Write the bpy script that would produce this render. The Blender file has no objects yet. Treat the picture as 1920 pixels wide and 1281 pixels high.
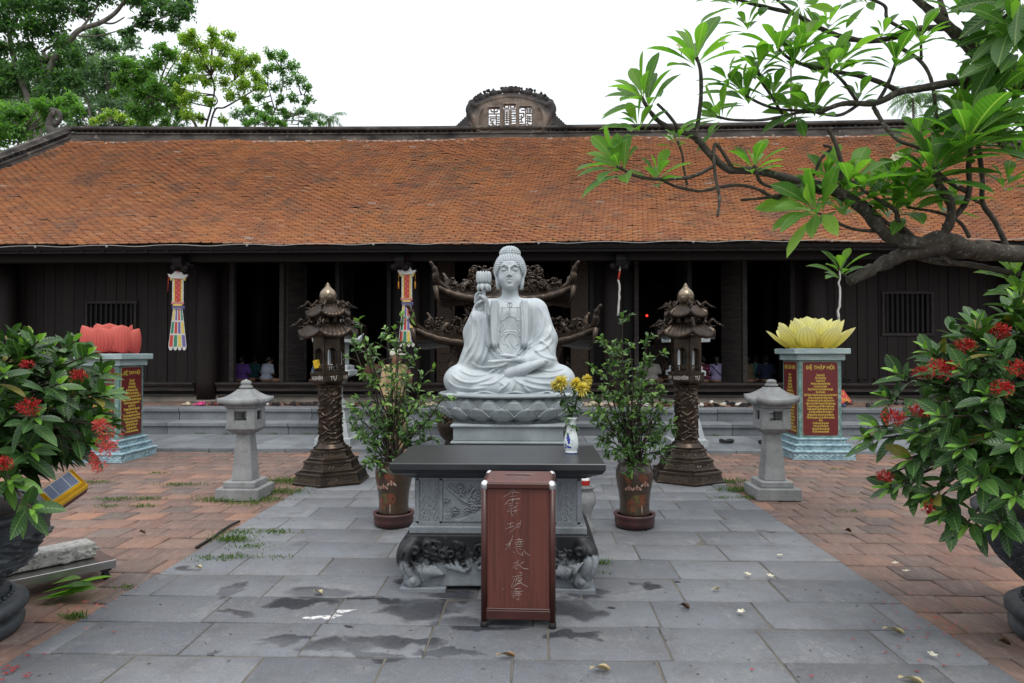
import bpy, math, random
import numpy as np
from mathutils import Vector, Matrix, Euler
random.seed(7); RNG = np.random.default_rng(7)
R = math.radians
SC = bpy.context.scene
COL = SC.collection

# ------------------------------------------------------------------ camera, sky, light, exposure
CAMZ = 1.5
cam_d = bpy.data.cameras.new('camera'); cam = bpy.data.objects.new('camera', cam_d); COL.objects.link(cam)
cam.location = (0, 0, CAMZ); cam.rotation_euler = (R(90.96), 0, R(1.61))
cam_d.lens = 24.0; cam_d.sensor_width = 36.0; cam_d.clip_start = 0.05; cam_d.clip_end = 900
SC.camera = cam
SC.render.resolution_x = 1024; SC.render.resolution_y = 683
W = bpy.data.worlds.new('World'); SC.world = W; W.use_nodes = True
wn = W.node_tree.nodes; wl = W.node_tree.links; wn.clear()
wo = wn.new('ShaderNodeOutputWorld'); wb = wn.new('ShaderNodeBackground')
sk = wn.new('ShaderNodeTexSky'); sk.sky_type = 'NISHITA'; sk.sun_disc = False
sk.sun_elevation = R(62); sk.sun_rotation = R(200); sk.dust_density = 4.0; sk.air_density = 1.2
wm = wn.new('ShaderNodeMix'); wm.data_type = 'RGBA'; wm.inputs[0].default_value = 0.86
wm.inputs[7].default_value = (10.6, 11.0, 11.5, 1)          # white overcast deck, brighter overhead
wg = wn.new('ShaderNodeTexCoord'); wx = wn.new('ShaderNodeSeparateXYZ'); wl.new(wg.outputs['Generated'], wx.inputs[0])
wq = wn.new('ShaderNodeMapRange'); wq.inputs[1].default_value = .1; wq.inputs[2].default_value = 1.0; wq.inputs[3].default_value = .92; wq.inputs[4].default_value = 1.8; wl.new(wx.outputs[2], wq.inputs[0])
wv_ = wn.new('ShaderNodeVectorMath'); wv_.operation = 'SCALE'; wl.new(wm.outputs[2], wv_.inputs[0]); wl.new(wq.outputs[0], wv_.inputs['Scale'])
wl.new(sk.outputs[0], wm.inputs[6]); wl.new(wv_.outputs[0], wb.inputs[0]); wb.inputs[1].default_value = 0.1
wl.new(wb.outputs[0], wo.inputs[0])
sun_d = bpy.data.lights.new('sun', 'SUN'); sun = bpy.data.objects.new('sun', sun_d); COL.objects.link(sun)
sun_d.energy = 1.5; sun_d.angle = R(22); sun_d.color = (1.0, .97, .92)
sun.rotation_euler = (R(28), 0, R(20)); sun.location = (0, 0, 30)
SC.view_settings.view_transform = 'Standard'; SC.view_settings.look = 'None'
SC.view_settings.exposure = 0.0; SC.view_settings.gamma = 1.0; SC.view_settings.use_curve_mapping = False
SC.cycles.max_bounces = 6; SC.cycles.diffuse_bounces = 3; SC.cycles.transparent_max_bounces = 8

CM = Euler(cam.rotation_euler, 'XYZ').to_matrix()
F = 1280.0
def P(u, v, Y):
    d = CM @ Vector(((u-960)/F, -(v-640.5)/F, -1.0)); t = Y/d.y
    return Vector((d.x*t, Y, CAMZ+d.z*t))
def G(u, v, z=0.0):
    d = CM @ Vector(((u-960)/F, -(v-640.5)/F, -1.0)); t = (z-CAMZ)/d.z
    return Vector((d.x*t, d.y*t, z))

# ------------------------------------------------------------------ object helpers
def tag(o, label=None, cat=None, group=None, kind=None):
    if label: o['label'] = label
    if cat: o['category'] = cat
    if group: o['group'] = group
    if kind: o['kind'] = kind
    return o
def thing(name, label, cat, loc=(0, 0, 0), rz=0, group=None):
    o = bpy.data.objects.new(name, None); COL.objects.link(o); o.location = loc; o.rotation_euler = (0, 0, rz)
    o.empty_display_size = .1
    return tag(o, label, cat, group)
def link(name, me, m, parent=None, loc=None, rot=None, sc=None):
    o = bpy.data.objects.new(name, me); COL.objects.link(o)
    if m is not None:
        me.materials.clear(); me.materials.append(m)
    if parent: o.parent = parent
    if loc is not None: o.location = loc
    if rot is not None: o.rotation_euler = rot
    if sc is not None: o.scale = sc if hasattr(sc, '__len__') else (sc, sc, sc)
    return o
def copy_tree(o, parent=None):
    c = o.copy(); COL.objects.link(c); c.parent = parent
    for ch in list(o.children): copy_tree(ch, c)
    return c
def npmesh(name, V, Fq, rnd=None, uv=None, smooth=False):
    """V (n,3), Fq (m,k) same-size faces, rnd per face, uv per loop"""
    V = np.asarray(V, np.float32); Fq = np.asarray(Fq, np.int32); k = Fq.shape[1]; m = len(Fq)
    me = bpy.data.meshes.new(name)
    me.vertices.add(len(V)); me.vertices.foreach_set('co', V.ravel())
    me.loops.add(m*k); me.loops.foreach_set('vertex_index', Fq.ravel())
    me.polygons.add(m); me.polygons.foreach_set('loop_start', np.arange(0, m*k, k, dtype=np.int32))
    me.polygons.foreach_set('loop_total', np.full(m, k, np.int32))
    if smooth: me.polygons.foreach_set('use_smooth', np.ones(m, bool))
    me.update(calc_edges=True)
    if rnd is not None:
        a = me.attributes.new('rnd', 'FLOAT', 'FACE'); a.data.foreach_set('value', np.asarray(rnd, np.float32))
    if uv is not None:
        u = me.uv_layers.new(name='UVMap'); u.data.foreach_set('uv', np.asarray(uv, np.float32).ravel())
    return me

def frame_from(d, up=Vector((0, 0, 1))):
    d = Vector(d).normalized(); s = d.cross(up)
    if s.length < 1e-4: s = d.cross(Vector((0, 1, 0)))
    s.normalize(); return d, s, s.cross(d)

class MB:
    def __init__(s): s.v = []; s.f = []; s.r = []; s.M = Matrix.Identity(4); s.cur = .5; s.sm = []
    def at(s, loc=(0, 0, 0), rot=(0, 0, 0), sc=(1, 1, 1)):
        s.M = Matrix.LocRotScale(Vector(loc), Euler(rot), Vector(sc)); return s
    def add(s, vs, fs, smooth=False):
        b = len(s.v); s.v += [tuple(s.M @ Vector(q)) for q in vs]
        for f in fs: s.f.append([b+i for i in f]); s.r.append(s.cur); s.sm.append(smooth)
        return s
    def box(s, c, d, taper=1.0, bev=0.0):
        x, y, z = c; a, b, h = d[0]/2, d[1]/2, d[2]/2; t = taper
        if bev <= 0:
            vs = [(x-a, y-b, z-h), (x+a, y-b, z-h), (x+a, y+b, z-h), (x-a, y+b, z-h), (x-a*t, y-b*t, z+h), (x+a*t, y-b*t, z+h), (x+a*t, y+b*t, z+h), (x-a*t, y+b*t, z+h)]
            return s.add(vs, [(0, 3, 2, 1), (4, 5, 6, 7), (0, 1, 5, 4), (1, 2, 6, 5), (2, 3, 7, 6), (3, 0, 4, 7)])
        e = bev; rings = [(a-e, b-e, -h), (a, b, -h+e), (a*t, b*t, h-e), (a*t-e, b*t-e, h)]
        vs = []
        for (p, q, zz) in rings:
            k = e*.7
            vs += [(x-p, y-q+k, z+zz), (x-p+k, y-q, z+zz), (x+p-k, y-q, z+zz), (x+p, y-q+k, z+zz), (x+p, y+q-k, z+zz), (x+p-k, y+q, z+zz), (x-p+k, y+q, z+zz), (x-p, y+q-k, z+zz)]
        fs = [tuple(range(7, -1, -1)), tuple(range(24, 32))]
        for r in range(3):
            for i in range(8): j = (i+1) % 8; fs.append((r*8+i, r*8+j, r*8+8+j, r*8+8+i))
        return s.add(vs, fs)
    def ring_loft(s, rings, closed=True, cap=True, smooth=True):
        n = len(rings[0]); vs = [q for r in rings for q in r]; fs = []
        for r in range(len(rings)-1):
            for i in range(n if closed else n-1):
                j = (i+1) % n; fs.append((r*n+i, r*n+j, (r+1)*n+j, (r+1)*n+i))
        if cap: fs.append(tuple(range(n-1, -1, -1))); fs.append(tuple((len(rings)-1)*n+i for i in range(n)))
        return s.add(vs, fs, smooth)
    def lathe(s, prof, n=32, c=(0, 0, 0), ang0=0, smooth=True, cap=True, sx=1, sy=1):
        rings = [[(c[0]+sx*r*math.cos(ang0+2*math.pi*i/n), c[1]+sy*r*math.sin(ang0+2*math.pi*i/n), c[2]+z) for i in range(n)] for r, z in prof]
        return s.ring_loft(rings, True, cap, smooth)
    def tube(s, pts, rad, n=8, cap=True, smooth=True, flat=1.0):
        pts = [Vector(p) for p in pts]; m = len(pts)
        if not hasattr(rad, '__len__'): rad = [rad]*m
        rings = []; up = Vector((0, 0, 1)); pd = None
        for i in range(m):
            d = (pts[min(i+1, m-1)]-pts[max(i-1, 0)])
            if d.length < 1e-9: d = Vector((0, 0, 1))
            d.normalize()
            if pd is None:
                sd = d.cross(up if abs(d.z) < .95 else Vector((1, 0, 0))).normalized()
            else:
                sd = (sd-d*sd.dot(d))
                sd = sd.normalized() if sd.length > 1e-6 else d.cross(Vector((1, 0, 0))).normalized()
            pd = d; w = d.cross(sd)
            rings.append([tuple(pts[i]+sd*math.cos(2*math.pi*k/n)*rad[i]+w*math.sin(2*math.pi*k/n)*rad[i]*flat) for k in range(n)])
        return s.ring_loft(rings, True, cap, smooth)
    def prism(s, poly, y0, y1, axis='y'):
        """poly in (x,z) extruded along y (or 'x': poly (y,z); 'z': poly (x,y))"""
        n = len(poly)
        def q(p, t): return (p[0], t, p[1]) if axis == 'y' else ((t, p[0], p[1]) if axis == 'x' else (p[0], p[1], t))
        vs = [q(p, y0) for p in poly]+[q(p, y1) for p in poly]
        fs = [tuple(range(n)), tuple(range(2*n-1, n-1, -1))]+[(i, i+n, (i+1) % n+n, (i+1) % n) for i in range(n)]
        return s.add(vs, fs)
    def ball(s, c, r, nu=10, nv=7, smooth=True):
        if not hasattr(r, '__len__'): r = (r, r, r)
        rings = [[(c[0]+r[0]*math.sin(math.pi*j/nv)*math.cos(2*math.pi*i/nu), c[1]+r[1]*math.sin(math.pi*j/nv)*math.sin(2*math.pi*i/nu), c[2]+r[2]*math.cos(math.pi*j/nv)) for i in range(nu)] for j in range(1, nv)]
        n = nu; vs = [q for g in rings for q in g]+[(c[0], c[1], c[2]+r[2]), (c[0], c[1], c[2]-r[2])]; fs = []
        for g in range(len(rings)-1):
            for i in range(n): j = (i+1) % n; fs.append((g*n+j, g*n+i, (g+1)*n+i, (g+1)*n+j))
        t = len(vs)-2
        for i in range(n):
            j = (i+1) % n; fs.append((t, i, j)); fs.append((t+1, (len(rings)-1)*n+j, (len(rings)-1)*n+i))
        return s.add(vs, fs, smooth)
    def quad(s, a, b, c, d): return s.add([a, b, c, d], [(0, 1, 2, 3)])
    def mesh(s, name='m'):
        me = bpy.data.meshes.new(name); me.from_pydata(s.v, [], s.f); 
        me.polygons.foreach_set('use_smooth', s.sm)
        a = me.attributes.new('rnd', 'FLOAT', 'FACE'); a.data.foreach_set('value', np.asarray(s.r, np.float32))
        me.update(); return me
    def build(s, name, m, parent=None, loc=None, rot=None, sc=None): return link(name, s.mesh(name), m, parent, loc, rot, sc)

def spline(pts, per=6):
    """Catmull-Rom through tuples of any size"""
    A = np.array(pts, float); n = len(A); out = []
    for i in range(n-1):
        p0 = A[max(i-1, 0)]; p1 = A[i]; p2 = A[i+1]; p3 = A[min(i+2, n-1)]
        for k in range(per):
            t = k/per
            out.append(.5*((2*p1)+(-p0+p2)*t+(2*p0-5*p1+4*p2-p3)*t*t+(-p0+3*p1-3*p2+p3)*t**3))
    out.append(A[-1]); return [tuple(q) for q in out]

# ------------------------------------------------------------------ materials
def srgb(r, g, b): 
    f = lambda c: (c/255/12.92 if c/255 <= .04045 else ((c/255+.055)/1.055)**2.4)
    return (f(r), f(g), f(b))
class NT:
    def __init__(s, name):
        s.m = bpy.data.materials.new(name); s.m.use_nodes = True; s.t = s.m.node_tree; s.n = s.t.nodes; s.l = s.t.links; s.n.clear()
        s.out = s.n.new('ShaderNodeOutputMaterial'); s.b = s.n.new('ShaderNodeBsdfPrincipled'); s.l.new(s.b.outputs[0], s.out.inputs[0])
        s.tc = s.n.new('ShaderNodeTexCoord'); s.co = s.tc.outputs['Object']
    def noise(s, sc, det=4, rough=.6, co=None, dist=0, dim='3D'):
        n = s.n.new('ShaderNodeTexNoise'); n.inputs['Scale'].default_value = sc; n.inputs['Detail'].default_value = det; n.inputs['Roughness'].default_value = rough; n.inputs['Distortion'].default_value = dist
        s.l.new(co or s.co, n.inputs['Vector']); return n.outputs['Fac']
    def ramp(s, fac, stops, interp='LINEAR'):
        r = s.n.new('ShaderNodeValToRGB'); r.color_ramp.interpolation = interp
        while len(r.color_ramp.elements) < len(stops): r.color_ramp.elements.new(.5)
        for e, (p, c) in zip(r.color_ramp.elements, stops): e.position = p; e.color = (c[0], c[1], c[2], 1) if hasattr(c, '__len__') else (c, c, c, 1)
        s.l.new(fac, r.inputs[0]); return r.outputs[0]
    def mix(s, fac, a, b, mode='MIX'):
        x = s.n.new('ShaderNodeMix'); x.data_type = 'RGBA'; x.blend_type = mode
        for i, q in ((0, fac), (6, a), (7, b)):
            if isinstance(q, (int, float)): x.inputs[i].default_value = q if i == 0 else (q, q, q, 1)
            elif isinstance(q, tuple): x.inputs[i].default_value = (*q[:3], 1)
            else: s.l.new(q, x.inputs[i])
        return x.outputs[2]
    def math(s, op, a, b=0.0, c=None):
        x = s.n.new('ShaderNodeMath'); x.operation = op
        for i, q in enumerate((a, b, c)):
            if q is None: continue
            if isinstance(q, (int, float)): x.inputs[i].default_value = q
            else: s.l.new(q, x.inputs[i])
        return x.outputs[0]
    def attr(s, name='rnd'):
        a = s.n.new('ShaderNodeAttribute'); a.attribute_name = name; return a.outputs['Fac']
    def mapping(s, sc=(1, 1, 1), rot=(0, 0, 0), loc=(0, 0, 0), co=None):
        m = s.n.new('ShaderNodeMapping'); m.inputs['Scale'].default_value = sc; m.inputs['Rotation'].default_value = rot; m.inputs['Location'].default_value = loc
        s.l.new(co or s.co, m.inputs[0]); return m.outputs[0]
    def bump(s, h, strength=.3, dist=.01):
        b = s.n.new('ShaderNodeBump'); b.inputs['Strength'].default_value = strength; b.inputs['Distance'].default_value = dist
        s.l.new(h, b.inputs['Height']); s.l.new(b.outputs[0], s.b.inputs['Normal']); return b
    def sep(s, co=None):
        x = s.n.new('ShaderNodeSeparateXYZ'); s.l.new(co or s.co, x.inputs[0]); return x.outputs
    def set(s, **k):
        for a, v in k.items():
            key = {'col': 'Base Color', 'rough': 'Roughness', 'metal': 'Metallic', 'spec': 'Specular IOR Level', 'coat': 'Coat Weight', 'sheen': 'Sheen Weight', 'emis': 'Emission Color', 'estr': 'Emission Strength', 'trans': 'Transmission Weight', 'alpha': 'Alpha'}[a]
            i = s.b.inputs[key]
            if isinstance(v, tuple): i.default_value = (*v[:3], 1)
            elif isinstance(v, (int, float)): i.default_value = v
            else: s.l.new(v, i)
        return s
MATS = {}
def simple(name, c1, c2=None, sc=6, rough=.7, metal=0, bump=0, bsc=80, spec=.4, rv=0.0, fine=None, coat=0, stretch=None, det=5):
    """two-tone noise surface; rv: strength of the per-face 'rnd' brightness change; fine: (colour, scale, threshold) speckle"""
    if name in MATS: return MATS[name]
    t = NT(name); co = t.mapping(stretch) if stretch else None
    c2 = c2 or tuple(x*.7 for x in c1)
    f = t.ramp(t.noise(sc, det, .62, co), [(.33, 0.0), (.67, 1.0)])
    c = t.mix(f, c1, c2)
    if fine:
        g = t.ramp(t.noise(fine[1], 2, .5), [(fine[2], 0.0), (min(1, fine[2]+.08), 1.0)]); c = t.mix(g, c, fine[0])
    if rv:
        k = t.math('MULTIPLY_ADD', t.attr(), rv*2, 1-rv); c = t.mix(1.0, c, k, 'MULTIPLY')
    t.set(col=c, rough=rough, metal=metal, spec=spec, coat=coat)
    if bump: t.bump(t.noise(bsc, 5, .65, co), bump, .006)
    MATS[name] = t.m; return t.m

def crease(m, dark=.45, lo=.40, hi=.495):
    """darkens the base colour in the creases of the carving"""
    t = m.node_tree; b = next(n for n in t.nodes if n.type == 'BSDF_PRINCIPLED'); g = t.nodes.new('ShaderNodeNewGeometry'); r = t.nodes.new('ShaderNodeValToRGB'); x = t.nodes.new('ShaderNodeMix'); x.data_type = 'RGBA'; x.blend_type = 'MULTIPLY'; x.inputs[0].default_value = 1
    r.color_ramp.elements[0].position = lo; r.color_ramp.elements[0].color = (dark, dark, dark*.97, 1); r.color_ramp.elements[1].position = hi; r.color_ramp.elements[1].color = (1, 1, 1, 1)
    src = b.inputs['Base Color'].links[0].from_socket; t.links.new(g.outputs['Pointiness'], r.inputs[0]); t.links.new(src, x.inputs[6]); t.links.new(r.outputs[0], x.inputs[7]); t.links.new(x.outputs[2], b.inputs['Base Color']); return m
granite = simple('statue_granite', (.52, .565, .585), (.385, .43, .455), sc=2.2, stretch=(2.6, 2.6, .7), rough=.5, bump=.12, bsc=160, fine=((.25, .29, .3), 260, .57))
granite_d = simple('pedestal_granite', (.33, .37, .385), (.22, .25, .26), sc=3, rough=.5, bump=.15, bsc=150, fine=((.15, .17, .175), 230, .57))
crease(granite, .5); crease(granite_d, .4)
stone_l = simple('lantern_stone', (.30, .305, .305), (.175, .18, .18), sc=5, rough=.85, bump=.5, bsc=90, fine=((.13, .13, .125), 120, .6), rv=.08)
stone_w = simple('white_stone', (.42, .45, .46), (.3, .33, .34), sc=5, rough=.8, bump=.3, bsc=90)
stone_s = simple('step_stone', (.19, .205, .22), (.115, .125, .135), sc=2.5, rough=.8, bump=.3, bsc=70, fine=((.24, .25, .26), 110, .6), rv=.18)
bronze = simple('bronze', (.062, .042, .028), (.022, .016, .012), sc=9, rough=.29, metal=.7, bump=.25, bsc=60, spec=.5, rv=.1)
bronze_p = simple('polished_bronze', (.26, .21, .15), (.10, .075, .05), sc=6, rough=.3, metal=.8, bump=.08, bsc=60)
wood_d = simple('dark_timber', (.013, .0095, .009), (.006, .005, .005), sc=3, rough=.62, bump=.3, bsc=14, stretch=(9, 9, .7), spec=.3, rv=.3)
wood_r = simple('reddish_dark_timber', (.017, .0095, .0085), (.008, .0055, .0053), sc=3, rough=.6, bump=.3, bsc=14, stretch=(9, 9, .7), spec=.3, rv=.3)
wood_g = simple('weathered_threshold_timber', (.06, .052, .047), (.024, .021, .02), sc=3, rough=.8, bump=.4, bsc=14, stretch=(.8, 8, 8), spec=.25, rv=.2)
plaster = simple('old_plaster', (.24, .215, .18), (.12, .11, .095), sc=2.4, rough=.95, bump=.4, bsc=30)
ridge_m = simple('ridge_mortar', (.105, .095, .085), (.018, .018, .018), sc=1.7, rough=.95, bump=.7, bsc=18, stretch=(1, 1, 2.5), fine=((.2, .18, .15), 6, .66))
crest_m = simple('crest_mortar', (.2, .165, .13), (.05, .045, .04), sc=3.2, rough=.95, bump=.6, bsc=30)
black_st = simple('black_stone_top', (.024, .026, .03), (.014, .016, .019), sc=3, rough=.34, bump=.08, bsc=120, spec=.5)
soil = simple('soil', (.03, .022, .016), (.015, .011, .008), sc=20, rough=1, bump=.6, bsc=40)
bark_g = simple('grey_bark', (.2, .18, .155), (.075, .065, .055), sc=5, rough=.95, bump=.8, bsc=22, stretch=(1, 1, .4))
bark_d = simple('dark_bark', (.06, .045, .032), (.025, .02, .016), sc=9, rough=.9, bump=.6, bsc=40)
bark_f = simple('frangipani_bark', (.085, .072, .058), (.035, .03, .025), sc=16, rough=.95, bump=1.0, bsc=45, fine=((.15, .14, .12), 35, .6))
steel = simple('brushed_steel', (.45, .44, .43), (.3, .29, .28), sc=4, rough=.28, metal=1, bump=.05, bsc=40, stretch=(.3, 12, 12))
black_p = simple('black_plastic', (.012, .012, .013), (.02, .02, .021), sc=12, rough=.5)
rubber = simple('black_rubber', (.015, .015, .015), rough=.7)
white_m = simple('white_paint', (.75, .75, .72), (.65, .65, .62), rough=.5)
chrome = simple('chrome', (.75, .76, .78), rough=.18, metal=1)
inscr = simple('silver_inscription', (.48, .44, .40), rough=.4, metal=.5)
cable_w = simple('pale_cable', (.35, .34, .32), rough=.6)
cable_k = simple('black_cable', (.01, .01, .012), rough=.5)

def leaf_mat(name, stops, rough=.42, vein=(.25, .4, .1), veins=0, trans=.35, tcol=None, spec=.4, vamp=.5):
    """colour from the per-leaf 'rnd' value, midrib and side veins from the leaf's own UV"""
    t = NT(name); c = t.ramp(t.attr(), stops)
    c = t.mix(t.ramp(t.noise(14, 3), [(.35, 0.0), (.7, .35)]), c, t.mix(1.0, c, .6, 'MULTIPLY'))
    uv = t.sep(t.tc.outputs['UV'])
    ax = t.math('ABSOLUTE', t.math('SUBTRACT', uv[1], .5))
    mid = t.ramp(ax, [(.02, 1.0), (.045, 0.0)]); c = t.mix(t.math('MULTIPLY', mid, vamp), c, vein)
    if veins:
        ph = t.math('SINE', t.math('MULTIPLY_ADD', uv[0], veins*6.283, t.math('MULTIPLY', ax, -veins*2.2)))
        lv = t.ramp(ph, [(.86, 0.0), (.99, 1.0)]); c = t.mix(t.math('MULTIPLY', lv, vamp*.45), c, vein)
        t.bump(ph, .25, .003)
    t.set(col=c, rough=rough, spec=spec)
    tr = t.n.new('ShaderNodeBsdfTranslucent'); mx = t.n.new('ShaderNodeMixShader'); mx.inputs[0].default_value = trans
    cc = t.mix(1.0, c, tcol or (1.3, 1.5, .5), 'MULTIPLY'); t.l.new(cc, tr.inputs[0])
    t.l.new(t.b.outputs[0], mx.inputs[1]); t.l.new(tr.outputs[0], mx.inputs[2]); t.l.new(mx.outputs[0], t.out.inputs[0])
    return t.m
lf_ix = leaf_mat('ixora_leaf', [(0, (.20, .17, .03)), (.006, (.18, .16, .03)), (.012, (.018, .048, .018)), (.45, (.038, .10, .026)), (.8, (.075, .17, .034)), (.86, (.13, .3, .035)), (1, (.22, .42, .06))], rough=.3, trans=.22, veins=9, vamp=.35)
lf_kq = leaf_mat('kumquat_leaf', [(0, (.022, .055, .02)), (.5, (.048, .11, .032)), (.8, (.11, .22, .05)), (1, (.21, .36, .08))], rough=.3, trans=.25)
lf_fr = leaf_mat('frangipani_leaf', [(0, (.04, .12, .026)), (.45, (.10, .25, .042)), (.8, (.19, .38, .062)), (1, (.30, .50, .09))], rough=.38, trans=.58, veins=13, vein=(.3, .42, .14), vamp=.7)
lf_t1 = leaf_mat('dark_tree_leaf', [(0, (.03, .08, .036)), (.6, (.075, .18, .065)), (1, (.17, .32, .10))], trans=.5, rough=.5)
lf_t2 = leaf_mat('hazed_far_leaf', [(0, (.09, .17, .12)), (.6, (.16, .26, .18)), (1, (.25, .35, .23))], trans=.5, rough=.6)  # pale haze over the far trees, put into the leaf colour itself
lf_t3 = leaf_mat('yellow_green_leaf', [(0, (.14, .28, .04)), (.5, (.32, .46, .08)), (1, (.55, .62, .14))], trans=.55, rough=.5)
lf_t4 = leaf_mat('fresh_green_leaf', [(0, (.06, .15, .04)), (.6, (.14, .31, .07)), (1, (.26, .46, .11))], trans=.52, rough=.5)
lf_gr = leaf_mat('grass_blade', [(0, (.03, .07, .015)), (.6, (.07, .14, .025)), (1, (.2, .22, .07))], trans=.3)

# ------------------------------------------------------------------ leaves in bulk
def leaf_tpl(seg=4, prof=None):
    """u along 0..1, three verts per station; tip and base points"""
    prof = prof or [0, .62, 1, .82, 0]
    n = len(prof)-1; vs = []; idx = []
    for i, w in enumerate(prof):
        t = i/n
        vs += [(t, w*.5, .18*w), (t, 0, 0), (t, -w*.5, .18*w)]
    fs = []; uv = []
    for i in range(n):
        a = i*3; b = a+3
        fs += [(a, a+1, b+1, b), (a+1, a+2, b+2, b+1)]
        t0, t1 = i/n, (i+1)/n; w0, w1 = prof[i]*.5, prof[i+1]*.5
        uv += [(t0, .5+w0), (t0, .5), (t1, .5), (t1, .5+w1), (t0, .5), (t0, .5-w0), (t1, .5-w1), (t1, .5)]
    return np.array(vs), np.array(fs), np.array(uv)
TP_ELL = leaf_tpl(prof=[.03, .55, .9, 1, .93, .66, .03]); TP_FR = leaf_tpl(prof=[.03, .22, .5, .8, 1, .98, .7, .02]); TP_S = leaf_tpl(prof=[.05, .9, .85, .03]); TP_X = leaf_tpl(prof=[.1, 1, .05]); TP_L = leaf_tpl(prof=[.1, .8, 1, .6, .05])
def leaf_mesh(name, pos, dirs, nrm, length, width, rnd, tpl, droop=None, fold=1.0):
    pos = np.asarray(pos, float); d = np.asarray(dirs, float); d /= np.linalg.norm(d, axis=1, keepdims=True)+1e-9
    nr = np.asarray(nrm, float); s = np.cross(nr, d); s /= np.linalg.norm(s, axis=1, keepdims=True)+1e-9; nn = np.cross(d, s)
    N = len(pos); L = np.broadcast_to(length, (N,))[:, None, None]; Wd = np.broadcast_to(width, (N,))[:, None, None]
    tv, tf, tu = tpl; t = tv[None, :, 0, None]; w = tv[None, :, 1, None]; h = tv[None, :, 2, None]*fold
    V = pos[:, None, :]+d[:, None, :]*t*L+s[:, None, :]*w*Wd+nn[:, None, :]*h*Wd
    if droop is not None:
        V[:, :, 2] -= (np.broadcast_to(droop, (N,))[:, None]*(tv[None, :, 0]**2)*L[:, :, 0])
    k = len(tv); Fc = (tf[None]+(np.arange(N)*k)[:, None, None]).reshape(-1, 4)
    return npmesh(name, V.reshape(-1, 3), Fc, np.repeat(rnd, len(tf)), np.tile(tu, (N, 1)), True)
def rdir(n): 
    v = RNG.normal(size=(n, 3)); return v/np.linalg.norm(v, axis=1, keepdims=True)

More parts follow.
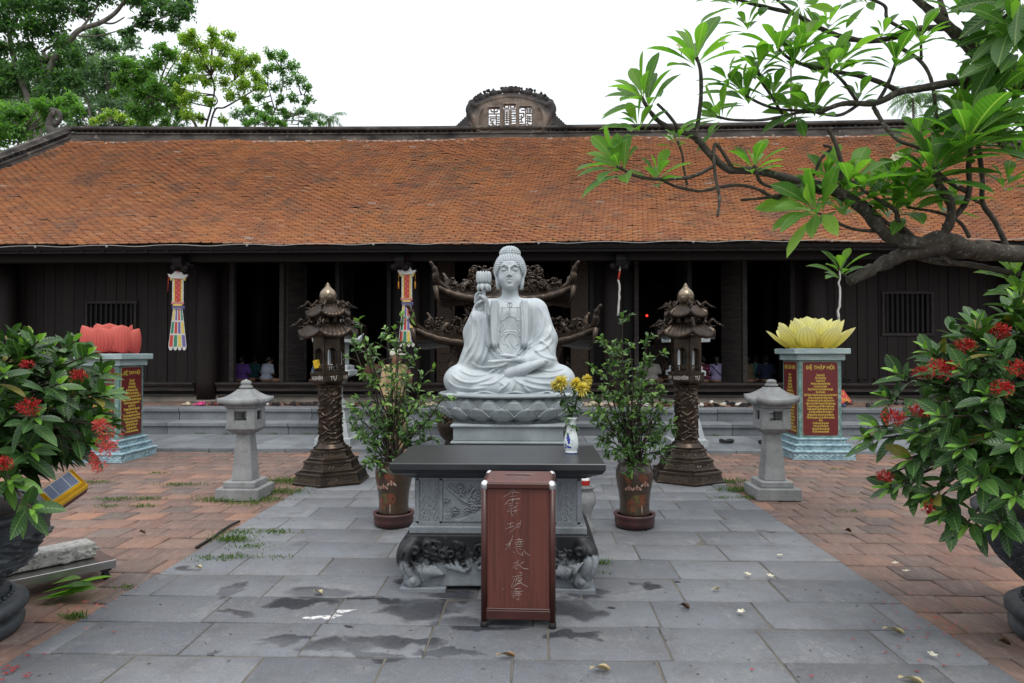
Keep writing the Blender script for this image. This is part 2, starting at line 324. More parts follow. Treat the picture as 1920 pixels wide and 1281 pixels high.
# ------------------------------------------------------------------ signed-distance modelling (surface nets)
class SDF:
    def __init__(s, lo, hi, res):
        s.lo = np.array(lo, float); s.res = res; s.n = np.ceil((np.array(hi)-s.lo)/res).astype(int)+1
        s.ax = [s.lo[i]+res*np.arange(s.n[i]) for i in range(3)]
        s.d = np.full(s.n, 1e3, np.float32)
    def blk(s, lo, hi, pad):
        sl = []; g = []
        for i in range(3):
            a = max(0, int((lo[i]-pad-s.lo[i])/s.res)); b = min(s.n[i], int((hi[i]+pad-s.lo[i])/s.res)+2)
            if b <= a: return None, None
            sl.append(slice(a, b)); sh = [1, 1, 1]; sh[i] = -1; g.append(s.ax[i][a:b].reshape(sh).astype(np.float32))
        return tuple(sl), g
    def op(s, sl, d, k, mode='u'):
        D = s.d[sl]
        if mode == 'u':
            if k <= 0: s.d[sl] = np.minimum(D, d)
            else: h = np.clip(.5+.5*(D-d)/k, 0, 1); s.d[sl] = D*(1-h)+d*h-k*h*(1-h)
        else:
            k = max(k, 1e-3); h = np.clip(.5-.5*(D+d)/k, 0, 1); s.d[sl] = D*(1-h)-d*h+k*h*(1-h)
    def ell(s, c, r, k=4, mode='u', rot=None):
        if not hasattr(r, '__len__'): r = (r, r, r)
        m = max(r); lo = [c[i]-m for i in range(3)] if rot else [c[i]-r[i] for i in range(3)]; hi = [c[i]+m for i in range(3)] if rot else [c[i]+r[i] for i in range(3)]
        sl, g = s.blk(lo, hi, k*1.6+s.res*3)
        if sl is None: return s
        x, y, z = g[0]-c[0], g[1]-c[1], g[2]-c[2]
        if rot:
            Mx = np.array(Euler([R(a) for a in rot]).to_matrix()).T
            x, y, z = (Mx[0, 0]*x+Mx[0, 1]*y+Mx[0, 2]*z, Mx[1, 0]*x+Mx[1, 1]*y+Mx[1, 2]*z, Mx[2, 0]*x+Mx[2, 1]*y+Mx[2, 2]*z)
        k0 = np.sqrt((x/r[0])**2+(y/r[1])**2+(z/r[2])**2); k1 = np.sqrt((x/r[0]**2)**2+(y/r[1]**2)**2+(z/r[2]**2)**2)+1e-6
        s.op(sl, (k0*(k0-1)/k1).astype(np.float32), k, mode); return s
    def cap(s, a, b, ra, rb=None, k=4, mode='u', flat=None):
        rb = ra if rb is None else rb; a = np.array(a, float); b = np.array(b, float); m = max(ra, rb)
        sl, g = s.blk(np.minimum(a, b)-m, np.maximum(a, b)+m, k*1.6+s.res*3)
        if sl is None: return s
        ba = b-a; x, y, z = g[0]-a[0], g[1]-a[1], g[2]-a[2]
        h = np.clip((x*ba[0]+y*ba[1]+z*ba[2])/(ba@ba+1e-9), 0, 1)
        qx, qy, qz = x-ba[0]*h, y-ba[1]*h, z-ba[2]*h
        if flat: qx, qy, qz = qx/flat[0], qy/flat[1], qz/flat[2]
        s.op(sl, (np.sqrt(qx*qx+qy*qy+qz*qz)-(ra+(rb-ra)*h)).astype(np.float32), k, mode); return s
    def path(s, pts, r, k=2, mode='u', per=4):
        pts = [tuple(p) for p in pts]; rr = r if hasattr(r, '__len__') else [r]*len(pts)
        q = spline([(*p, ri) for p, ri in zip(pts, rr)], per)
        for i in range(len(q)-1): s.cap(q[i][:3], q[i+1][:3], q[i][3], q[i+1][3], k, mode)
        return s
    def box(s, c, b, r=0, k=0, mode='u'):
        sl, g = s.blk([c[i]-b[i] for i in range(3)], [c[i]+b[i] for i in range(3)], k*1.6+s.res*3)
        q = [np.abs(g[i]-c[i])-(b[i]-r) for i in range(3)]
        out = np.sqrt(np.maximum(q[0], 0)**2+np.maximum(q[1], 0)**2+np.maximum(q[2], 0)**2)+np.minimum(np.maximum(np.maximum(q[0], q[1]), q[2]), 0)-r
        s.op(sl, out.astype(np.float32), k, mode); return s
    def stroke(s, pts, w, amp, ymax=0.0, per=6, taper=True):
        """raise (amp>0) or cut (amp<0) a fold drawn in the x-z front view, on the part with y<ymax"""
        q = np.array(spline(pts, per)); lo = q.min(0)-3*w; hi = q.max(0)+3*w
        sl, g = s.blk((lo[0], s.lo[1], lo[1]), (hi[0], ymax, hi[1]), 0)
        if sl is None: return s
        X = g[0][:, 0, 0][:, None]; Z = g[2][0, 0, :][None]; best = np.zeros((X.shape[0], Z.shape[1]))
        n = len(q)-1
        for i in range(n):
            a, b = q[i], q[i+1]; ba = b-a; h = np.clip(((X-a[0])*ba[0]+(Z-a[1])*ba[1])/(ba@ba+1e-9), 0, 1)
            d2 = (X-a[0]-ba[0]*h)**2+(Z-a[1]-ba[1]*h)**2
            tt = (i+h)/n; e = np.clip(np.minimum(tt, 1-tt)*6, 0, 1) if taper else 1.0
            best = np.maximum(best, np.exp(-d2/(w*w))*e)
        Y = g[1][0, :, 0]; wy = np.clip((ymax-Y)/6.0, 0, 1)
        s.d[sl] -= (amp*best[:, None, :]*wy[None, :, None]).astype(np.float32); return s
    def mesh(s, name='sdf', scale=1.0, off=(0, 0, 0)):
        D = s.d; ins = D < 0; nx, ny, nz = D.shape
        c = np.zeros((nx-1, ny-1, nz-1), np.uint8)
        for i in (0, 1):
            for j in (0, 1):
                for k in (0, 1): c += ins[i:nx-1+i, j:ny-1+j, k:nz-1+k]
        act = (c > 0) & (c < 8); I = np.argwhere(act); idx = np.full(act.shape, -1, np.int32); idx[act] = np.arange(len(I))
        corner = {}
        for i in (0, 1):
            for j in (0, 1):
                for k in (0, 1): corner[(i, j, k)] = D[I[:, 0]+i, I[:, 1]+j, I[:, 2]+k]
        acc = np.zeros((len(I), 3)); cnt = np.zeros(len(I))
        for a in corner:
            for ax in range(3):
                if a[ax] == 0:
                    b = list(a); b[ax] = 1; b = tuple(b); da, db = corner[a], corner[b]; m = (da < 0) != (db < 0)
                    t = np.where(m, da/(da-db+1e-12), 0); p = np.array(a, float)[None].repeat(len(I), 0); p[:, ax] += t
                    acc += p*m[:, None]; cnt += m
        V = (I+acc/cnt[:, None])*s.res+s.lo; fs = []
        for ax in range(3):
            o1, o2 = [(1, 2), (2, 0), (0, 1)][ax]
            A = [slice(None)]*3; B = [slice(None)]*3; A[ax] = slice(0, -1); B[ax] = slice(1, None)
            for o in (o1, o2): A[o] = slice(1, -1); B[o] = slice(1, -1)
            a_, b_ = ins[tuple(A)], ins[tuple(B)]
            for flip in (0, 1):
                m = (a_ & ~b_) if flip == 0 else (~a_ & b_)
                E = np.argwhere(m); 
                if not len(E): continue
                E[:, o1] += 1; E[:, o2] += 1
                def cell(d1, d2):
                    q = E.copy(); q[:, o1] += d1; q[:, o2] += d2; return idx[q[:, 0], q[:, 1], q[:, 2]]
                q = [cell(-1, -1), cell(0, -1), cell(0, 0), cell(-1, 0)]
                if flip: q = q[::-1]
                fs.append(np.stack(q, 1))
        Fc = np.concatenate(fs); Fc = Fc[(Fc >= 0).all(1)]
        return npmesh(name, V*scale+np.array(off), Fc, np.full(len(Fc), .5), None, True)

# ------------------------------------------------------------------ relief panel: height field on the x-z plane facing -y
def relief(w, h, nx, nz, fn, curve=None):
    xs = np.linspace(-w/2, w/2, nx); zs = np.linspace(0, h, nz); X, Z = np.meshgrid(xs, zs, indexing='ij'); H = fn(X, Z)
    V = np.stack([X, -H, Z], -1).reshape(-1, 3); i, j = np.meshgrid(np.arange(nx-1), np.arange(nz-1), indexing='ij')
    a = (i*nz+j).ravel(); return V, np.stack([a, a+nz, a+nz+1, a+1], 1)
def dseg(X, Z, q):
    best = np.full(X.shape, 9.0)
    for i in range(len(q)-1):
        a, b = np.array(q[i][:2]), np.array(q[i+1][:2]); ba = b-a; h = np.clip(((X-a[0])*ba[0]+(Z-a[1])*ba[1])/(ba@ba+1e-12), 0, 1)
        best = np.minimum(best, np.hypot(X-a[0]-ba[0]*h, Z-a[1]-ba[1]*h))
    return best
def vnoise(X, Z, f, seed=0):
    r = np.random.default_rng(seed); G_ = r.random((64, 64)); u = (X*f) % 63; v = (Z*f) % 63; i = u.astype(int); j = v.astype(int); a = u-i; b = v-j
    a = a*a*(3-2*a); b = b*b*(3-2*b)
    return (G_[i, j]*(1-a)+G_[i+1, j]*a)*(1-b)+(G_[i, j+1]*(1-a)+G_[i+1, j+1]*a)*b

# ------------------------------------------------------------------ lettering
def text(body, size, m, parent, loc, rot=(R(90), 0, 0), name='lettering', ext=.002, sx=1.0, align='CENTER', bold=0.0, maxw=None, spacing=1.0):
    cu = bpy.data.curves.new('t', 'FONT'); cu.body = body; cu.size = size; cu.align_x = align; cu.align_y = 'CENTER'; cu.extrude = ext; cu.offset = bold; cu.space_line = spacing
    cu.resolution_u = 2
    o = bpy.data.objects.new('t', cu); COL.objects.link(o); dg = bpy.context.evaluated_depsgraph_get()
    me = bpy.data.meshes.new_from_object(o.evaluated_get(dg)); bpy.data.objects.remove(o); bpy.data.curves.remove(cu)
    if maxw and len(me.vertices):
        xs = [v.co.x for v in me.vertices]; wd = max(xs)-min(xs)
        if wd*sx > maxw: sx = maxw/wd
    for v in me.vertices: v.co.x *= sx
    return link(name, me, m, parent, loc, rot)
def join_np(meshes): pass
# ================================================================== polygon extrusion for the SDF modeller
def _poly(s, pts, y0, y1, k=0, mode='u', r=0):
    q = np.array(pts, float); lo = q.min(0); hi = q.max(0)
    sl, g = s.blk((lo[0], y0, lo[1]), (hi[0], y1, hi[1]), k*1.6+s.res*3)
    if sl is None: return s
    X = g[0][:, 0, 0][:, None]; Z = g[2][0, 0, :][None]; n = len(q); best = np.full((X.shape[0], Z.shape[1]), 1e9); ins = np.zeros(best.shape, bool)
    for i in range(n):
        a, b = q[i], q[(i+1) % n]; ba = b-a; h = np.clip(((X-a[0])*ba[0]+(Z-a[1])*ba[1])/(ba@ba+1e-9), 0, 1)
        best = np.minimum(best, np.hypot(X-a[0]-ba[0]*h, Z-a[1]-ba[1]*h))
        c = ((a[1] > Z) != (b[1] > Z)); xx = a[0]+(Z-a[1])*ba[0]/(ba[1] if abs(ba[1]) > 1e-9 else 1e-9); ins ^= c & (X < xx)
    d2 = np.where(ins, -best, best)[:, None, :]; dy = np.abs(g[1]-(y0+y1)/2)-(y1-y0)/2
    s.op(sl, (np.maximum(d2, dy)-r).astype(np.float32), k, mode); return s
SDF.poly = _poly

# ================================================================== ground, path, apron, terrace
def paving_mesh(name, tiles, z, gap, bev, thick=.05, zj=.004, tilt=.004):
    """tiles: (x0,y0,x1,y1); bevelled slabs, each its own brightness and a hair of tilt"""
    T = np.array(tiles); n = len(T); x0, y0, x1, y1 = T.T; x0 = x0+gap/2; x1 = x1-gap/2; y0 = y0+gap/2; y1 = y1-gap/2
    zz = z+RNG.uniform(-zj, zj, n); tx = RNG.uniform(-tilt, tilt, n); ty = RNG.uniform(-tilt, tilt, n)
    V = np.zeros((n, 12, 3))
    for j, (px, py) in enumerate(((x0, y0), (x1, y0), (x1, y1), (x0, y1))):
        sx = 1 if j in (0, 3) else -1; sy = 1 if j in (0, 1) else -1
        h = tx*(-sx)+ty*(-sy)
        V[:, j] = np.stack([px+sx*bev, py+sy*bev, zz+h], 1); V[:, 4+j] = np.stack([px, py, zz+h-bev], 1); V[:, 8+j] = np.stack([px, py, zz*0+z-thick], 1)
    f = [(0, 1, 2, 3)]
    for a, b in ((0, 1), (1, 2), (2, 3), (3, 0)): f.append((4+a, 4+b, b, a)); f.append((8+a, 8+b, 4+b, 4+a))
    f = np.array(f); Fc = (f[None]+(np.arange(n)*12)[:, None, None]).reshape(-1, 4)
    return npmesh(name, V.reshape(-1, 3), Fc, np.repeat(RNG.random(n), len(f)))

# dirt between the stones, running out to the horizon
t = NT('dirt'); c = t.ramp(t.noise(1.2, 6), [(.3, (.085, .075, .06)), (.55, (.12, .108, .09)), (.75, (.06, .07, .035))]); t.set(col=c, rough=.95); t.bump(t.noise(60, 5), .5, .01); dirt = t.m
g = MB(); g.quad((-300, -60, -.03), (300, -60, -.03), (300, 500, -.03), (-300, 500, -.03))
tag(g.build('ground', dirt), kind='structure')

# brick paving
t = NT('old_brick_paving')
r_ = t.attr(); c = t.ramp(r_, [(0, (.12, .09, .078)), (.2, (.155, .09, .07)), (.5, (.19, .102, .076)), (.8, (.225, .125, .09)), (.92, (.33, .165, .10)), (1, (.18, .13, .11))])
f = t.ramp(t.noise(.7, 6, .7), [(.38, 0.0), (.62, 1.0)]); c = t.mix(t.math('MULTIPLY', f, .6), c, (.135, .118, .11))
f = t.ramp(t.noise(9, 6, .7), [(.42, 0.0), (.7, 1.0)]); c = t.mix(t.math('MULTIPLY', f, .6), c, (.12, .095, .085))
f = t.ramp(t.noise(30, 6, .8, t.mapping((1, .25, 1), (0, 0, .3))), [(.5, 0.0), (.7, .6)]); c = t.mix(f, c, (.32, .22, .18))
f = t.ramp(t.noise(2.6, 5, .7, t.mapping(loc=(3, 9, 0))), [(.62, 0.0), (.7, .5)]); c = t.mix(f, c, (.33, .28, .24))
f = t.ramp(t.noise(1.1, 5, .65, t.mapping(loc=(7, 2, 0))), [(.6, 0.0), (.72, .6)]); c = t.mix(f, c, (.05, .055, .03))
t.set(col=c, rough=t.ramp(t.noise(4, 4), [(.3, .75), (.7, .95)]), spec=.3); t.bump(t.noise(45, 6, .7), .45, .008); brick_m = t.m
PXC = -.157; PHW = 2.375
tiles = []
y = 1.15; k = 0
while y < 10.25:
    w = .302; off = (k % 2)*.15+RNG.uniform(-.01, .01); x = -13.2+off
    while x < 13.2:
        x0, x1 = x, x+w
        if x1 < PXC-PHW+.02 or x0 > PXC+PHW-.02 or True:
            if x0 < PXC-PHW < x1: x1 = PXC-PHW
            elif x0 < PXC+PHW < x1: x0 = PXC+PHW
            if not (x0 >= PXC-PHW-.001 and x1 <= PXC+PHW+.001) and x1-x0 > .03: tiles.append((x0, y, x1, min(y+.29, 10.28)))
        x += w
    y += .29; k += 1
tag(link('brick_pavement', paving_mesh('brick_pavement', tiles, -.004, .011, .005, zj=.003, tilt=.003), brick_m), kind='structure')

# slate path with wet patches, old paint and scratches
t = NT('slate_path')
c = t.ramp(t.attr(), [(0, (.105, .116, .132)), (.5, (.155, .168, .186)), (1, (.21, .222, .24))])
f = t.ramp(t.noise(1.6, 6, .68), [(.35, 0.0), (.68, 1.0)]); c = t.mix(t.math('MULTIPLY', f, .62), c, (.118, .110, .108))
f = t.ramp(t.noise(.8, 5, .7, t.mapping(loc=(4, 4, 0))), [(.5, 0.0), (.68, .3)]); c = t.mix(f, c, (.21, .20, .185))
f = t.ramp(t.noise(3.5, 8, .8, t.mapping(loc=(2, 7, 0))), [(.50, 0.0), (.66, .65)]); c = t.mix(f, c, (.085, .083, .085))
f = t.ramp(t.noise(2.2, 9, .85, t.mapping(loc=(8, 1, 5))), [(.53, 0.0), (.64, .5)]); c = t.mix(f, c, (.27, .265, .255))
f = t.ramp(t.noise(55, 4, .7), [(.35, 0.0), (.65, 1.0)]); c = t.mix(t.math('MULTIPLY', f, .35), c, (.09, .095, .105))
f = t.ramp(t.noise(160, 2, .6), [(.58, 0.0), (.66, .4)]); c = t.mix(f, c, (.33, .34, .35))
f = t.ramp(t.noise(5, 7, .75, t.mapping((1, .35, 1))), [(.6, 0.0), (.72, .45)]); c = t.mix(f, c, (.3, .3, .3))
warp = t.n.new('ShaderNodeVectorMath'); warp.operation = 'MULTIPLY_ADD'
nz = t.n.new('ShaderNodeTexNoise'); nz.inputs['Scale'].default_value = 4.5; nz.inputs['Detail'].default_value = 5; t.l.new(t.co, nz.inputs['Vector'])
t.l.new(nz.outputs['Color'], warp.inputs[0]); warp.inputs[1].default_value = (.34, .34, 0)
ad = t.n.new('ShaderNodeVectorMath'); ad.operation = 'SUBTRACT'; t.l.new(t.co, ad.inputs[0]); ad.inputs[1].default_value = (.17, .17, 0); t.l.new(ad.outputs[0], warp.inputs[2])
def blobs(lst):
    res = None
    for (u, v, a, b, rz) in lst:
        p = G(u, v); m = t.n.new('ShaderNodeMapping'); m.vector_type = 'TEXTURE'; m.inputs['Location'].default_value = (p.x, p.y, 0); m.inputs['Rotation'].default_value = (0, 0, R(rz)); m.inputs['Scale'].default_value = (a, b, 5)
        t.l.new(warp.outputs[0], m.inputs[0]); gr = t.n.new('ShaderNodeTexGradient'); gr.gradient_type = 'SPHERICAL'; t.l.new(m.outputs[0], gr.inputs[0])
        res = gr.outputs['Fac'] if res is None else t.math('MAXIMUM', res, gr.outputs['Fac'])
    return res
wet = blobs([(432, 1110, .1, .3, 8), (455, 1150, .3, .12, -25), (600, 1115, .42, .17, 4), (560, 1132, .35, .1, 0), (700, 1128, .5, .08, 0), (525, 1203, .17, .12, 0), (565, 1200, .12, .07, 0), (355, 1066, .22, .1, -15), (395, 1222, .06, .05, 0),
             (790, 1145, .42, .26, 0), (740, 1205, .5, .1, -8), (640, 1212, .28, .11, 0), (690, 1228, .35, .1, -10), (845, 1120, .3, .2, 0), (900, 1170, .5, .14, 0), (1085, 1150, .28, .17, 0), (1130, 1110, .16, .1, 0), (1065, 1195, .3, .09, 20), (1100, 1120, .2, .12, 0),
             (1210, 1098, .12, .12, 0), (1272, 1093, .05, .04, 0), (1148, 1140, .07, .05, 0), (1434, 997, .13, .08, 0), (1020, 1140, .5, .3, 0), (845, 1225, .3, .07, 0), (770, 1090, .2, .15, 0), (640, 1180, .06, .05, 0), (665, 1210, .07, .05, 0)])
wet = t.ramp(t.math('ADD', wet, t.math('MULTIPLY', t.math('SUBTRACT', t.noise(22, 5, .7), .5), .22)), [(.40, 0.0), (.46, .55), (.60, 1.0)])
paint = t.ramp(blobs([(615, 1157, .22, .07, 15), (655, 1145, .2, .05, 20)]), [(.5, 0.0), (.56, 1.0)])
c = t.mix(t.math('MULTIPLY', paint, t.ramp(t.noise(30, 4, .7), [(.4, 0.0), (.5, 1.0)])), c, (.62, .62, .6))
wv = t.noise(1.2, 8, .8, t.mapping((6, .9, 1), (0, 0, .25)))
scr = t.ramp(t.math('ABSOLUTE', t.math('SUBTRACT', wv, .5)), [(0, 1.0), (.006, 0.0)])
c = t.mix(t.math('MULTIPLY', scr, t.ramp(t.noise(.9, 2), [(.6, 0.0), (.7, .55)])), c, (.5, .5, .5))
c = t.mix(wet, c, t.mix(1.0, c, (.40, .40, .43), 'MULTIPLY'))
t.set(col=c, rough=t.mix(wet, t.ramp(t.noise(7, 4), [(.3, .5), (.7, .72)]), .24), spec=.45); t.bump(t.noise(85, 5, .7), .3, .005); slate_m = t.m
g = MB(); g.box((PXC, 5.8, -.003), (PHW*2-.02, 8.9, .012)); tag(g.build('path_bedding', simple('joint_sand', (.15, .135, .11), (.075, .07, .06), sc=3, rough=.95)), kind='structure')
tiles = []
y = 3.35-.404*7; k = 0
while y < 10.28:
    x = PXC-PHW-[.0, .34, .12, .48][k % 4]
    while x < PXC+PHW:
        w = RNG.choice([.52, .6, .64, .7, .62]); x0 = max(x, PXC-PHW); x1 = min(x+w, PXC+PHW)
        if PXC+PHW-x1 < .12: x1 = PXC+PHW
        if x1-x0 > .1: tiles.append((x0, y, x1, min(y+.404, 10.28)))
        x = x+w if x1 < PXC+PHW else 99
    y += .404; k += 1
tag(link('path', paving_mesh('path', tiles, .008, .011, .004, zj=.003, tilt=.0022), slate_m), kind='structure')

# apron in front of the terrace, two steps, terrace paved in brick
def blocks(name, y0, y1, z0, z1, m, wr, lip=0.0, x0=-16, x1=16, gap=.006):
    b = MB(); x = x0
    while x < x1:
        w = RNG.uniform(*wr); b.cur = RNG.random(); dz = RNG.uniform(-.003, .003); dy = RNG.uniform(-.006, .006)
        if lip: 
            b.box((x+w/2, (y0-lip+dy+y1)/2, z1-.035+dz), (w-gap, y1-y0+lip-dy, .07), bev=.009)
            b.box((x+w/2, (y0+dy+y1)/2+.001, (z0+z1-.07)/2), (w-gap-.002, y1-y0-dy, z1-.07-z0), bev=.005)
        else: b.box((x+w/2, (y0+dy+y1)/2, (z0+z1)/2+dz), (w-gap, y1-y0-dy, z1-z0), bev=.006)
        x += w
    return tag(b.build(name, m), kind='structure')
blocks('apron_pavement', 10.29, 11.1, -.03, .05, stone_s, (.55, .8))
blocks('apron_pavement', 11.106, 12.02, -.03, .052, stone_s, (.55, .8))
blocks('lower_step', 12.03, 12.52, .02, .262, stone_s, (.9, 1.5), lip=.03)
blocks('upper_step', 12.5, 12.95, .02, .482, stone_s, (.9, 1.6), lip=.03)
tiles = []; y = 12.955; k = 0
while y < 14.6:
    x = -16+(k % 2)*.15
    while x < 16: tiles.append((x, y, x+.3, y+.29)); x += .3
    y += .29; k += 1
tag(link('terrace_pavement', paving_mesh('terrace_pavement', tiles, .474, .01, .004, .3), brick_m), kind='structure')

# ================================================================== temple hall
hall = thing('temple_hall', 'long low timber temple hall with an orange clay tiled roof behind the statue', 'temple', (-.6, 14.5, .48))
HX, HY, HZ = hall.location
def hp(mb, name, m, parent=None):
    """build a part whose mesh is written in world coordinates"""
    for i, q in enumerate(mb.v): mb.v[i] = (q[0]-HX, q[1]-HY, q[2]-HZ)
    return mb.build(name, m, parent or hall)
def hpn(me, name, m, parent=None):
    me.transform(Matrix.Translation((-HX, -HY, -HZ))); return link(name, me, m, parent or hall)
WY = 14.5
def X14(u, Y=WY): return P(u, 600, Y).x
# plank walls: boards with open joints, pieces run the full height
def planks(name, u0, u1, z0=.87, z1=3.75, holes=()):
    b = MB(); x = X14(u0); x1 = X14(u1); hs = [(X14(a), X14(c), p, q) for a, c, p, q in holes]
    while x < x1-.02:
        w = min(RNG.uniform(.17, .26), x1-x); b.cur = RNG.random(); dy = RNG.uniform(0, .02)
        segs = [(z0, z1)]
        for a, c, p, q in hs:
            if a-.02 < x+w/2 < c+.02: segs = [(z0, p), (q, z1)]
        for p, q in segs: b.box((x+w/2, WY+.05+dy, (p+q)/2), (w-.008, .04, q-p), bev=.004)
        x += w
    return hp(b, name, wood_r)
zs = lambda v, Y=WY: 1.5+(662-v)*Y/1280
planks('plank_wall', -420, 434, holes=[(165, 250, zs(628), zs(568))])
planks('plank_wall', 1487, 2330, holes=[(1660, 1745, zs(625), zs(553))])
for u in (770, 1150):
    b = MB()
    for s in (-1, 1):
        b.cur = RNG.random(); b.box((X14(u)+s*.31, WY+.06, 2.3), (.26, .04, 2.9), bev=.004)
    hp(b, 'wall_panel', wood_d)
def barwin(u0, u1, z0, z1, n):
    b = MB(); x0, x1 = X14(u0), X14(u1)
    for (cx, cz, w, h) in (((x0+x1)/2, z1+.03, x1-x0+.16, .06), ((x0+x1)/2, z0-.03, x1-x0+.16, .06), (x0-.04, (z0+z1)/2, .05, z1-z0), (x1+.04, (z0+z1)/2, .05, z1-z0)): b.box((cx, WY+.015, cz), (w, .06, h), bev=.004)
    fr = hp(b, 'window_frame', wood_g)
    for i in range(n):
        x = x0+(x1-x0)*(i+.5)/n; b = MB(); b.box((x, WY+.03, (z0+z1)/2), (.055, .05, z1-z0), bev=.01); o = hp(b, 'window_bar', wood_d); 
    b = MB(); b.box(((x0+x1)/2, WY+.2, (z0+z1)/2), (x1-x0+.3, .02, z1-z0+.3)); hp(b, 'shutter', wood_d)
barwin(165, 250, zs(628), zs(568), 9); barwin(1660, 1745, zs(625), zs(553), 9)
# small carved squares low on the right wall
for i in range(11):
    x = X14(1590+i*28); b = MB()
    for (cx, cz, w, h) in ((0, .03, .14, .012), (0, -.03, .14, .012), (-.064, 0, .012, .06), (.064, 0, .012, .06)): b.box((x+cx, WY+.012, .935+cz), (w, .03, h))
    hp(b, 'wall_moulding', wood_g)
# threshold beam with its moulding, ledge, plaster plinth
cols = [8, 388, 770, 1150, 1532, 1912]; CX = [P(u, 600, 14.25).x for u in cols]
def run(prof, name, m, x0, x1, cap=True):
    b = MB(); b.ring_loft([[(x, y, z) for (y, z) in prof] for x in (x0, x1)], True, True, False); return hp(b, name, m)
segx = [-16.5]+[q for c in CX for q in (c-.24, c+.24)]+[15.5]
for i in range(0, len(segx), 2):
    a, c = segx[i], segx[i+1]
    run([(14.12, .875), (14.12, .845), (14.16, .80), (14.2, .77), (14.2, .70), (14.6, .70), (14.6, .875)], 'threshold', wood_g, a, c)
    run([(14.36, .70), (14.36, .63), (14.6, .63), (14.6, .70)], 'threshold_recess', wood_d, a, c)
    run([(14.2, .628), (14.2, .60), (14.6, .60), (14.6, .628)], 'ledge', wood_g, a, c)
run([(14.26, .6), (14.24, .47), (14.62, .47), (14.62, .6)], 'plinth', plaster, -16.5, 15.5)
for x in CX:
    b = MB(); b.lathe([(.2, .50), (.225, .9), (.235, 1.6), (.225, 2.6), (.205, 3.9)], 24, (x, 14.27, 0)); hp(b, 'column', wood_r)
    b = MB(); b.lathe([(.3, .475), (.31, .49), (.27, .515), (.24, .52)], 24, (x, 14.27, 0)); hp(b, 'column_base', plaster)
    # carved beam head carried forward under the eave
    b = MB(); b.prism([(14.4, 3.62), (13.05, 3.4), (12.98, 3.28), (13.06, 3.16), (13.16, 3.2), (13.22, 3.1), (13.4, 3.16), (13.6, 3.26), (14.4, 3.3)], x-.09, x+.09, 'x'); hp(b, 'beam_head', wood_d)
    b = MB()
    for k in range(7): b.ball((x+.13*math.sin(k*2.4), 13.12+.03*k, 3.19+.05*math.cos(k*2.2)), (.085, .08, .075), 8, 6)
    hp(b, 'beam_carving', wood_d)
# door posts, lintel, leaves
for u in (438, 531, 635, 731, 812, 1109, 1192, 1291, 1394, 1483):
    x = X14(u); b = MB(); b.box((x, WY-.04, 2.18), (.095, .14, 2.61), bev=.008); hp(b, 'door_post', wood_g if u in (438, 531, 1394, 1192) else wood_d)
run([(14.38, 3.75), (14.38, 3.49), (14.62, 3.49), (14.62, 3.75)], 'lintel', wood_d, -16.5, 15.5)
def leafdoor(u, w, ang, side, m):
    """a panelled door leaf swung inward about its post"""
    b = MB(); h = 2.6; x0 = 0
    b.box((w/2, 0, h/2), (w, .04, h), bev=.004)
    for z in (.03, .45, .95, 1.9, 2.3, 2.57): b.box((w/2, -.012, z), (w-.01, .05, .05), bev=.005)
    for xx in (.03, w-.03): b.box((xx, -.013, h/2), (.05, .052, h), bev=.005)
    for z in (.24, .7, 2.1): b.box((w/2, -.01, z), (w-.16, .045, .2), bev=.01)
    o = b.build('door_leaf', m, hall, (X14(u)-HX, WY-.02-HY, .875-HZ), (0, 0, R(ang)))
    return o
leafdoor(537, .62, 68, 1, wood_g); leafdoor(1388, .62, 112, 1, wood_g); leafdoor(640, .55, 80, 1, wood_d); leafdoor(1286, .55, 100, 1, wood_d); leafdoor(1484, .5, 100, 1, wood_d)
carved = simple('gilded_carved_timber', (.06, .032, .016), (.012, .008, .006), sc=26, rough=.5, bump=1.2, bsc=30)
leafdoor(1104, .42, 150, 1, carved); leafdoor(818, .42, 30, 1, carved)
# interior
b = MB(); b.box((-.6, 18.7, .66), (32, 8.1, .3)); hp(b, 'interior_floor', wood_d)
b = MB(); b.box((-.6, 22.8, 3), (32, .15, 6)); b.box((-16.4, 18.6, 3), (.15, 8.3, 6)); b.box((15.3, 18.6, 3), (.15, 8.3, 6)); hp(b, 'back_wall', wood_d)
for x in CX:
    for yy in (17.0, 20.0):
        b = MB(); b.lathe([(.19, .8), (.21, 2.5), (.18, 5.6)], 14, (x, yy, 0)); hp(b, 'inner_column', wood_d)
for (x, w) in ((-.6, 3.0), (3.9, 1.6), (-5.1, 1.6)):
    b = MB(); b.box((x, 19.3, 1.25), (w, .9, 1.0), bev=.02); b.box((x, 19.4, 1.99), (w*.6, .5, .5), bev=.02); hp(b, 'inner_altar', carved)

# ---- roof: deck, tiles, ridge, verges, crest
def rp(t): return (12.8+5.2*t, 3.56+3.66*t-.13*math.sin(math.pi*t))
XL = lambda t: -12.45-2.6*(1-t); XR = lambda t: 11.45+2.35*(1-t)
b = MB(); T_ = [i/12 for i in range(13)]
rings = []
for t_ in T_:
    y, z = rp(t_); rings.append([(XL(t_)-.1, y+.03, z-.03), (XR(t_)+.1, y+.03, z-.03), (XR(t_)+.1, y+.06, z-.09), (XL(t_)-.1, y+.06, z-.09)])
b.ring_loft(rings, True, True, False); 
rings = []
for t_ in T_:
    y, z = rp(t_); y = 36-y; rings.append([(XL(t_)-.1, y, z-.03), (XR(t_)+.1, y, z-.03), (XR(t_)+.1, y, z-.09), (XL(t_)-.1, y, z-.09)])
b.ring_loft(rings, True, True, False)
for s, X_ in ((-1, XL), (1, XR)):      # gable ends
    b.add([(X_(1)+s*0, 17.98, 7.1), (X_(0)-s*.4, 13.2, 3.5), (X_(0)-s*.4, 22.8, 3.5)], [(0, 1, 2)])
roof = hp(b, 'roof_deck', wood_d)
t = NT('clay_roof_tile')
